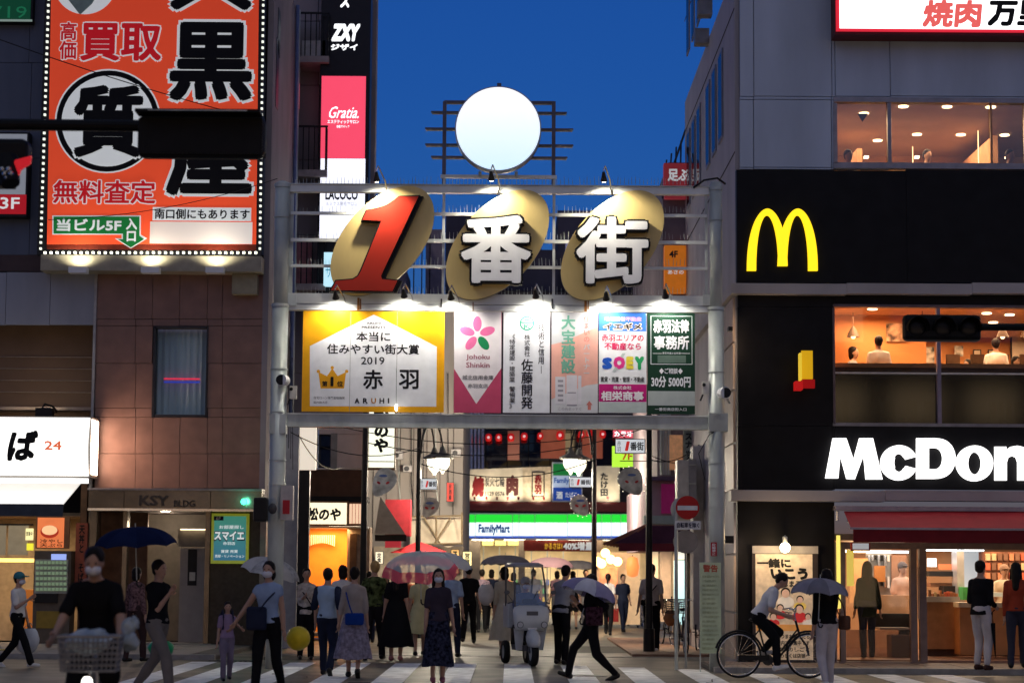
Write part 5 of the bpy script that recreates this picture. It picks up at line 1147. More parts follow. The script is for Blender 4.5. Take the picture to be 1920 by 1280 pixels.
MB().pxprism([(1105, 751), (1111, 759), (1108, 759), (1108, 768), (1102, 768), (1102, 759), (1099, 759)], YF - 0.00140, .003).build('arrow_print', prnt('print_brick', (200, 120, 110)), t4)
t5 = board((1123, 586, 1212, 773.5), 'white, blue and magenta banner board with rainbow lettering', prnt('print_white2', (238, 238, 240)))
px('band_print', (1123, 586, 1211.5, 621), YF - 0.00080, .004, prnt('print_blue', (60, 115, 200)), t5); px('band_print', (1123, 720, 1212, 753), YF - 0.00080, .004, prnt('print_magenta', (195, 30, 120)), t5); px('band_print', (1123, 754, 1212, 773), YF - 0.00080, .004, prnt('print_mist', (190, 200, 196)), t5)
for s, r, c_, b in (('地域密着不動産', (1133, 594, 1203, 602), (240, 170, 215), .04), ('赤羽エリアの', (1128, 626, 1207, 640), (215, 50, 80), .025), ('不動産なら', (1133, 642, 1202, 656), (215, 50, 100), .025), ('賃貸・売買・管理・不動産', (1126, 706, 1208, 716), (30, 30, 32), .02), ('株式会社', (1150, 723, 1184, 730), (245, 235, 240), .02), ('相栄商事', (1127, 733, 1207, 751), (245, 235, 240), .04)): lettering('lettering', s, r, YF - 0.00180, prnt('q%d_%d' % (c_[0], c_[2]), c_), t5, bold=b)
lettering('lettering_outline', 'イエギメ', (1131, 605, 1204, 619), YF - 0.00120, prnt('print_cream', (245, 240, 200)), t5, bold=.05, grow=.07); lettering('lettering', 'イエギメ', (1132, 606, 1203, 618), YF - 0.00320, INK2, t5, bold=.05)
for s, r, c_ in (('S', (1128, 670, 1149, 692), (40, 90, 190)), ('O', (1150, 668, 1172, 692), (225, 60, 140)), ('E', (1174, 668, 1188, 692), (235, 215, 70)), ('Y', (1190, 668, 1208, 693), (50, 165, 100))): lettering('lettering', s, r, YF - 0.00120, prnt('r%d_%d' % (c_[0], c_[2]), c_), t5, bold=.09)
for sgn, x0, y0 in ((1, 1163, 668), (-1, 1158, 690)): MB().pxprism([(x0, y0), (x0 + 4 * sgn, y0 - 6 * sgn), (x0 + 10 * sgn, y0 - 6 * sgn), (x0 + 4 * sgn, y0 + 3 * sgn)], YF - 0.00400, .003).build('wing_print', MC['print_mist'], t5)
t6 = board((1214, 587, 1303, 776), 'dark green law office banner board with white characters, rightmost on the arch', prnt('print_bottle', (24, 58, 42)))
for r in ((1220, 592, 1298, 593), (1220, 682, 1298, 683), (1220, 593, 1221, 682), (1297, 593, 1298, 682), (1224, 662, 1241, 662.8), (1277, 662, 1294, 662.8)): px('rule_print', r, YF - 0.00080, .003, MC['print_white2'], t6)
for s, r, b in (('赤羽法律', (1225, 599, 1292, 624), .03), ('事務所', (1226, 629, 1292, 655), .03), ('東京弁護士会所属', (1242, 660, 1276, 664), 0), ('◆ご相談◆', (1236, 690, 1280, 701), .02), ('30分 5000円', (1221, 705, 1295, 726), .035), ('一番街商店街入口', (1228, 764, 1287, 770), .01)): lettering('lettering', s, r, YF - 0.00120, MC['print_white2'], t6, bold=b)
px('blank_patch', (1233, 666, 1286, 680), YF - 0.00080, .003, prnt('print_murk', (95, 115, 104)), t6); px('blank_strip', (1215, 733, 1303, 760), YF - 0.00080, .004, prnt('print_strip', (180, 188, 184)), t6)
hb = thing('hanging_bulb', at(743, 770, YA - .25), 'bare glowing bulb hanging on a cord in front of the yellow banner board', 'lamp')
MB().ell(at(743, 764, YA - .2), (.022, .022, .06)).build('bulb', glow('cold_bulb', (255, 252, 235), 12), hb, smooth=True); MB().tube([at(743, 690, YA - .2), at(743, 758, YA - .2)], .004, 4).build('cord', STEEL, hb)
# horns, cameras, boxes on the pillars
def horn(x, y, s, lab):
    t = thing('loudspeaker_horn', at(x, y, YA - .2), lab, 'loudspeaker'); p = at(x, y, YA - .35)
    MB().cone(p, p + Vector((s * .06, .12, 0)), .10, .085, 18).cone(p + Vector((s * .06, .12, 0)), p + Vector((s * -.02, .3, .0)), .085, .05, 18).build('housing', WHITE, t)
    MB().cone(p + Vector((0, -.015, 0)), p + Vector((0, .0, 0)), .085, .085, 18).build('mouth', BLACK, t); MB().tube([p + Vector((0, .25, 0)), p + Vector((-.1 * s, .3, -.15))], .02).build('bracket', STEEL, t)
horn(527, 712, 1, 'white cylindrical horn with dark round mouth on the left arch pillar'); horn(1361, 736, -1, 'white cylindrical horn with dark round mouth on the right arch pillar')
for i, (x, y) in enumerate(((548, 735), (1322, 727))):
    t = thing('security_camera', at(x, y, YA), ('small pale security camera between left arch pillar and yellow board', 'small pale security camera left of the right arch pillar')[i], 'camera')
    MB().pr((x - 5, y - 12, x + 8, y + 12), YA - .1, .1).build('housing', mat('camera_beige', (.55, .52, .47), rough=.5), t); MB().tube([at(x - 4, y + 12, YA - .05), at(x - 9, y + 24, YA - .02)], .015).build('bracket', DSTEEL, t); MB().ell(at(x - 2, y - 6, YA - .1), .03).build('lens', BLACK, t)
mx_ = thing('meter_box', at(540, 975, YA - .1), 'pale electrical box with red sticker strapped to the left arch pillar', 'box')
px('box', (526, 910, 549, 974), YA - .25, .2, mat('meter_beige', (.45, .40, .38), rough=.6), mx_); px('sticker', (530, 937, 543, 963), YA - .26, .008, mat('sticker_red', (.45, .02, .03)), mx_)
bx_ = thing('speaker_box', at(512, 980, YA - .2), 'black speaker box on the left arch pillar beside the pale meter box', 'box'); MB().bevbox(at(499, 0, YA).x, at(524, 0, YA).x, YA - .4, YA - .15, at(0, 975, YA).z, at(0, 930, YA).z, .03).build('cabinet', BLACK, bx_); MB().ell(at(511, 953, YA - .4), (.07, .03, .09)).build('cone', DSTEEL, bx_)
stk = thing('red_sticker', at(1339, 1045, YA - .15), 'red sticker with white characters on the right arch pillar', 'sticker'); px('sheet', (1333, 1016, 1344, 1042), YA - .145, .006, mat('sticker_red', (.45, .02, .03)), stk); lettering('lettering', vert('駐輪禁止'), (1335, 1018, 1342, 1040), YA - .147, WHITE, stk, bold=.02)
bp = thing('notice_banner', at(1332, 1225, YA - .3), 'tall pale green notice board of tiny print strapped before the right arch pillar', 'sign')
px('board', (1313, 1054, 1352, 1224), YA - .3, .03, mat('pale_green_print', (.55, .62, .40), rough=.6, var=.12, scale=4), bp); lettering('lettering', '警告', (1318, 1058, 1346, 1072), YA - .303, mat('brick_ink', (.45, .1, .06)), bp, bold=.04)
for k in range(17): lettering('lettering', ('自転車の放置はおやめください', 'この付近は放置禁止区域です', '撤去した自転車は保管所へ', '歩行者の通行の妨げになります')[k % 4], (1317, 1078 + k * 8.4, 1349 - (k * 7 % 9), 1082.5 + k * 8.4), YA - .303, mat('olive_ink', (.18, .2, .10)), bp)
px('post', (1312, 1054, 1314, 1260), YA - .28, .03, STEEL, bp)
# no entry sign
YN = 35.8
ns = thing('no_entry_sign', (at(1268, 1250, YN).x, YN, 0), 'round red no entry sign with white bar on a thin pole', 'road sign')
X_ = at(1268, 1100, YN).x; MB().cone((X_, YN, 0), (X_, YN, at(0, 925, YN).z), .03, .03, 12).build('pole', STEEL, ns)
c = at(1289, 951, YN - .05); q2 = YN / 4000
MB().disc(c.x, c.z, 22 * q2, 22 * q2, YN - .06, .015, 36).build('disc', mat('sign_red', (.42, .012, .015), rough=.4, var=.05), ns)
px('bar', (1270.5, 947.5, 1308, 956), YN - .065, .004, mat('sign_reflective', (.65, .66, .68), rough=.4), ns)
pt_ = px('plate', (1266, 976, 1314, 992), YN - .05, .01, mat('sign_reflective', (.65, .66, .68)), ns); lettering('lettering', '自転車を除く', (1269, 979, 1311, 989), YN - .053, mat('navy_print', (.02, .02, .05)), ns, bold=.03)
px('bracket', (1264, 948, 1290, 951), YN - .03, .02, STEEL, ns); MB().disc(c.x - .07, c.z - .03, 23 * q2, 23 * q2, YN + .03, .015, 30).build('back_disc', STEEL, ns)
mi = thing('traffic_mirror', at(1290, 1035, YN + 1), 'faint grey rounded mirror panel below the no entry sign', 'mirror'); c = at(1286, 1015, YN + .6); MB().disc(c.x, c.z, 24 * q2, 22 * q2, YN + .6, .03, 30).build('mirror', mat('mirror_grey', (.24, .22, .22), rough=.3), mi)
MB().cone((c.x, YN + .65, 0), (c.x, YN + .65, c.z), .02, .02, 8).build('pole', STEEL, mi)

# ================================================================== STREET LAMPS
def lamp_post(x, Y, ytop, side, label, lamps=True, sign=None, fan=None, ybot=1180):
    X = at(x, 1000, Y).x; T = thing('street_lamp', (X, Y, 0), label, 'street lamp', 'ornate lamp posts along the alley')
    dk = mat('lamp_post_black', (.018, .018, .02), rough=.4, metal=.3)
    top = at(x, ytop, Y).z; MB().cone((X, Y, 0), (X, Y, top), .075, .05, 14).cone((X, Y, 0), (X, Y, .5), .12, .11, 14).build('post', dk, T)
    if lamps:
        for k, yo in enumerate((0, .5)):
            hx = X + side * .58 + (0 if k == 0 else side * -.22); hz = at(0, 852, Y).z; yy = Y - .15 + yo
            pts = [(X + side * .06, Y, hz + .1)] + [(X + side * .06 + (hx - X - side * .06) * (1 - math.cos(t)) / 2, Y + (yy - Y) * (1 - math.cos(t)) / 2, hz + .1 + .75 * math.sin(t)) for t in [PI * i / 10 for i in range(1, 10)]] + [(hx, yy, hz + .2)]
            MB().tube(pts, .022, 8).build('arm', dk, T)
            L = MB().lathe([(.03, .28), (.07, .2), (.09, .12), (.27, .03), (.28, -.02), (.24, -.02)], (hx, yy, hz)).build('lamp_hood', mat('hood_grey', (.12, .12, .11), rough=.5), T, smooth=True)
            MB().lathe([(.17, -.01), (.185, -.09), (.165, -.19), (.11, -.28), (.05, -.33), (.025, -.40)], (hx, yy, hz)).build('globe', glow('globe_white', (255, 250, 225), 1.7), L, smooth=True)
            light('street_lamp_light', 'POINT', (hx, yy + .55, hz - .45), 420, (1, .87, .66), .2, T)
    if sign:
        s_ = px('name_plate', sign, Y - .12, .04, mat('plate_black', (.03, .03, .03)), T); x0, y0, x1, y1 = sign
        px('plate_face', (x0 + 1.5, y0 + 1.5, x1 - 1.5, y1 - 1.5), Y - .13, .01, glow('plate_white', (235, 240, 245), .62), s_)
        w_ = x1 - x0; lettering('lettering', '1', (x0 + w_ * .31, y0 + 5, x0 + w_ * .44, y1 - 5), Y - .132, glow('plate_red', (215, 50, 45), .6), s_, bold=.05, shear=.2)
        lettering('lettering', '番街', (x0 + w_ * .50, y0 + 6, x0 + w_ * .95, y1 - 6), Y - .132, DK, s_, bold=.03); lettering('lettering', vert('赤羽'), (x0 + w_ * .07, y0 + 4, x0 + w_ * .20, y1 - 4), Y - .132, DK, s_)
    if fan:
        fx, fy, rx, ry, rot, m_arm = fan; c = at(fx, fy, Y); k = Y / 4000
        px('banner_arm', (min(x, fx + rx * side), fy - ry - 12, max(x, fx + rx * side), fy - ry - 10.5), Y - .02, .03, dk, T)
        ro_ = math.radians(-rot); eg = []
        for i in range(28):
            an = 2 * PI * i / 28; u = rx * k * math.sin(an) * (1 + .35 * math.cos(an)); v = ry * k * math.cos(an); eg.append((c.x + u * math.cos(ro_) - v * math.sin(ro_), c.z + u * math.sin(ro_) + v * math.cos(ro_)))
        f = MB().prism(eg, Y - .1, .03).build('banner_panel', mat('fan_silver', (.55, .56, .52), rough=.5, var=.3, scale=7), T)
        for dx, dy in ((-.38, 0), (.38, 0)): 
            MB().disc(c.x + dx * rx * k * 1.1, c.z + dy * k, 3.8 * k, 2.2 * k, Y - .11, .01, 12, rot=.5 * (1 if dx > 0 else -1) ).build('red_mark', mat('fan_red', (.5, .05, .05)), f)
        MB().disc(c.x, c.z + ry * .45 * k, 8 * k, 2.5 * k, Y - .11, .01, 12).build('blue_mark', mat('fan_blue', (.12, .2, .45)), f)
        mb = MB()
        for i in range(14 if side < 0 else 0):
            an = 2 * PI * i / 14; u, v = ry * k * 1.06 * math.cos(an), rx * k * 1.1 * math.sin(an); ro = math.radians(90 - rot)
            mb.ell((c.x + u * math.cos(ro) - v * math.sin(ro), Y - .1, c.z + u * math.sin(ro) + v * math.cos(ro)), .010, 6, 4)
        if mb.v: mb.build('fairy_lights', glow('fairy', (255, 240, 210), 1.8), f)
    return T
lamp_post(682, 43.0, 720, 1, 'black alley post nearest on the left, without lamps in view, carrying a silver decorative panel', lamps=False, fan=(719, 905, 20, 29, 32, 0))
lamp_post(784, 52.0, 790, 1, 'lamp post with two glowing globes in front of the grey concrete wall', sign=(787, 896, 820, 918), fan=(806, 952, 14, 20, 32, 0))
lamp_post(1114, 52.0, 790, -1, 'lamp post with glowing globe before the grill and store signs', sign=(1067, 893, 1110, 914), fan=(1088, 948, 16, 21, -32, 0))
lamp_post(1217, 43.0, 720, -1, 'black alley post nearest on the right, carrying the white street name plate high up', lamps=False, sign=(1153, 822, 1210, 850), fan=(1184, 903, 22, 28, -32, 0))
po2 = thing('steel_post', (at(569, 1100, 41.5).x, 41.5, 0), 'thick black square post standing just right of the left arch pillar', 'post'); px('shaft', (558, 882, 578, 1205), 41.5, .2, BLACK, po2); px('front_panel', (532, 800, 557, 1215), 41.9, .2, mat('grey_panel_wall', (.36, .36, .37), rough=.6, var=.1), po2)
px('white_lit_panel', (560, 800, 592, 880), 43.5, .2, glow('pale_wall_glow', (250, 235, 215), .75), po2)
lm = thing('lime_sign', at(1178, 875, 60), 'bright lime green lit sign behind the street name plate', 'sign')
px('face', (1148, 836, 1203, 875), 60, .2, glow('lime_face', (170, 230, 60), .85), lm); px('red_sign', (1150, 806, 1200, 820), 60, .2, glow('red_white_face', (220, 90, 110), .7), lm); lettering('lettering', 'カラオケ', (1152, 808, 1198, 818), 59.99, WLT, lm, bold=.03); lettering('lettering', '7F', (1166, 848, 1186, 862), 59.99, mat('orange_ink', (.6, .1, .02)), lm, bold=.03)
vb = thing('vertical_shop_banner', at(1185, 1000, 56), 'thin black vertical banner with white kana left of the near right post', 'banner'); px('cloth', (1180, 930, 1192, 1002), 56, .04, BLACK, vb); lettering('lettering', vert('らあめん'), (1182, 934, 1190, 990), 55.99, WLT, vb, bold=.03)

# ================================================================== TRAFFIC SIGNALS (seen from behind or unlit)
SIGB = mat('signal_black', (.006, .006, .007), rough=.5, var=.2, spec=.15)
def signal(r, Y, label, arm, red=False):
    T = thing('traffic_signal', at((r[0] + r[2]) / 2, r[3], Y), label, 'traffic light'); a = rect(r, Y)
    MB().bevbox(a[0], a[1], Y, Y + .22, a[2], a[3], .07).build('housing', SIGB, T, smooth=False)
    if Y < 25:
        MB().box(a[0] + .02, a[1] - .02, Y - .25, Y, a[3] - .03, a[3]).build('top_hood', SIGB, T); MB().box(a[0] + .02, a[1] - .02, Y - .02, Y, a[2] + .03, a[3] - .05).build('back_plate', SIGB, T); MB().box(a[0] + .15, a[1] - .15, Y - .26, Y - .25, a[3] - .022, a[3] - .012).build('edge_strip', STEEL, T)
    w_ = (a[1] - a[0]) / 3; R_ = (a[3] - a[2]) * .40
    for k in range(0 if Y < 25 else 3):
        c = Vector((a[0] + w_ * (k + .5), Y - .02, (a[2] + a[3]) / 2)); v = MB(); n = 16
        pr_ = [(c.x + R_ * math.cos(PI * (1.1 - 1.2 * i / n)), c.z + R_ * math.sin(PI * (1.1 - 1.2 * i / n))) for i in range(n + 1)]
        vs = [(x, Y + .02, z) for x, z in pr_] + [(x, Y - .25 + .08 * (abs(i - n / 2) / n * 2), z - .02) for i, (x, z) in enumerate(pr_)]
        v.add(vs, [(i, i + 1, i + n + 2, i + n + 1) for i in range(n)]).build('visor', SIGB, T); MB().ell((c.x, Y, c.z), (R_ * .88, .03, R_ * .88)).build('lens', mat('dark_lens', (.008, .008, .010), rough=.3, spec=.2), T, smooth=True)
    MB().tube(arm, .06, 10).build('arm', SIGB, T)
    return T
signal((256, 214, 496, 294), 21.0, 'large dark traffic signal on a long horizontal arm in front of the orange billboard', [at(-700, 228, 21.3), at(262, 236, 21.3), at(470, 222, 21.2)])
signal((1695, 589, 1841, 639), 34.0, 'dark horizontal traffic signal in front of the restaurant window on the right', [at(1836, 613, 34.1), at(2450, 614, 34.1)])
ps_ = thing('pedestrian_signal', at(20, 350, 20.5), 'dark side-on signal head with red edge at the far left', 'traffic light')
a = rect((-45, 258, 50, 306), 20.5); MB().bevbox(a[0], a[1], 20.5, 20.8, a[2], a[3], .06).build('housing', SIGB, ps_)
MB().cone(at(10, 300, 20.4), at(20, 345, 20.3), .13, .09, 12).build('visor', SIGB, ps_); MB().pxprism([(28, 300), (58, 292), (56, 306), (46, 312), (38, 318), (34, 330), (22, 344), (16, 340)], 20.3, .05).build('red_visor', mat('red_visor', (.4, .01, .015), rough=.3, emit=.5, ecol=(.8, .02, .03)), ps_)
for k in range(5): MB().ell(at(4 + k * 4, 318 + (k % 3) * 8, 20.25), .03, 8, 5).build('glint', CHROME, ps_)
px('rear_case', (-45, 308, 22, 348), 20.6, .2, SIGB, ps_)
# ================================================================== WIRES
def wire(name, pts, Ya, Yb, label, sag=0, r=.012):
    (x0, y0), (x1, y1) = pts; P = []
    a = at(x0, y0, Ya); b = at(x1, y1, Yb)
    for i in range(13): t = i / 12; p = a.lerp(b, t); p.z -= sag * 4 * t * (1 - t); P.append(p)
    o = MB().tube(P, r, 5).build(name, CABLE); return tag(o, label, 'cable')
wire('overhead_cable', [(-40, 60), (430, 210)], 30, 33, 'thin dark cable slanting across the billboard towards the signal', .05, .008)
wire('overhead_cable', [(90, 412), (520, 335)], 34, 35.2, 'thin cable from the billboard foot up to the left arch pillar top', .15, .006)
for i, (p0, p1, sg_) in enumerate((((545, 810), (790, 838), .3), ((640, 800), (1110, 818), .25), ((690, 830), (1215, 800), .4), ((1150, 800), (1330, 860), .35), ((560, 815), (640, 876), .25), ((1215, 860), (1340, 800), .3), ((790, 870), (1115, 862), .3))):
    wire('street_cable', [p0, p1], 43 if i % 2 else 40, 45, ('cable sagging from left pillar to the globe lamp', 'long cable just under the arch beam over the lanterns', 'cable crossing the alley below the beam to the right post', 'cable from the right post to the white casing wall', 'short cable hanging left of the kana column sign', 'looped cable near the right arch pillar', 'cable running between the two globe lamps')[i], sg_, .010)
for k in range(5): MB().tube([at(536 + k * 3, 590 + k * 20, YA + .1), at(540 + k * 2, 700, YA + .12), at(533 + k * 4, 800 + k * 20, YA + .1)], .006, 4).build('pillar_cable', CABLE, AG)
MB().tube([at(1352, 800, YA - .1), at(1330, 815, YA - .12), at(1310, 850, YA), at(1322, 900, YA)], .008, 5).build('pillar_cable', CABLE, AG); MB().tube([at(1300, 352, YA - .02), at(1320, 338, YA - .1), at(1345, 334, YA - .1), at(1360, 345, YA)], .018, 6).build('pillar_cable', CABLE, AG)

wl2 = thing('wall_washer', at(1366, 1012, 36.7), 'small black wall lamp lighting the pale side wall behind the right arch pillar', 'lamp'); px('housing', (1360, 1004, 1376, 1018), 36.6, .2, BLACK, wl2); light('washer_beam', 'POINT', at(1364, 1030, 36.7), 14, (1, .72, .48), .06, wl2)
wl3 = thing('wall_washer', at(1366, 600, 36.7), 'small black wall lamp high on the pale side wall above the right arch pillar horn', 'lamp'); px('housing', (1366, 612, 1374, 620), 36.6, .2, BLACK, wl3); light('washer_beam', 'POINT', at(1363, 640, 36.6), 14, (1, .68, .42), .06, wl3)
# ================================================================== THE OTHER SIDE OF THE ROAD (added out of view: blocks horizon glow, gives warm fill and reflections)
ro3 = random.Random(21)
for k, (x0, x1, h, c_) in enumerate(((-70, -34, 16, (.2, .19, .18)), (-33.5, -8, 13, (.26, .24, .22)), (-7.5, 22, 18, (.18, .18, .19)), (22.5, 70, 14, (.24, .22, .2)))):
    ob = thing('opposite_fill_building', ((x0 + x1) / 2, -14, 0)); tag(ob, kind='structure')
    MB().box(x0, x1, -24, -14, 0, h).build('wall', mat('opposite_wall_%s' % 'abcd'[k], c_, rough=.8), ob)
    n = int((x1 - x0) / 3.2)
    for i in range(n):
        xx = x0 + .6 + i * 3.2
        MB().box(xx, xx + 2.7, -13.97, -13.9, .3, 2.8).build('fill_shop_window', glow('fill_shop_window_%s' % 'abc'[i % 3], ((255, 214, 160), (250, 235, 215), (255, 190, 130))[i % 3], 3.2), ob)  # glowing fronts added as warm fill for the street
        for f in range(1, int(h / 3.4)):
            lit = ro3.random() < .35
            MB().box(xx + .2, xx + 2.3, -13.97, -13.92, f * 3.4 + 1, f * 3.4 + 2.6).build('window', glow('opposite_lit', (255, 215, 160), 1.0) if lit else glass('night_glass', (.1, .12, .2), .5), ob)
# ================================================================== PEOPLE
PEND = []                                # meshes to be fused into one surface at the end
def fuse(o, vox, sm=2, amp=0.0, freq=7.0, extra=None): PEND.append((o, vox, sm, amp, freq, extra))
SKIN = mat('skin', (.42, .25, .18), rough=.55, var=.06); HAIR = mat('hair_black', (.012, .009, .008), rough=.55, var=.2, spec=.12); HAIRB = mat('hair_blond', (.42, .26, .10), rough=.5, var=.15)
SHOEB = mat('shoe_black', (.015, .015, .015), rough=.5); SHOEW = mat('shoe_white', (.65, .64, .62), rough=.6); MASKW = mat('mask_white', (.68, .67, .72), rough=.8)
def cloth(n, c, var=.1, **k): return mat('cloth_' + n, c, rough=.9, var=var, spec=.04, **k)
def ik(a, c, l1, l2, pole):
    a = Vector(a); c = Vector(c); d = c - a; L = min(d.length, l1 + l2 - .002)
    u = d.normalized(); c = a + u * L; t = (l1 * l1 - l2 * l2 + L * L) / (2 * L); h = math.sqrt(max(0, l1 * l1 - t * t)); p = Vector(pole); p = (p - u * p.dot(u))
    p = p.normalized() if p.length > 1e-4 else Vector((0, -1, 0)); return a + u * t + p * h, c
def seg(mb, p, q, r0, r1): mb.cone(p, q, r0, r1, 12); mb.ell(p, r0, 12, 7); mb.ell(q, r1, 12, 7)
def person(loc, yaw, label, H=1.65, lean=0, hands=((-.24, .0, .78), (.24, .0, .78)), feet=((-.1, -.12, .08), (.1, .14, .08)), hip=None, top=None, tsleeve=.45, tlen=.92, bottom=None, blen=1.0, skirt=None, hair='short', hairm=None, mask=False, shoes=None, female=False, head_turn=0, vox=.016, group=None, hat=None, pose_knee=(0, -1, 0), feetdir=None, dress_r=.26, kneep=None, foot_pitch=(0, 0)):
    s = H / 1.7; hair_mat = hairm or HAIR; R_ = Matrix.Rotation(math.radians(yaw), 4, 'Z'); T = thing('person', (0, 0, 0), label, 'person', group)
    hipz = hip if hip is not None else min(.918, min(f_[2] + math.sqrt(max(.3, .846 ** 2 - f_[1] ** 2)) for f_ in feet)); hc = Vector((0, 0, hipz)); Ln = Matrix.Rotation(math.radians(lean), 3, 'X')  # leans towards -Y
    def up(x, y, z): return hc + Ln @ Vector((x, y, z - .90))
    sw = .138 if female else .160; sc = .90 if female else 1.0
    body = MB(); sh = [up(-sw, 0, 1.365), up(sw, 0, 1.365)]; ha = [up(-.085, 0, .90), up(.085, 0, .90)]
    torso = [((0, .0, .95), (.155, .112, .12)), ((0, 0, 1.09), (.125 * sc, .092, .14)), ((0, .0, 1.27), (.158 * sc, .108, .165)), ((0, .005, 1.36), (.15 * sc, .085, .09))]
    ME = Ln.to_4x4()
    def tor(mb, g, lo=0): 
        for c, r in torso[lo:]: mb.ell(up(*c), (r[0] + g, r[1] + g, r[2] + g * .6), 18, 11, ME)
        [seg(mb, sh[e_], up(0, .01, 1.43), .048 + g, .05 + g) for e_ in (0, 1)]
    tor(body, 0); seg(body, up(0, .01, 1.38), up(0, -.012, 1.53), .058 * sc, .052 * sc)
    MH = ME @ Matrix.Rotation(math.radians(head_turn), 4, 'Z'); hcn = up(0, -.018, 1.60)
    def hd(x, y, z): return hcn + MH.to_3x3() @ Vector((x, y, z))
    body.ell(hd(0, 0, .01), (.073, .092, .098), 18, 12, MH); body.ell(hd(0, -.022, -.052), (.052, .062, .062), 14, 9, MH)
    body.ell(hd(0, -.092, -.012), (.012, .016, .022), 8, 6, MH)
    for e in (-1, 1): body.ell(hd(.074 * e, .008, -.008), (.010, .018, .03), 8, 6, MH)
    elbows = []; wr = []
    for i, h in enumerate(hands):
        h = Vector(h); e, w_ = ik(sh[i], h, .285, .25, (-.25 if i == 0 else .25, .8, -.4)); elbows.append(e); wr.append(w_)
        seg(body, sh[i], e, .048, .038); seg(body, e, w_, .039, .026)
        d = (w_ - e).normalized(); body.ell(w_ + d * .055, (.036, .022, .052), 12, 8, d.to_track_quat('Z', 'X').to_matrix().to_4x4())
    knees = []; an = []
    for i, f in enumerate(feet):
        f = Vector(f); k, a_ = ik(ha[i], f, .43, .42, kneep[i] if kneep else pose_knee); knees.append(k); an.append(a_); seg(body, ha[i], k, .082, .052); seg(body, k, a_, .054, .034)
        fd = Matrix.Rotation(math.radians(foot_pitch[i]), 3, 'X') @ Vector((0, -1, 0)); seg(body, a_ + Vector((0, .02, -.045)), a_ + Vector((0, 0, -.045)) + fd * .15, .034, .026)
    fin = MB()
    for i in (0, 1):     # five fingers, slightly curled
        d = (wr[i] - elbows[i]).normalized(); side = Vector((1, 0, 0)) if abs(d.x) < .8 else Vector((0, 0, 1)); side = (side - d * side.dot(d)).normalized(); fw = d.cross(side).normalized(); base = wr[i] + d * .09
        if fw.y > 0: fw = -fw
        for k in range(4):
            L = (.062, .072, .068, .052)[k]; b_ = base + fw * (.027 - .018 * k); m1 = b_ + d * L * .55; m2 = m1 + (d * .6 - side * (-.5 if i else .5) ).normalized() * L * .5
            fin.tube([b_ - d * .03, b_, m1, m2], .0088, 6)
        tb = wr[i] + d * .03 + fw * .03; fin.tube([tb, tb + fw * .028 + d * .02, tb + fw * .035 + d * .055], .0098, 6)
    scl = Matrix.Scale(s, 4)
    def emit(name, mb, m, vox_=None, sm=2, amp=0, freq=7, extra=None, parent=None):
        mb.xf(scl); 
        if extra: extra.xf(scl)
        o = mb.build(name, m, parent or T, smooth=True)
        if vox_: fuse(o, vox_, sm, amp, freq, extra)
        return o
    emit('body', body, SKIN, vox * .9, 2, extra=fin)
    if top:
        mb = MB()
        for c, r in torso[1:]: mb.ell(up(*c), (r[0] + .016, r[1] + .016, r[2] + .012), 18, 11, ME)
        [seg(mb, sh[e_], up(0, .012, 1.405), .060, .062) for e_ in (0, 1)]; zc_ = tlen
        mb.cone(up(0, 0, 1.15), up(0, 0, zc_), .138, .165 if not female else .172, 20) if False else None
        prof = MB(); n = 22
        for z, rx, ry in ((1.2, .150 * sc, .105), (1.08, .142 * sc, .108), (zc_, .178, .132)):
            for k in range(n): prof.v.append(up(0, 0, 0) * 0 + up(rx * math.cos(2 * PI * k / n), ry * math.sin(2 * PI * k / n), z))
        prof.f = [(j * n + k, j * n + (k + 1) % n, (j + 1) * n + (k + 1) % n, (j + 1) * n + k) for j in range(2) for k in range(n)] + [tuple(range(n))[::-1], tuple(range(2 * n, 3 * n))]
        prof.f = [tuple(reversed(f)) for f in prof.f]
        mb.add(prof.v, prof.f)
        for i in (0, 1):
            if tsleeve > 0:
                e = elbows[i]
                if tsleeve <= .5: seg(mb, sh[i], sh[i].lerp(e, tsleeve * 1.6), .060, .062)
                else: seg(mb, sh[i], e, .060, .052); seg(mb, e, e.lerp(wr[i], min(1, (tsleeve - .5) * 2)), .054, .040)
        emit('shirt', mb, top, vox, 2, .013, 8)
    if bottom:
        mb = MB(); mb.ell(up(0, 0, .95), (.172, .126, .125), 18, 11, ME)
        for i in (0, 1):
            k, a_ = knees[i], an[i]
            if blen <= .55: seg(mb, ha[i], ha[i].lerp(k, min(1, blen * 1.9)), .098, .086)
            else: seg(mb, ha[i], k, .096, .072); seg(mb, k, k.lerp(a_, (blen - .5) * 2), .072, .056)
        emit('trousers' if blen > .55 else 'shorts', mb, bottom, vox, 2, .013, 7)
    if skirt:
        m, zh, rb, zt_ = skirt; mb = MB(); n = 36; rows = 10; vs = []
        for j in range(rows + 1):
            t = j / rows; z = zt_ + (zh - zt_) * t
            cy = (feet[0][1] + feet[1][1]) / 2 * t * .6
            for k in range(n):
                a_ = 2 * PI * k / n; pl = 1 + .07 * t * math.sin(a_ * 9 + j * .15); rx = (.14 + (rb - .14) * t ** .75) * pl; ry = (.105 + (rb * .82 - .105) * t ** .75) * pl
                v = Vector((rx * math.cos(a_), ry * math.sin(a_) + cy, z + (.012 * math.sin(a_ * 3) if j == rows else 0)))
                vs.append(v if z < .95 else up(v.x, v.y - cy, z - hipz + .90))
        mb.add(vs, [(j * n + k, (j + 1) * n + k, (j + 1) * n + (k + 1) % n, j * n + (k + 1) % n) for j in range(rows) for k in range(n)]); emit('skirt', mb, m)
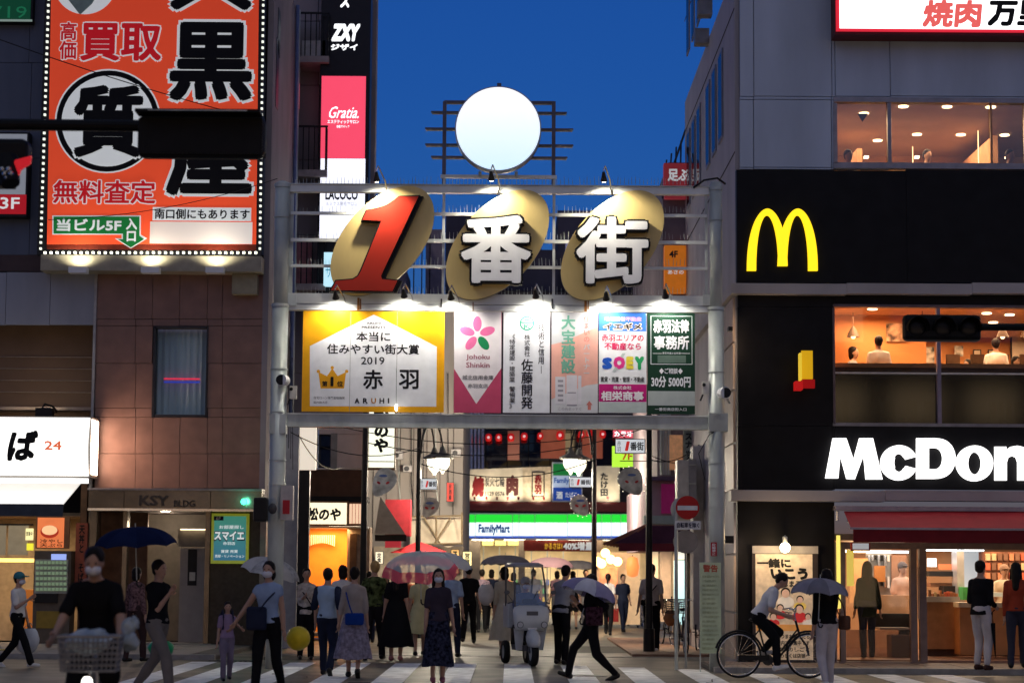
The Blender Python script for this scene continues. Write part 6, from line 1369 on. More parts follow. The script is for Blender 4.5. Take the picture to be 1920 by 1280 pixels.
    if shoes is not None:
        for i, a_ in enumerate(an):
            fd = Matrix.Rotation(math.radians(foot_pitch[i]), 3, 'X') @ Vector((0, -1, 0)); mb = MB(); seg(mb, a_ + Vector((0, .035, -.03)), a_ + Vector((0, 0, -.040)) + fd * .15, .046, .036); mb.cone(a_ + Vector((0, 0, -.03)), a_ + Vector((0, .0, .015)), .045, .042, 12); emit('shoe', mb, shoes, vox * .8, 1)
    if hair:
        mb = MB(); mb.ell(hd(0, .022, .034), (.085, .098, .098), 18, 11, MH)
        if hair == 'short': mb.ell(hd(0, .045, -.01), (.074, .06, .075), 12, 8, MH)
        if hair == 'bob': mb.ell(hd(0, .04, -.05), (.088, .07, .10), 14, 9, MH)
        if hair in ('long', 'verylong'):
            dn = -.30 if hair == 'long' else -.42; seg(mb, hd(0, .06, 0), hd(0, .105, dn), .078, .06)
            for e in (-1, 1): seg(mb, hd(.07 * e, .02, 0), hd(.085 * e, -.005, dn * .9), .028, .025)
        if hair == 'bun': mb.ell(hd(0, .045, -.01), (.07, .06, .07), 12, 8, MH); mb.ell(hd(0, .10, .09), .045, 10, 7)
        if hair == 'pony': seg(mb, hd(0, .1, .03), hd(0, .16, -.16), .035, .022); mb.ell(hd(0, .045, -.01), (.07, .055, .07), 12, 8, MH)
        emit('hair', mb, hair_mat, vox * .9, 1, .006, 22)
    if mask:
        mb = MB(); mb.ell(hd(0, -.05, -.045), (.066, .064, .05), 14, 9, MH); emit('face_mask', mb, MASKW)
    if head_turn is not None:
        mb = MB()
        for e in (-1, 1): mb.ell(hd(.029 * e, -.083, .018), (.011, .007, .006), 8, 5, MH)
        emit('eyes', mb, HAIR)
        if not mask: mb = MB(); mb.ell(hd(0, -.083, -.058), (.022, .008, .006), 8, 5, MH); emit('mouth', mb, mat('lips', (.3, .1, .09), rough=.5))
    if hat:
        mb = MB(); mb.ell(hd(0, .01, .05), (.092, .105, .09), 16, 9, MH); mb.ell(hd(0, -.11, .055), (.07, .08, .012), 14, 6, MH); emit('cap', mb, hat)
    T.location = loc; T.rotation_euler = (0, 0, math.radians(yaw))
    T['s'] = s
    J = dict(T=T, M=Matrix.Translation(loc) @ R_, s=s, wr=[w * s for w in wr], sh=[w * s for w in sh], hip=hc * s, hd=hcn * s, chest=up(0, 0, 1.25) * s)
    J['W'] = lambda v: J['M'] @ Vector(v)
    return J
def gp(x, y, h=.006): p = ground(x, y, h); return (p.x, p.y, h)
def strap(J, label, bagc, bagr, bm_mat, over=0, cat='bag', name='shoulder_bag'):
    """a bag resting on the body with its strap across the chest or over a shoulder"""
    T = J['T']; s = J['s']; t = thing(name, J['W'](bagc), label, cat); t.rotation_euler = T.rotation_euler; org = Vector(bagc)
    m = MB().bevbox(-bagr[0], bagr[0], -bagr[1], bagr[1], -bagr[2], bagr[2], min(bagr) * .6); m.build('bag_body', bm_mat, t, smooth=True).location = (0, 0, 0)
    for o in t.children:
        for v in o.data.vertices: v.co += wloc(t)
    sh = J['sh'][over]; q_ = []
    for k in range(9):
        u = k / 8; a = PI * u; p = sh.lerp(org, u) ; p = p + Vector((0, -.14 * math.sin(a) * s, 0)); q_.append(p - org)
    q2_ = [sh.lerp(org, k / 8) + Vector((0, .14 * math.sin(PI * k / 8) * s, 0)) - org for k in range(9)]
    mb = MB().tube(q_, .011, 6).tube(q2_, .011, 6); o = mb.build('strap', bm_mat, t)
    for v in o.data.vertices: v.co += wloc(t)
    return t
def umbrella(p, R_u, h, cols, label, tilt=(0, 0), shaft=.75, group=None, trans=None, rim=None, hook=True):
    """canopy apex p, radius, dome height; leans by tilt degrees about x and y"""
    T = thing('umbrella', p, label, 'umbrella', group); P = Vector(p)
    n = 8; gm = []
    for g_ in range(n):
        mb = MB(); sg_ = 5; rows = 7; vs = []
        for j in range(rows + 1):
            t = j / rows
            for i in range(sg_ + 1):
                a0 = 2 * PI * (g_ + i / sg_) / n; sag = 1 - .045 * math.sin(PI * i / sg_) * t; rr = R_u * math.sin(t * PI / 2 * .93) / math.sin(PI / 2 * .93) * sag
                vs.append(P + Vector((rr * math.cos(a0), rr * math.sin(a0), -h * (1 - math.cos(t * PI / 2 * .93)) / (1 - math.cos(PI / 2 * .93)) + .03 * math.sin(PI * i / sg_) * t)))
        fs = [(j * (sg_ + 1) + i, (j + 1) * (sg_ + 1) + i, (j + 1) * (sg_ + 1) + i + 1, j * (sg_ + 1) + i + 1) for j in range(rows) for i in range(sg_)]
        o = mb.add(vs, fs).build('canopy_gore', cols[g_ % len(cols)], T, smooth=True)
        if rim:
            o.data.materials.append(rim)
            for k, pl_ in enumerate(o.data.polygons): pl_.material_index = 1 if k // sg_ >= rows - 2 else 0
    mb = MB()
    for g_ in range(n):
        a0 = 2 * PI * g_ / n; pts = []
        for j in range(8):
            t = j / 7; rr = R_u * math.sin(t * PI / 2 * .93) / math.sin(PI / 2 * .93); pts.append(P + Vector((rr * math.cos(a0), rr * math.sin(a0), -h * (1 - math.cos(t * PI / 2 * .93)) / (1 - math.cos(PI / 2 * .93)) - .008)))
        mb.tube(pts, .004, 4)
    mb.build('ribs', DSTEEL, T)
    MB().tube([P + Vector((0, 0, .05)), P + Vector((0, 0, -shaft))], .007, 6).build('shaft', STEEL, T)
    if hook:
        z0 = P + Vector((0, 0, -shaft)); MB().tube([z0, z0 + Vector((0, 0, -.05)), z0 + Vector((.02, 0, -.085)), z0 + Vector((.05, 0, -.085)), z0 + Vector((.065, 0, -.05))], .012, 8).build('handle', BLACK, T)
    T.rotation_euler = (math.radians(tilt[0]), math.radians(tilt[1]), .2); return T
def held_bag(p, size, m, label, round_=False, name='carrier_bag'):
    t = thing(name, p, label, 'bag'); P = Vector(p); mb = MB(); n = 16; vs = []; rows = 8
    for j in range(rows + 1):
        u = j / rows; r = math.sin(PI * min(.97, .12 + .88 * u)) ** .45
        for k in range(n):
            a = 2 * PI * k / n; w_ = 1 + .12 * noise.noise((math.cos(a) * 2 + p[0], math.sin(a) * 2, u * 3)); vs.append(P + Vector((size[0] * r * math.cos(a) * w_, size[1] * r * math.sin(a) * w_, -size[2] * u - .05)))
    fs = [(j * n + k, j * n + (k + 1) % n, (j + 1) * n + (k + 1) % n, (j + 1) * n + k) for j in range(rows) for k in range(n)] + [tuple(range(rows * n, (rows + 1) * n))]
    mb.add(vs, [tuple(reversed(f)) for f in fs]).build('bag_body', m, t, smooth=True)
    MB().tube([P + Vector((-size[0] * .5, 0, -.07)), P + Vector((-.01, 0, .0)), P + Vector((.01, 0, 0)), P + Vector((size[0] * .5, 0, -.07))], .006, 5).build('handle', m, t)
    return t
# ---- bicycle, forward = +X, wheel contact z = 0
def wheel(par, c, R_, tw=.016, axis_y=True, spokes=18, fork=None):
    W_ = thing('wheel', Vector(c) + wloc(par)); W_.parent = par; W_.location = Vector(c); 
    def ring(r, tr, name, m, n=36, k=6):
        vs = [];
        for i in range(n):
            a = 2 * PI * i / n
            for j in range(k): b = 2 * PI * j / k; rr = r + tr * math.cos(b); vs.append(wloc(W_) + Vector((rr * math.cos(a), tr * math.sin(b), rr * math.sin(a))))
        MB().add(vs, [(i * k + j, i * k + (j + 1) % k, ((i + 1) % n) * k + (j + 1) % k, ((i + 1) % n) * k + j) for i in range(n) for j in range(k)]).build(name, m, W_, smooth=True)
    ring(R_ - tw, tw, 'tyre', RUBBER); ring(R_ - tw * 2.4, .009, 'rim', CHROME)
    mb = MB(); o_ = wloc(W_)
    for i in range(spokes): a = 2 * PI * i / spokes; mb.tube([o_ + Vector((.02 * math.cos(a + .5), .02 * (-1) ** i, .02 * math.sin(a + .5))), o_ + Vector(((R_ - tw * 2.6) * math.cos(a), 0, (R_ - tw * 2.6) * math.sin(a)))], .0016, 3)
    mb.tube([o_ + Vector((0, -.04, 0)), o_ + Vector((0, .04, 0))], .018, 8).build('spokes', CHROME, W_)
def bicycle(loc, yaw, label, frame=DSTEEL, R_=.34, step=True, basket=None, group=None, light_on=False, steer=0):
    T = thing('bicycle', (0, 0, 0), label, 'bicycle', group); wb = 1.08; bb = Vector((.44, 0, .28)); st = Vector((.30, 0, .82)); hd1 = Vector((.88, 0, .88)); hd0 = Vector((.94, 0, .66)); fw_ = Vector((wb, 0, R_)); rw_ = Vector((0, 0, R_))
    wheel(T, rw_, R_); wheel(T, fw_, R_)
    f = MB(); f.tube([bb, st], .015).tube([hd1, hd0], .02).tube([st + Vector((.02, 0, -.06)), hd1 + Vector((.005, 0, -.05))] if not step else [bb + Vector((.06, 0, .08)), Vector((.65, 0, .42)), hd0 + Vector((-.02, 0, .1))], .014).tube([bb, Vector((.62, 0, .33)), hd0], .018)
    for e in (-.055, .055): f.tube([bb + Vector((0, e * .6, 0)), rw_ + Vector((0, e, 0))], .009).tube([st + Vector((.02, e * .4, -.08)), rw_ + Vector((0, e, 0))], .008).tube([hd0 + Vector((.01, e, -.03)), fw_ + Vector((-.03, e, .15)), fw_ + Vector((0, e, 0))], .010)
    f.build('frame', frame, T)
    mg = MB()
    for c in (rw_, fw_):
        pts = [c + Vector(((R_ + .02) * math.cos(a), 0, (R_ + .02) * math.sin(a))) for a in [math.radians(x) for x in range(10, 175, 11)]]; mg.tube(pts, .018, 5)
    mg.build('mudguards', frame, T)
    s_ = MB().ell(st + Vector((-.02, 0, .07)), (.13, .075, .035), 14, 8).tube([st + Vector((0, 0, -.05)), st + Vector((-.005, 0, .05))], .012); s_.build('saddle', BLACK, T, smooth=True)
    MB().tube([hd1, hd1 + Vector((-.02, 0, .12))], .013).tube([hd1 + Vector((-.16, -.27, .17)), hd1 + Vector((-.03, -.24, .19)), hd1 + Vector((0, 0, .12)), hd1 + Vector((-.03, .24, .19)), hd1 + Vector((-.16, .27, .17))], .012).build('handlebar', CHROME, T)
    MB().cone(bb + Vector((0, -.045, 0)), bb + Vector((0, -.035, 0)), .085, .085, 18).tube([bb + Vector((0, -.06, 0)), bb + Vector((.11, -.06, -.12))], .009).tube([bb + Vector((0, .06, 0)), bb + Vector((-.11, .06, .12))], .009).build('crank', DSTEEL, T)
    for c in (bb + Vector((.11, -.10, -.12)), bb + Vector((-.11, .10, .12))): MB().box(c.x - .045, c.x + .045, c.y - .04, c.y + .04, c.z - .01, c.z + .01).build('pedal', BLACK, T)
    MB().box(-.02, .46, -.062, -.05, .27, .35).build('chain_guard', frame, T)
    MB().cone(hd0 + Vector((.30, 0, .06)), hd0 + Vector((.38, 0, .06)), .03, .042, 12).build('headlight', glow('bicycle_light', (255, 252, 240), 5) if light_on else STEEL, T)
    if basket:
        bm_ = MB(); x0, x1, yw, z0, z1 = .98, 1.30, .21, .80, 1.07
        for k in range(7): z = z0 + (z1 - z0) * k / 6; e = .03 * k / 6; bm_.tube([(x0 - e, -yw - e, z), (x1 + e, -yw - e, z), (x1 + e, yw + e, z), (x0 - e, yw + e, z), (x0 - e, -yw - e, z)], .012 if k == 6 else .006, 5)
        for k in range(13): y = -yw + 2 * yw * k / 12; bm_.tube([(x1 + .03, y * 1.12, z1), (x1, y, z0), (x0, y, z0), (x0 - .03, y * 1.12, z1)], .0055, 4)
        for k in range(8): x = x0 + (x1 - x0) * k / 7; bm_.tube([(x, -yw * 1.12, z1), (x, -yw, z0), (x, yw, z0), (x, yw * 1.12, z1)], .0035, 4)
        bm_.build('basket', basket, T)
    T.location = loc; T.rotation_euler = (0, 0, math.radians(yaw)); return T

def W2(p): return tuple(p)
NAVY = cloth('navy', (.02, .025, .05)); BLKC = cloth('black', (.010, .010, .012)); PBLUE = cloth('pale_blue', (.28, .36, .52)); WHT = cloth('white', (.60, .58, .57)); BEI = cloth('beige', (.42, .34, .26)); GRYC = cloth('grey', (.25, .25, .28)); LAVS = cloth('lavender', (.24, .21, .27), var=.3, scale=20)
# 1 passer-by at the left edge
a = gp(30, 1250)
J = person(a, 75, 'person in teal cap and white tee striding right at the left edge', H=1.55, feet=((-.09, -.34, .08), (.09, .36, .12)), hands=((-.15, -.28, 1.2), (.2, -.1, .8)), top=WHT, bottom=BLKC, hat=cloth('teal', (.05, .20, .24)), shoes=SHOEW, hip=.86, foot_pitch=(0, 50), mask=True)
held_bag(J['W'](J['wr'][1] + Vector((0, 0, -.06))), (.2, .1, .42), cloth('tote_grey', (.5, .53, .58)), 'pale grey tote bag hanging beside the passer-by in a teal cap')
# 2 cyclist with mask heading to the camera
a = (at(196, 1100, 18.2).x, 17.6, 0)
bk = bicycle((a[0] + .05, a[1] + .55, .006), -86, 'bicycle with wire basket and bright headlight ridden towards the camera', frame=mat('bike_grey', (.12, .12, .13), rough=.35, metal=.5), basket=mat('basket_wire', (.22, .22, .24), rough=.4, metal=.4), light_on=True)
cb = Vector((a[0] + .05, a[1] + .55, 0))
J = person((cb.x - .04 + .0, cb.y - .25, .006), 0, 'cyclist in black tee and white mask riding towards the camera', H=1.72, lean=18, hip=.97, hands=((-.25, -.50, 1.05), (.27, -.50, 1.05)), feet=((-.13, -.14, .20), (.13, -.02, .42)), top=BLKC, bottom=BLKC, blen=.5, shoes=SHOEB, mask=True, kneep=((-.2, -1, .2), (.2, -1, .2)), head_turn=0, vox=.014)
t = thing('plastic_bag', (cb.x + .08, cb.y - 1.08, .9), 'crumpled white plastic bag filling the bicycle basket', 'bag'); mb = MB(); mb.ell((cb.x + .05, cb.y - 1.12, 1.02), (.19, .14, .09), 24, 14)
mb.v = [v + Vector((0, 0, .05)) * noise.noise(v * 9) + (v - Vector((cb.x, cb.y - 1.12, 1.04))) * .25 * noise.noise(v * 14) for v in mb.v]; mb.build('bag_body', mat('plastic_white', (.34, .40, .46), rough=.35, var=.25, scale=14), t, smooth=True)
t = thing('plastic_bag', (cb.x + .42, cb.y - 1.0, .8), 'white plastic bags hanging from the right handlebar beside the basket', 'bag')
for k, (dx, dz, r) in enumerate(((.32, 1.14, .05), (.38, 1.18, .04), (.34, 1.02, .055))): mb = MB(); mb.ell((cb.x + dx, cb.y - .85, dz), (r, r, r * 1.5), 18, 12); mb.v = [v + Vector((1, 0, .5)) * .05 * noise.noise(v * 12) for v in mb.v]; mb.build('bag_fold', MC['plastic_white'], t, smooth=True)
# 3 man under navy umbrella
a = gp(292, 1302)
J = person(a, 60, 'man in black shirt and grey trousers under the navy umbrella', H=1.74, feet=((-.1, -.3, .08), (.1, .38, .13)), hands=((-.06, -.22, 1.25), (.22, .12, .78)), top=BLKC, tsleeve=.45, bottom=cloth('taupe', (.16, .14, .13)), shoes=SHOEB, hip=.86, foot_pitch=(0, 45))
h_ = J['W'](J['wr'][0]); umbrella((at(258, 990, a[1]).x, h_[1], at(258, 988, a[1]).z), .53, .24, [cloth('umb_navy', (.008, .014, .05)), cloth('umb_navy2', (.010, .017, .06))], 'dark navy umbrella over the man in black, leftmost umbrella', tilt=(4, -3), shaft=.68)
held_bag(J['W'](J['wr'][1] + Vector((0, 0, -.1))), (.17, .12, .22), mat('green_plastic', (.02, .35, .12), rough=.3), 'small green plastic bag hanging from the hand of the man in black')
J = person(gp(252, 1240), 150, 'person in dusky pink patterned top half hidden behind the navy umbrella man', H=1.6, top=cloth('dusky_pink', (.18, .10, .10), var=.5, scale=25), tsleeve=.9, bottom=cloth('dark_red_brown', (.05, .03, .03)), shoes=SHOEB, female=True, hair='bob')
# 4 child
a = gp(424, 1276)
J4 = person(a, 15, 'small girl in lilac clothes walking with her hand held', H=1.12, feet=((-.09, -.16, .08), (.09, .2, .1)), hands=((-.22, -.05, .85), (.3, 0, 1.15)), top=cloth('lilac', (.26, .18, .28)), tsleeve=.4, bottom=cloth('mauve_legging', (.17, .14, .20)), shoes=SHOEB, female=True, hair='pony')
t = thing('backpack', J4['W']((.0, .18, .82)), 'navy and white child backpack on the small girl', 'bag'); t.rotation_euler = (0, 0, math.radians(15)); P = wloc(t)
MB().bevbox(P.x - .11, P.x + .11, P.y - .08, P.y + .06, P.z - .17, P.z + .15, .05).build('pack', NAVY, t, smooth=True); MB().bevbox(P.x - .08, P.x + .08, P.y + .05, P.y + .10, P.z - .14, P.z, .03).build('pocket', WHT, t, smooth=True)
for e in (-.07, .07): MB().tube([P + Vector((e, -.06, .14)), P + Vector((e, -.16, .2)), P + Vector((e, -.28, .1)), P + Vector((e, -.27, -.05)), P + Vector((e, -.1, -.12))], .012).build('strap', NAVY, t)
# 5 woman in blue sleeveless top
a = gp(500, 1302)
J = person(a, -12, 'woman in pale blue sleeveless top and black trousers, masked, holding the girl by the hand', H=1.69, feet=((-.1, -.2, .08), (.12, .24, .1)), hands=((-.46, -.1, .86), (.22, .03, .76)), top=cloth('sky_top', (.26, .34, .50)), tsleeve=.12, bottom=BLKC, shoes=SHOEB, female=True, hair='bob', mask=True)
strap(J, 'dark navy shoulder bag across the front of the woman in the blue top', (-.10, -.17, .98), (.13, .06, .15), NAVY, over=1)
b_ = thing('yellow_balloon', (at(559, 1196, a[1] + .6).x, a[1] + .6, at(559, 1196, a[1] + .6).z), 'round yellow balloon beside the woman in the blue top', 'balloon'); MB().ell(wloc(b_), 22.5 * (a[1] + .6) / 4000, 24, 14).build('balloon', mat('balloon_yellow', (.72, .52, .02), rough=.35), b_, smooth=True); MB().tube([wloc(b_) + Vector((-.16, 0, .02)), wloc(b_) + Vector((-.42, -.2, .12))], .008).build('stick', WHITE, b_)
# 6 woman in white blouse under white umbrella
a = gp(572, 1236)
J = person(a, 10, 'woman in white blouse with crossbody strap under the white umbrella', H=1.6, feet=((-.1, .05, .08), (.1, -.05, .08)), hands=((-.05, -.2, 1.2), (.2, -.05, .8)), top=cloth('blouse', (.5, .46, .42), var=.25, scale=18), tsleeve=.75, tlen=.84, bottom=BLKC, shoes=SHOEB, female=True)
strap(J, 'black crossbody bag on the woman in the white blouse', (.17, -.05, .86), (.09, .04, .08), BLKC, over=0)
h_ = J['W'](J['wr'][0]); umbrella((at(516, 1045, a[1]).x, a[1] - .1, at(516, 1047, a[1]).z), .55, .30, [cloth('umb_white', (.5, .5, .5)), cloth('umb_white2', (.42, .43, .46), var=.3, scale=9)], 'white umbrella behind the woman in the blue top', tilt=(8, 14), shaft=.7)
# 7 raglan
a = gp(612, 1266)
J = person(a, 172, 'person in pale blue tee with navy sleeves seen from behind', H=1.62, feet=((-.1, .22, .13), (.1, -.22, .08)), hands=((-.22, .1, .8), (.22, -.1, .8)), top=cloth('blue_tee', (.33, .43, .56)), tsleeve=0, bottom=NAVY, shoes=SHOEB, foot_pitch=(50, 0))
T7 = J['T']; mb = MB()
for i in (0, 1):
    mb = MB(); sh = J['sh'][i]; w_ = J['wr'][i]; e = sh.lerp(w_, .5) + Vector((.03 * (1 if i else -1), .04, 0)); seg(mb, sh, e, .066, .058); mb.build('sleeve', NAVY, T7, smooth=True)
pass
J = person(gp(640, 1238), 195, 'person with dark hair in white top and pale beige skirt seen from behind', H=1.66, feet=((-.08, .12, .09), (.09, -.12, .08)), top=WHT, tsleeve=.6, skirt=(cloth('skirt_beige', (.45, .37, .3)), .38, .24, 1.02), female=True, hair='bob', shoes=SHOEB)
# 8 beige knit
a = gp(662, 1270)
J = person(a, 178, 'woman in beige knit top and grey lavender pleated skirt walking away', H=1.62, feet=((-.09, .2, .14), (.09, -.14, .08)), hands=((-.22, .0, .8), (.26, -.02, .76)), top=cloth('knit_beige', (.33, .28, .25)), tsleeve=.7, tlen=.84, skirt=(LAVS, .30, .30, 1.02), female=True, hair='bun', shoes=SHOEB, foot_pitch=(50, 0))
strap(J, 'royal blue shoulder bag low on the back of the woman in beige', (-.03, .2, .88), (.14, .05, .09), cloth('royal_blue', (.01, .04, .22)), over=1)
# 9 blond
J = person(gp(700, 1236), 170, 'blond person in dark green floral shirt walking away', H=1.76, hands=((-.26, -.18, .92), (.24, .14, .84)), head_turn=30, top=cloth('floral_green', (.07, .09, .035), var=.95, scale=14), tsleeve=.45, bottom=cloth('dark_trouser', (.02, .02, .025)), hairm=HAIRB, shoes=SHOEB, feet=((-.1, -.22, .08), (.1, .26, .11)), foot_pitch=(0, 40))
# 10 black dress under the pink umbrella
a = gp(742, 1238)
J = person(a, 175, 'woman in long black dress seen from behind beside the pink umbrella', H=1.66, feet=((-.08, 0, .08), (.08, .05, .08)), top=BLKC, tsleeve=.45, skirt=(BLKC, .26, .33, 1.1), female=True, hair='long', shoes=cloth('pink_sandal', (.4, .18, .18)))
# 11 yellow
J = person(gp(786, 1228), 190, 'person in pale yellow dress partly hidden behind the pink umbrella', H=1.58, top=cloth('pale_yellow', (.55, .50, .28)), tsleeve=.4, skirt=(MC['cloth_pale_yellow'], .45, .28, 1.05), female=True, hair='bob', shoes=SHOEB)
held_bag(J['W'](J['wr'][0] + Vector((.05, -.05, -.05))), (.16, .07, .16), cloth('lemon', (.6, .55, .08)), 'lemon yellow bag hanging beside the pale yellow dress')
J = person(gp(845, 1232), 165, 'person in pale blue tee behind the long haired woman', H=1.68, top=PBLUE, bottom=NAVY, shoes=SHOEB)
# 12 long haired woman
a = gp(820, 1280)
J = person(a, 4, 'long haired woman in mask and dark navy patterned dress facing the camera', H=1.60, feet=((-.07, -.04, .08), (.08, .05, .08)), hands=((-.2, -.05, .82), (.26, -.0, .74)), top=cloth('charcoal_plum', (.045, .035, .05)), tsleeve=.45, skirt=(cloth('navy_floral', (.022, .024, .045), var=.9, scale=22), .26, .24, 1.08), female=True, hair='verylong', mask=True, shoes=cloth('pink_shoe', (.28, .10, .13)), vox=.014)
TP = translucent('umb_clear', (205, 215, 222), .62); TPK = translucent('umb_pink', (235, 105, 125), .85)
umbrella((at(788, 1033, a[1] + 1.4).x, a[1] + 1.4, at(788, 1036, a[1] + 1.4).z), .60, .34, [TP], 'translucent white umbrella with pink rim, largest in the middle of the crowd', tilt=(14, -4), shaft=.72, rim=TPK)
umbrella((at(832, 1036, a[1] + 5.5).x, a[1] + 5.5, at(832, 1034, a[1] + 5.5).z), .52, .26, [translucent('umb_milk', (225, 228, 235), .85)], 'milky white umbrella just behind the pink rimmed one', tilt=(4, 6), shaft=.7)
# 13 man in black walking away and others deep in the alley
J = person(gp(878, 1206), 176, 'man in black shirt and trousers walking away into the alley', H=1.72, top=BLKC, bottom=BLKC, shoes=SHOEB, feet=((-.1, -.22, .08), (.1, .25, .12)), hands=((-.27, .08, .8), (.27, -.08, .8)))
far = [(903, 1185, 185, 'person in mauve tee far in the alley right of the man in black', cloth('mauve', (.22, .16, .20)), BLKC, 'short'), (921, 1178, 170, 'dark clothed person with pale bag far in the alley', NAVY, BLKC, 'bob'), (856, 1180, 10, 'person in red top far in the alley', cloth('brick', (.3, .06, .04)), NAVY, 'short'),
       (1000, 1176, 175, 'person in grey shirt far in the alley behind the scooter', GRYC, BLKC, 'short'), (1074, 1180, 178, 'bare legged person in black near the pinkish umbrella', BLKC, None, 'bob'), (1098, 1178, 10, 'person in navy top before the snack stand', NAVY, GRYC, 'short'), (940, 1170, 10, 'person in cream shirt before the store front', BEI, NAVY, 'short'), (1044, 1172, 200, 'person in pink tee under the pinkish umbrella', cloth('pink_tee', (.5, .28, .32)), GRYC, 'bob')]
for x, y, yw, lab, tp_, bt, hr in far:
    J = person(gp(x, y), yw, lab, H=random.uniform(1.58, 1.72), top=tp_, bottom=bt or BLKC, blen=1.0 if bt else .4, shoes=SHOEB, hair=hr, vox=.022, feet=((-.1, random.uniform(-.2, 0), .08), (.1, random.uniform(0, .25), .08)))
extra = [(530, 1216, 170, 'person in dark olive shirt half hidden left of the raglan tee', cloth('olive', (.08, .08, .04)), 'short'), (690, 1205, 185, 'person in white shirt deeper in the crowd near the left black post', WHT, 'short'), (722, 1212, 10, 'person in charcoal top coming out of the alley beside the black dress', cloth('char', (.05, .05, .055)), 'bob'), (765, 1196, 175, 'person in rust tee behind the pink rimmed umbrella', cloth('rust2', (.28, .09, .05)), 'bun'),
         (806, 1192, 8, 'person in light grey top left behind the long haired woman', GRYC, 'short'), (962, 1186, 188, 'person in black deep in the alley left of the scooter roof', BLKC, 'bob'), (1140, 1190, 172, 'person in white blouse walking past the snack stand', WHT, 'pony'), (1168, 1184, 12, 'person in dark jacket coming from the snack stand', NAVY, 'short'), (655, 1198, 5, 'person in tan top coming out of the alley by the restaurant', cloth('tan', (.3, .2, .12)), 'bob')]
for k, (x, y, yw, lab, tp_, hr) in enumerate(extra):
    st_ = .12 + .05 * (k % 4); person(gp(x, y), yw + (k * 37 % 30 - 15), lab, H=1.56 + .04 * (k * 5 % 5), top=tp_, bottom=(BLKC, NAVY, GRYC)[k % 3], shoes=SHOEB, hair=hr, female=hr != 'short', vox=.021, feet=((-.09, -st_ * (1 if k % 2 else -1), .08), (.09, st_ * (1 if k % 2 else -1), .1)), hands=((-.22, .12 - .05 * (k % 5), .82), (.22, -.12 + .04 * (k % 4), .80 + .1 * (k % 3))))
umbrella((at(1032, 1040, 56).x, 56, at(1032, 1044, 56).z), .62, .28, [translucent('umb_rose', (205, 165, 175), .8)], 'pale rosy umbrella behind the scooter roof', shaft=.7)
umbrella((at(1083, 1048, 60).x, 60, at(1083, 1050, 60).z), .60, .26, [cloth('umb_grey_far', (.22, .2, .2))], 'dull grey umbrella far back before the snack stand', shaft=.7)
# 15 beige dress, grey umbrella
a = gp(945, 1228)
J = person(a, 190, 'woman in long cream dress with black belt walking away beside the scooter', H=1.66, top=cloth('cream', (.46, .42, .34)), tsleeve=.7, skirt=(MC['cloth_cream'], .30, .30, 1.06), female=True, hair='bob', shoes=SHOEB, feet=((-.09, -.1, .08), (.09, .22, .12)), hands=((-.1, -.18, 1.2), (.22, .05, .8)), foot_pitch=(0, 50))
umbrella((at(948, 1038, a[1]).x, a[1], at(948, 1040, a[1]).z), .50, .20, [cloth('umb_taupe', (.26, .24, .24))], 'grey taupe umbrella above the woman in the cream dress', shaft=.62)
held_bag((at(912, 1090, a[1]).x, a[1] - .1, at(912, 1090, a[1]).z), (.16, .1, .4), WHT, 'white shopping bag over the shoulder of the woman in cream')
# 18 striding left with purple umbrella
a = gp(1108, 1274)
J = person(a, -92, 'person in black striding left under the lilac umbrella', H=1.62, feet=((-.08, -.36, .085), (.08, .38, .11)), hip=.83, hands=((-.08, -.22, 1.2), (.1, .05, 1.0)), top=BLKC, tsleeve=.9, bottom=BLKC, shoes=SHOEB, foot_pitch=(-25, 30), female=True)
umbrella((at(1112, 1088, a[1]).x, a[1], at(1110, 1086, a[1]).z), .44, .26, [cloth('umb_lilac', (.30, .27, .42)), cloth('umb_lilac2', (.22, .20, .36)), cloth('umb_pale', (.5, .5, .58))], 'lilac and white umbrella of the striding person', tilt=(0, 18), shaft=.6)
strap(J, 'dark shoulder bag with red pattern on the striding person', (.2, .05, .95), (.05, .13, .14), cloth('bag_pattern', (.05, .02, .03), var=.9, scale=20), over=0)
# 19 standing man right
a = gp(1222, 1222)
J = person(a, 170, 'man in off-white tee and black trousers standing with his back turned', H=1.74, top=cloth('offwhite', (.42, .37, .36)), tlen=.9, bottom=BLKC, shoes=SHOEW, feet=((-.1, .03, .08), (.09, -.03, .08)), hands=((-.22, -.02, .8), (.28, -.05, .85)), head_turn=-25)
strap(J, 'thin black sling bag across the back of the standing man', (.16, .12, 1.0), (.05, .05, .06), BLKC, over=0)
held_bag((at(1256, 1140, a[1]).x, a[1] - .1, at(1256, 1140, a[1]).z), (.14, .1, .3), mat('orange_plastic', (.6, .25, .1), rough=.35), 'orange plastic bag hanging beside the standing man')
# 20 cyclist at right
Yc = 33.2; p0 = at(1388, 1233, Yc)
bk = bicycle((p0.x - .02, Yc, .006), 2, 'black bicycle in side view being ridden to the right past the poster', frame=BLACK, R_=.35, group=None)
J = person((p0.x + .26, Yc, .006), 90, 'cyclist in white tee and black trousers pedalling to the right', H=1.68, lean=33, hip=.93, hands=((-.22, -.42, .98), (.22, -.42, .98)), feet=((-.1, -.30, .19), (.1, -.08, .40)), top=cloth('cyclist_tee', (.5, .5, .55)), tsleeve=.45, bottom=BLKC, blen=.95, shoes=SHOEW, vox=.014, hair='short', kneep=((0, -1, .3), (0, -1, .3)), foot_pitch=(-15, -15))
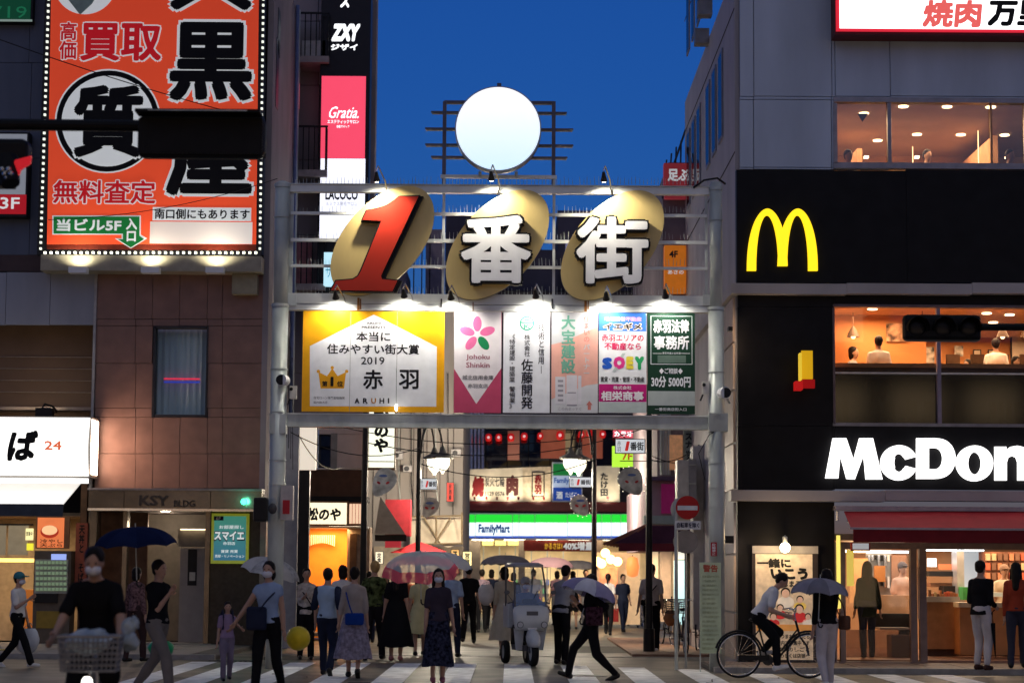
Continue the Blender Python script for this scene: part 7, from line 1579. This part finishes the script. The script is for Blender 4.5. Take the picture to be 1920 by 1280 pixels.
# 21 grey umbrella, white trousers
a = gp(1552, 1290)
J = person(a, 195, 'person in black top and wide white trousers under the grey umbrella', H=1.64, top=BLKC, tsleeve=.8, bottom=cloth('white_trouser', (.52, .48, .49)), blen=.97, shoes=SHOEW, female=True, hair='long', hands=((-.02, -.2, 1.2), (.22, -.02, .8)), feet=((-.1, -.16, .08), (.1, .16, .1)))
umbrella((at(1535, 1084, a[1]).x, a[1] - .15, at(1535, 1083, a[1]).z), .42, .24, [cloth('umb_greyl', (.30, .28, .33)), cloth('umb_greyd', (.20, .19, .23))], 'grey umbrella beside the shop poster, rightmost umbrella', tilt=(0, 3), shaft=.6)
strap(J, 'brown leather shoulder bag on the person in white trousers', (-.24, .05, .92), (.05, .13, .10), cloth('brown_leather', (.12, .06, .04)), over=0)
# in the shop
def inside(x, dy, yaw, label, floor=.14, **k): return person((at(x, 1100, YR + dy).x, YR + dy, floor), yaw, label, vox=.02, **k)
inside(1626, 1.0, 182, 'customer in dark green coat standing behind the shop glass', H=1.66, top=cloth('dark_green', (.010, .020, .012)), tsleeve=.9, tlen=.72, bottom=cloth('jean', (.03, .035, .06)), shoes=SHOEB, hairm=mat('hair_brown', (.03, .016, .009), spec=.1), hair='long', female=True)
inside(1692, 3.4, 20, 'shop worker in pink beige uniform behind the counter glass', H=1.66, top=cloth('pink_beige', (.55, .36, .28)), bottom=BLKC, shoes=SHOEB, hat=cloth('visor', (.1, .08, .08)))
inside(1883, 2.3, 10, 'counter worker in cream shirt behind the wooden counter', H=1.62, top=cloth('cream_shirt', (.65, .58, .45)), bottom=BLKC, shoes=SHOEB, hat=cloth('visor2', (.3, .2, .15)))
J = person(gp(1841, 1256, .1), 140, 'man in black jacket and white trousers waiting outside the restaurant counter', H=1.70, top=BLKC, tsleeve=.95, tlen=.86, bottom=cloth('light_trouser', (.48, .44, .45)), blen=.95, shoes=cloth('brown_shoe', (.06, .03, .025)), hands=((-.14, -.2, 1.02), (.12, -.22, 1.02)), feet=((-.1, .02, .08), (.09, -.03, .08)), vox=.015)
fu = thing('folded_umbrella', (at(1863, 1180, J['T'].location.y).x, J['T'].location.y - .1, .3), 'folded dark umbrella hanging beside the man in black jacket', 'umbrella'); P = wloc(fu); MB().cone(P, P + Vector((-.03, 0, .55)), .008, .035, 10).tube([P + Vector((-.03, 0, .55)), P + Vector((-.04, 0, .72)), P + Vector((0, 0, .76))], .01).build('cover', BLKC, fu)
J = person(gp(1908, 1252, .1), 165, 'long haired woman in rust red top and dark jeans at the right edge', H=1.68, top=cloth('rust', (.32, .05, .025)), tsleeve=.95, bottom=cloth('dark_jean', (.04, .04, .06)), shoes=SHOEB, female=True, hair='long', hands=((-.3, -.1, 1.0), (.2, 0, .8)), vox=.015)
# upstairs
for x, dy, lab, yw in ((1648, .95, 'person in white shirt by the left orange window upstairs', 185), (1868, 1.2, 'person in white shirt by the right orange window upstairs', 175)):
    person((at(x, 700, YR + dy).x, YR + dy, za2 + .02), yw, lab, H=1.60, top=WHT, bottom=BLKC, shoes=SHOEB, vox=.02)
for x, dy, lab in ((1590, 1.0, 'diner at the small upper window'), (1738, 2.0, 'blurred diner low in the wide upper window'), (1893, .9, 'dark haired diner at the right of the upper window')):
    person((at(x, 290, YR + dy).x, YR + dy, at(x, 284, YR + dy).z - 1.6), 30, lab, H=1.6, top=WHT if x < 1600 else GRYC, bottom=BLKC, vox=.022)
for x, dy, lab, yw, tp_ in ((1600, 1.5, 'diner in grey top seated deep left behind the orange window', 60, GRYC), (1815, 3.6, 'diner in dark top far back in the orange dining room', -40, NAVY), (1905, 3.0, 'diner in beige top right of the picture frames upstairs', 30, BEI)):
    person((at(x, 700, YR + dy).x, YR + dy, za2 - .12), yw, lab, H=1.60, top=tp_, bottom=BLKC, vox=.022, hair='bob')
# ---- delivery scooter with roof
a = gp(976, 1248)
SC = thing('delivery_scooter', (0, 0, 0), 'white three wheeled delivery scooter with roof and windscreen facing the camera', 'scooter')
SW = mat('scooter_white', (.50, .53, .56), rough=.3, var=.04, coat=.3); SG = mat('scooter_grey', (.10, .10, .11), rough=.4)
def swheel(x, y, R_, w_):
    W_ = thing('wheel', (x, y, R_)); W_.parent = SC; mb = MB(); prof = []
    n = 28; vs = []
    for i in range(n):
        a_ = 2 * PI * i / n
        for r, dx in ((R_ * .62, -w_), (R_ * .93, -w_), (R_, -w_ * .5), (R_, w_ * .5), (R_ * .93, w_), (R_ * .62, w_)): vs.append(Vector((x + dx, y + r * math.cos(a_), R_ + r * math.sin(a_))))
    MB().add(vs, [(i * 6 + j, i * 6 + j + 1, ((i + 1) % n) * 6 + j + 1, ((i + 1) % n) * 6 + j) for i in range(n) for j in range(5)]).build('tyre', RUBBER, W_, smooth=True)
    MB().cone((x - w_ * .8, y, R_), (x + w_ * .8, y, R_), R_ * .62, R_ * .62, 20).build('rim', STEEL, W_)
swheel(0, -.62, .235, .055); swheel(-.2, .72, .2, .05); swheel(.2, .72, .2, .05)
def loft(rows, n=20):  # rows: (cx, cy, cz, rx, ry)
    mb = MB(); vs = []
    for cx, cy, cz, rx, ry in rows:
        for k in range(n):
            a_ = 2 * PI * k / n; c_, s_ = math.cos(a_), math.sin(a_); vs.append(Vector((cx + rx * math.copysign(abs(c_) ** .6, c_), cy + ry * math.copysign(abs(s_) ** .6, s_), cz)))
    L = len(rows); mb.add(vs, [(j * n + k, j * n + (k + 1) % n, (j + 1) * n + (k + 1) % n, (j + 1) * n + k) for j in range(L - 1) for k in range(n)] + [tuple(range(n))[::-1], tuple(range((L - 1) * n, L * n))]); return mb
loft([(0, -.40, .60, .24, .05), (0, -.44, .66, .29, .08), (0, -.46, .80, .315, .10), (0, -.44, .94, .32, .09), (0, -.41, 1.00, .29, .06), (0, -.39, 1.03, .20, .04)]).build('front_shield', SW, SC, smooth=True)
loft([(0, -.66, .33, .07, .24), (0, -.64, .42, .10, .25), (0, -.61, .50, .105, .22), (0, -.56, .58, .08, .15), (0, -.52, .63, .05, .08)]).build('front_mudguard', SW, SC, smooth=True)
for e in (-1, 1):
    MB().cone((.21 * e, -.55, .70), (.21 * e, -.565, .70), .048, .045, 16).build('headlight', mat('lens_clear', (.5, .52, .55), rough=.1), SC); MB().cone((.21 * e, -.552, .70), (.21 * e, -.556, .70), .058, .055, 16).build('lamp_ring', SG, SC)
    MB().tube([(.27 * e, -.40, 1.0), (.27 * e, -.34, 1.35), (.25 * e, -.18, 1.70), (.25 * e, .5, 1.72), (.22 * e, .62, 1.0)], .017, 8).build('roof_pillar', SG, SC)
    MB().tube([(.0, -.34, 1.05), (.30 * e, -.30, 1.08), (.37 * e, -.24, 1.06)], .014).build('handlebar', SG, SC); MB().tube([(.3 * e, -.32, 1.1), (.40 * e, -.36, 1.22)], .006).ell((.41 * e, -.37, 1.25), (.05, .012, .035), 12, 7).build('mirror', SG, SC)
for e in (-1, 1): MB().add([(.29 * e, -.40, .64), (.10 * e, -.34, .60), (.12 * e, -.30, .27), (.24 * e, -.34, .26), (.29 * e, -.37, .64), (.10 * e, -.31, .60), (.12 * e, -.27, .27), (.24 * e, -.31, .26)], [(0, 1, 2, 3), (7, 6, 5, 4), (0, 3, 7, 4), (1, 5, 6, 2), (0, 4, 5, 1), (3, 2, 6, 7)]).build('leg_shield', SW, SC)
MB().box(-.10, .10, -.555, -.545, .86, .93).build('vent_grille', SG, SC)
MB().bevbox(-.13, .13, -.36, -.24, 1.04, 1.14, .03).build('instrument_pod', BLACK, SC)
MB().add([(-.26, -.41, 1.02), (.26, -.41, 1.02), (.25, -.34, 1.38), (.22, -.19, 1.66), (-.22, -.19, 1.66), (-.25, -.34, 1.38)], [(0, 1, 2, 5), (5, 2, 3, 4)]).build('windscreen', glass('screen_glass', (.75, .78, .82), .16, .05), SC)
loft([(0, .15, 1.68, .30, .45), (0, .15, 1.72, .31, .47), (0, .18, 1.76, .24, .38)]).build('roof', mat('roof_grey', (.30, .31, .34), rough=.35), SC, smooth=True)
MB().tube([(-.0, -.36, 1.0), (.12, -.40, 1.28)], .006).build('wiper', BLACK, SC)
loft([(0, .1, .25, .17, .42), (0, .1, .34, .19, .45)]).build('floor_board', SG, SC); loft([(0, .42, .34, .16, .2), (0, .42, .6, .15, .22), (0, .44, .68, .13, .24)]).build('seat', BLACK, SC, smooth=True)
MB().bevbox(-.22, .22, .45, .88, .62, 1.05, .03).build('rear_box', SW, SC); MB().tube([(0, -.42, .4), (.07, -.62, .235)], .025).tube([(0, -.42, .4), (-.07, -.62, .235)], .025).build('fork', SG, SC)
lettering_ = MB().box(-.08, .08, -.56, -.555, .62, .65).build('licence_strip', WHITE, SC)
SC.location = (at(985, 1200, 37.4).x, 37.4, .006); SC.rotation_euler = (0, 0, math.radians(12))
SX = SC.location
person((SX.x, SX.y + .28, .006), 12, 'rider in white helmet and mask seated under the scooter roof', H=1.64, hip=.74, hands=((-.3, -.48, 1.0), (.3, -.48, 1.0)), feet=((-.12, -.3, .42), (.12, -.3, .42)), top=cloth('rider_blue', (.10, .13, .22)), tsleeve=.95, bottom=NAVY, shoes=SHOEB, hat=cloth('helmet_white', (.6, .62, .68)), mask=True, kneep=((-.3, -1, .4), (.3, -1, .4)))
a = gp(1037, 1248)
J = person((SX.x + .62, SX.y + .15, .006), 150, 'man in grey shirt and loose black trousers leaning beside the scooter', H=1.70, lean=14, top=cloth('grey_shirt', (.24, .25, .29)), tsleeve=.6, tlen=.86, bottom=BLKC, shoes=SHOEB, hands=((.0, -.42, 1.05), (-.12, -.38, 1.0)), feet=((-.12, .08, .08), (.12, -.1, .08)))
# ---- parked bicycles
b0 = bicycle(gp(1196, 1176), 80, 'parked bicycle crowded beside the snack stand', frame=mat('bike_white', (.45, .42, .4), rough=.4), basket=CHROME, group=None)
b1_ = copy_tree(b0); b1_.location = gp(1178, 1172); b1_.rotation_euler = (0, 0, math.radians(65)); b1_['label'] = 'parked bicycle leaning left of another by the snack stand'
b2_ = bicycle(gp(1286, 1228), 95, 'parked bicycle behind the no entry sign pole', frame=DSTEEL, basket=DSTEEL); b3_ = copy_tree(b2_); b3_.location = gp(1308, 1222); b3_.rotation_euler = (0, 0, math.radians(78)); b3_['label'] = 'parked bicycle squeezed between sign pole and green notice board'
b4_ = copy_tree(b2_); b4_.location = gp(1262, 1212); b4_.rotation_euler = (0, 0, math.radians(100)); b4_['label'] = 'parked bicycle left of the no entry sign pole'
# drain, manholes and road wear on the near asphalt
mh = MB().cone((1.2, 33.5, .006), (1.2, 33.5, .0125), .32, .32, 28).build('manhole_cover', mat('cast_iron', (.06, .06, .06), rough=.5, metal=.5, var=.3, scale=25), None); tag(mh, 'round iron manhole cover between crosswalk stripes', 'manhole')
for k, (x, y, w_) in enumerate(((-6.9, 37.2, .5), (-5.2, 36.9, .5))): pass

# ================================================================== fuse people into single skins
bpy.context.view_layer.update()
for o, vox, sm, amp, freq, extra in PEND:
    m = o.modifiers.new('remesh', 'REMESH'); m.mode = 'VOXEL'; m.voxel_size = vox; m.use_smooth_shade = True
    if sm: k = o.modifiers.new('smooth', 'SMOOTH'); k.iterations = sm; k.factor = .5
dg = bpy.context.evaluated_depsgraph_get()
res = []
for o, vox, sm, amp, freq, extra in PEND: res.append(bpy.data.meshes.new_from_object(o.evaluated_get(dg)))
for (o, vox, sm, amp, freq, extra), me in zip(PEND, res):
    ml = list(o.data.materials)
    o.modifiers.clear()
    if amp:
        sd = len(me.vertices) % 97
        N = len(me.vertices); cs = [0.0] * (3 * N); ns = [0.0] * (3 * N); me.vertices.foreach_get('co', cs); me.vertices.foreach_get('normal', ns)
        for i in range(0, 3 * N, 3):
            k = amp * noise.noise((cs[i] * freq + sd, cs[i + 1] * freq, cs[i + 2] * freq * .6)); cs[i] += ns[i] * k; cs[i + 1] += ns[i + 1] * k; cs[i + 2] += ns[i + 2] * k
        me.vertices.foreach_set('co', cs); me.update()
    if extra:
        vs = [v.co.copy() for v in me.vertices]; fs = [tuple(p.vertices) for p in me.polygons]; b = len(vs)
        me2 = bpy.data.meshes.new(o.name); me2.from_pydata([tuple(v) for v in vs] + [tuple(v) for v in extra.v], [], fs + [tuple(i + b for i in f) for f in extra.f]); me = me2
    me.polygons.foreach_set('use_smooth', [True] * len(me.polygons))
    if not me.materials: me.materials.append(ml[0])
    o.data = me
for o in S.objects:
    if 's' in o.keys(): del o['s']

# road wear: sunken patch, cracks, drain grating
wear = mat('fresh_asphalt_patch', (.055, .052, .045), rough=.75, var=.2, scale=6, bump=.3)
for k, (x0, x1, y0, y1) in enumerate(((-4.6, -3.2, 38.6, 40.6), (1.0, 3.0, 43, 47), (-2.4, -1.6, 29.0, 31.2), (2.6, 4.3, 29.4, 30.1))):
    o = MB().add([(x0, y0, .0088), (x1 + .1, y0 + .05, .0088), (x1, y1, .0088), (x0 + .08, y1 - .06, .0088)], [(0, 1, 2, 3)]).build('asphalt_patch', wear, loc=(0, 0, 0)); tag(o, kind='structure')
mb = MB()
rc = random.Random(5)
for k in range(16):
    x, y = rc.uniform(-6, 6), rc.uniform(29, 46); d = Vector((rc.uniform(-1, 1), rc.uniform(-1, 1), 0)).normalized(); P = Vector((x, y, .0135))
    for i in range(9):
        Q = P + d * rc.uniform(.15, .35); nrm = Vector((-d.y, d.x, 0)) * rc.uniform(.006, .014); mb.add([P - nrm, Q - nrm, Q + nrm, P + nrm], [(0, 1, 2, 3)]); P = Q; d = (d + Vector((rc.uniform(-.6, .6), rc.uniform(-.6, .6), 0))).normalized()
o = mb.build('asphalt_cracks', mat('tar_line', (.02, .02, .018), rough=.6), loc=(0, 0, 0)); tag(o, kind='stuff', label='thin dark cracks in the road surface')
dg_ = thing('drain_grating', (-4.9, 38.1, .006), 'steel drain grating in the gutter before the left pavement', 'drain')
for k in range(9): MB().box(-5.3 + k * .09, -5.26 + k * .09, 37.95, 38.3, .008, .02).build('bar', DSTEEL, dg_)
MB().box(-5.35, -4.5, 37.92, 38.33, .0065, .0085).build('pit', BLACK, dg_)
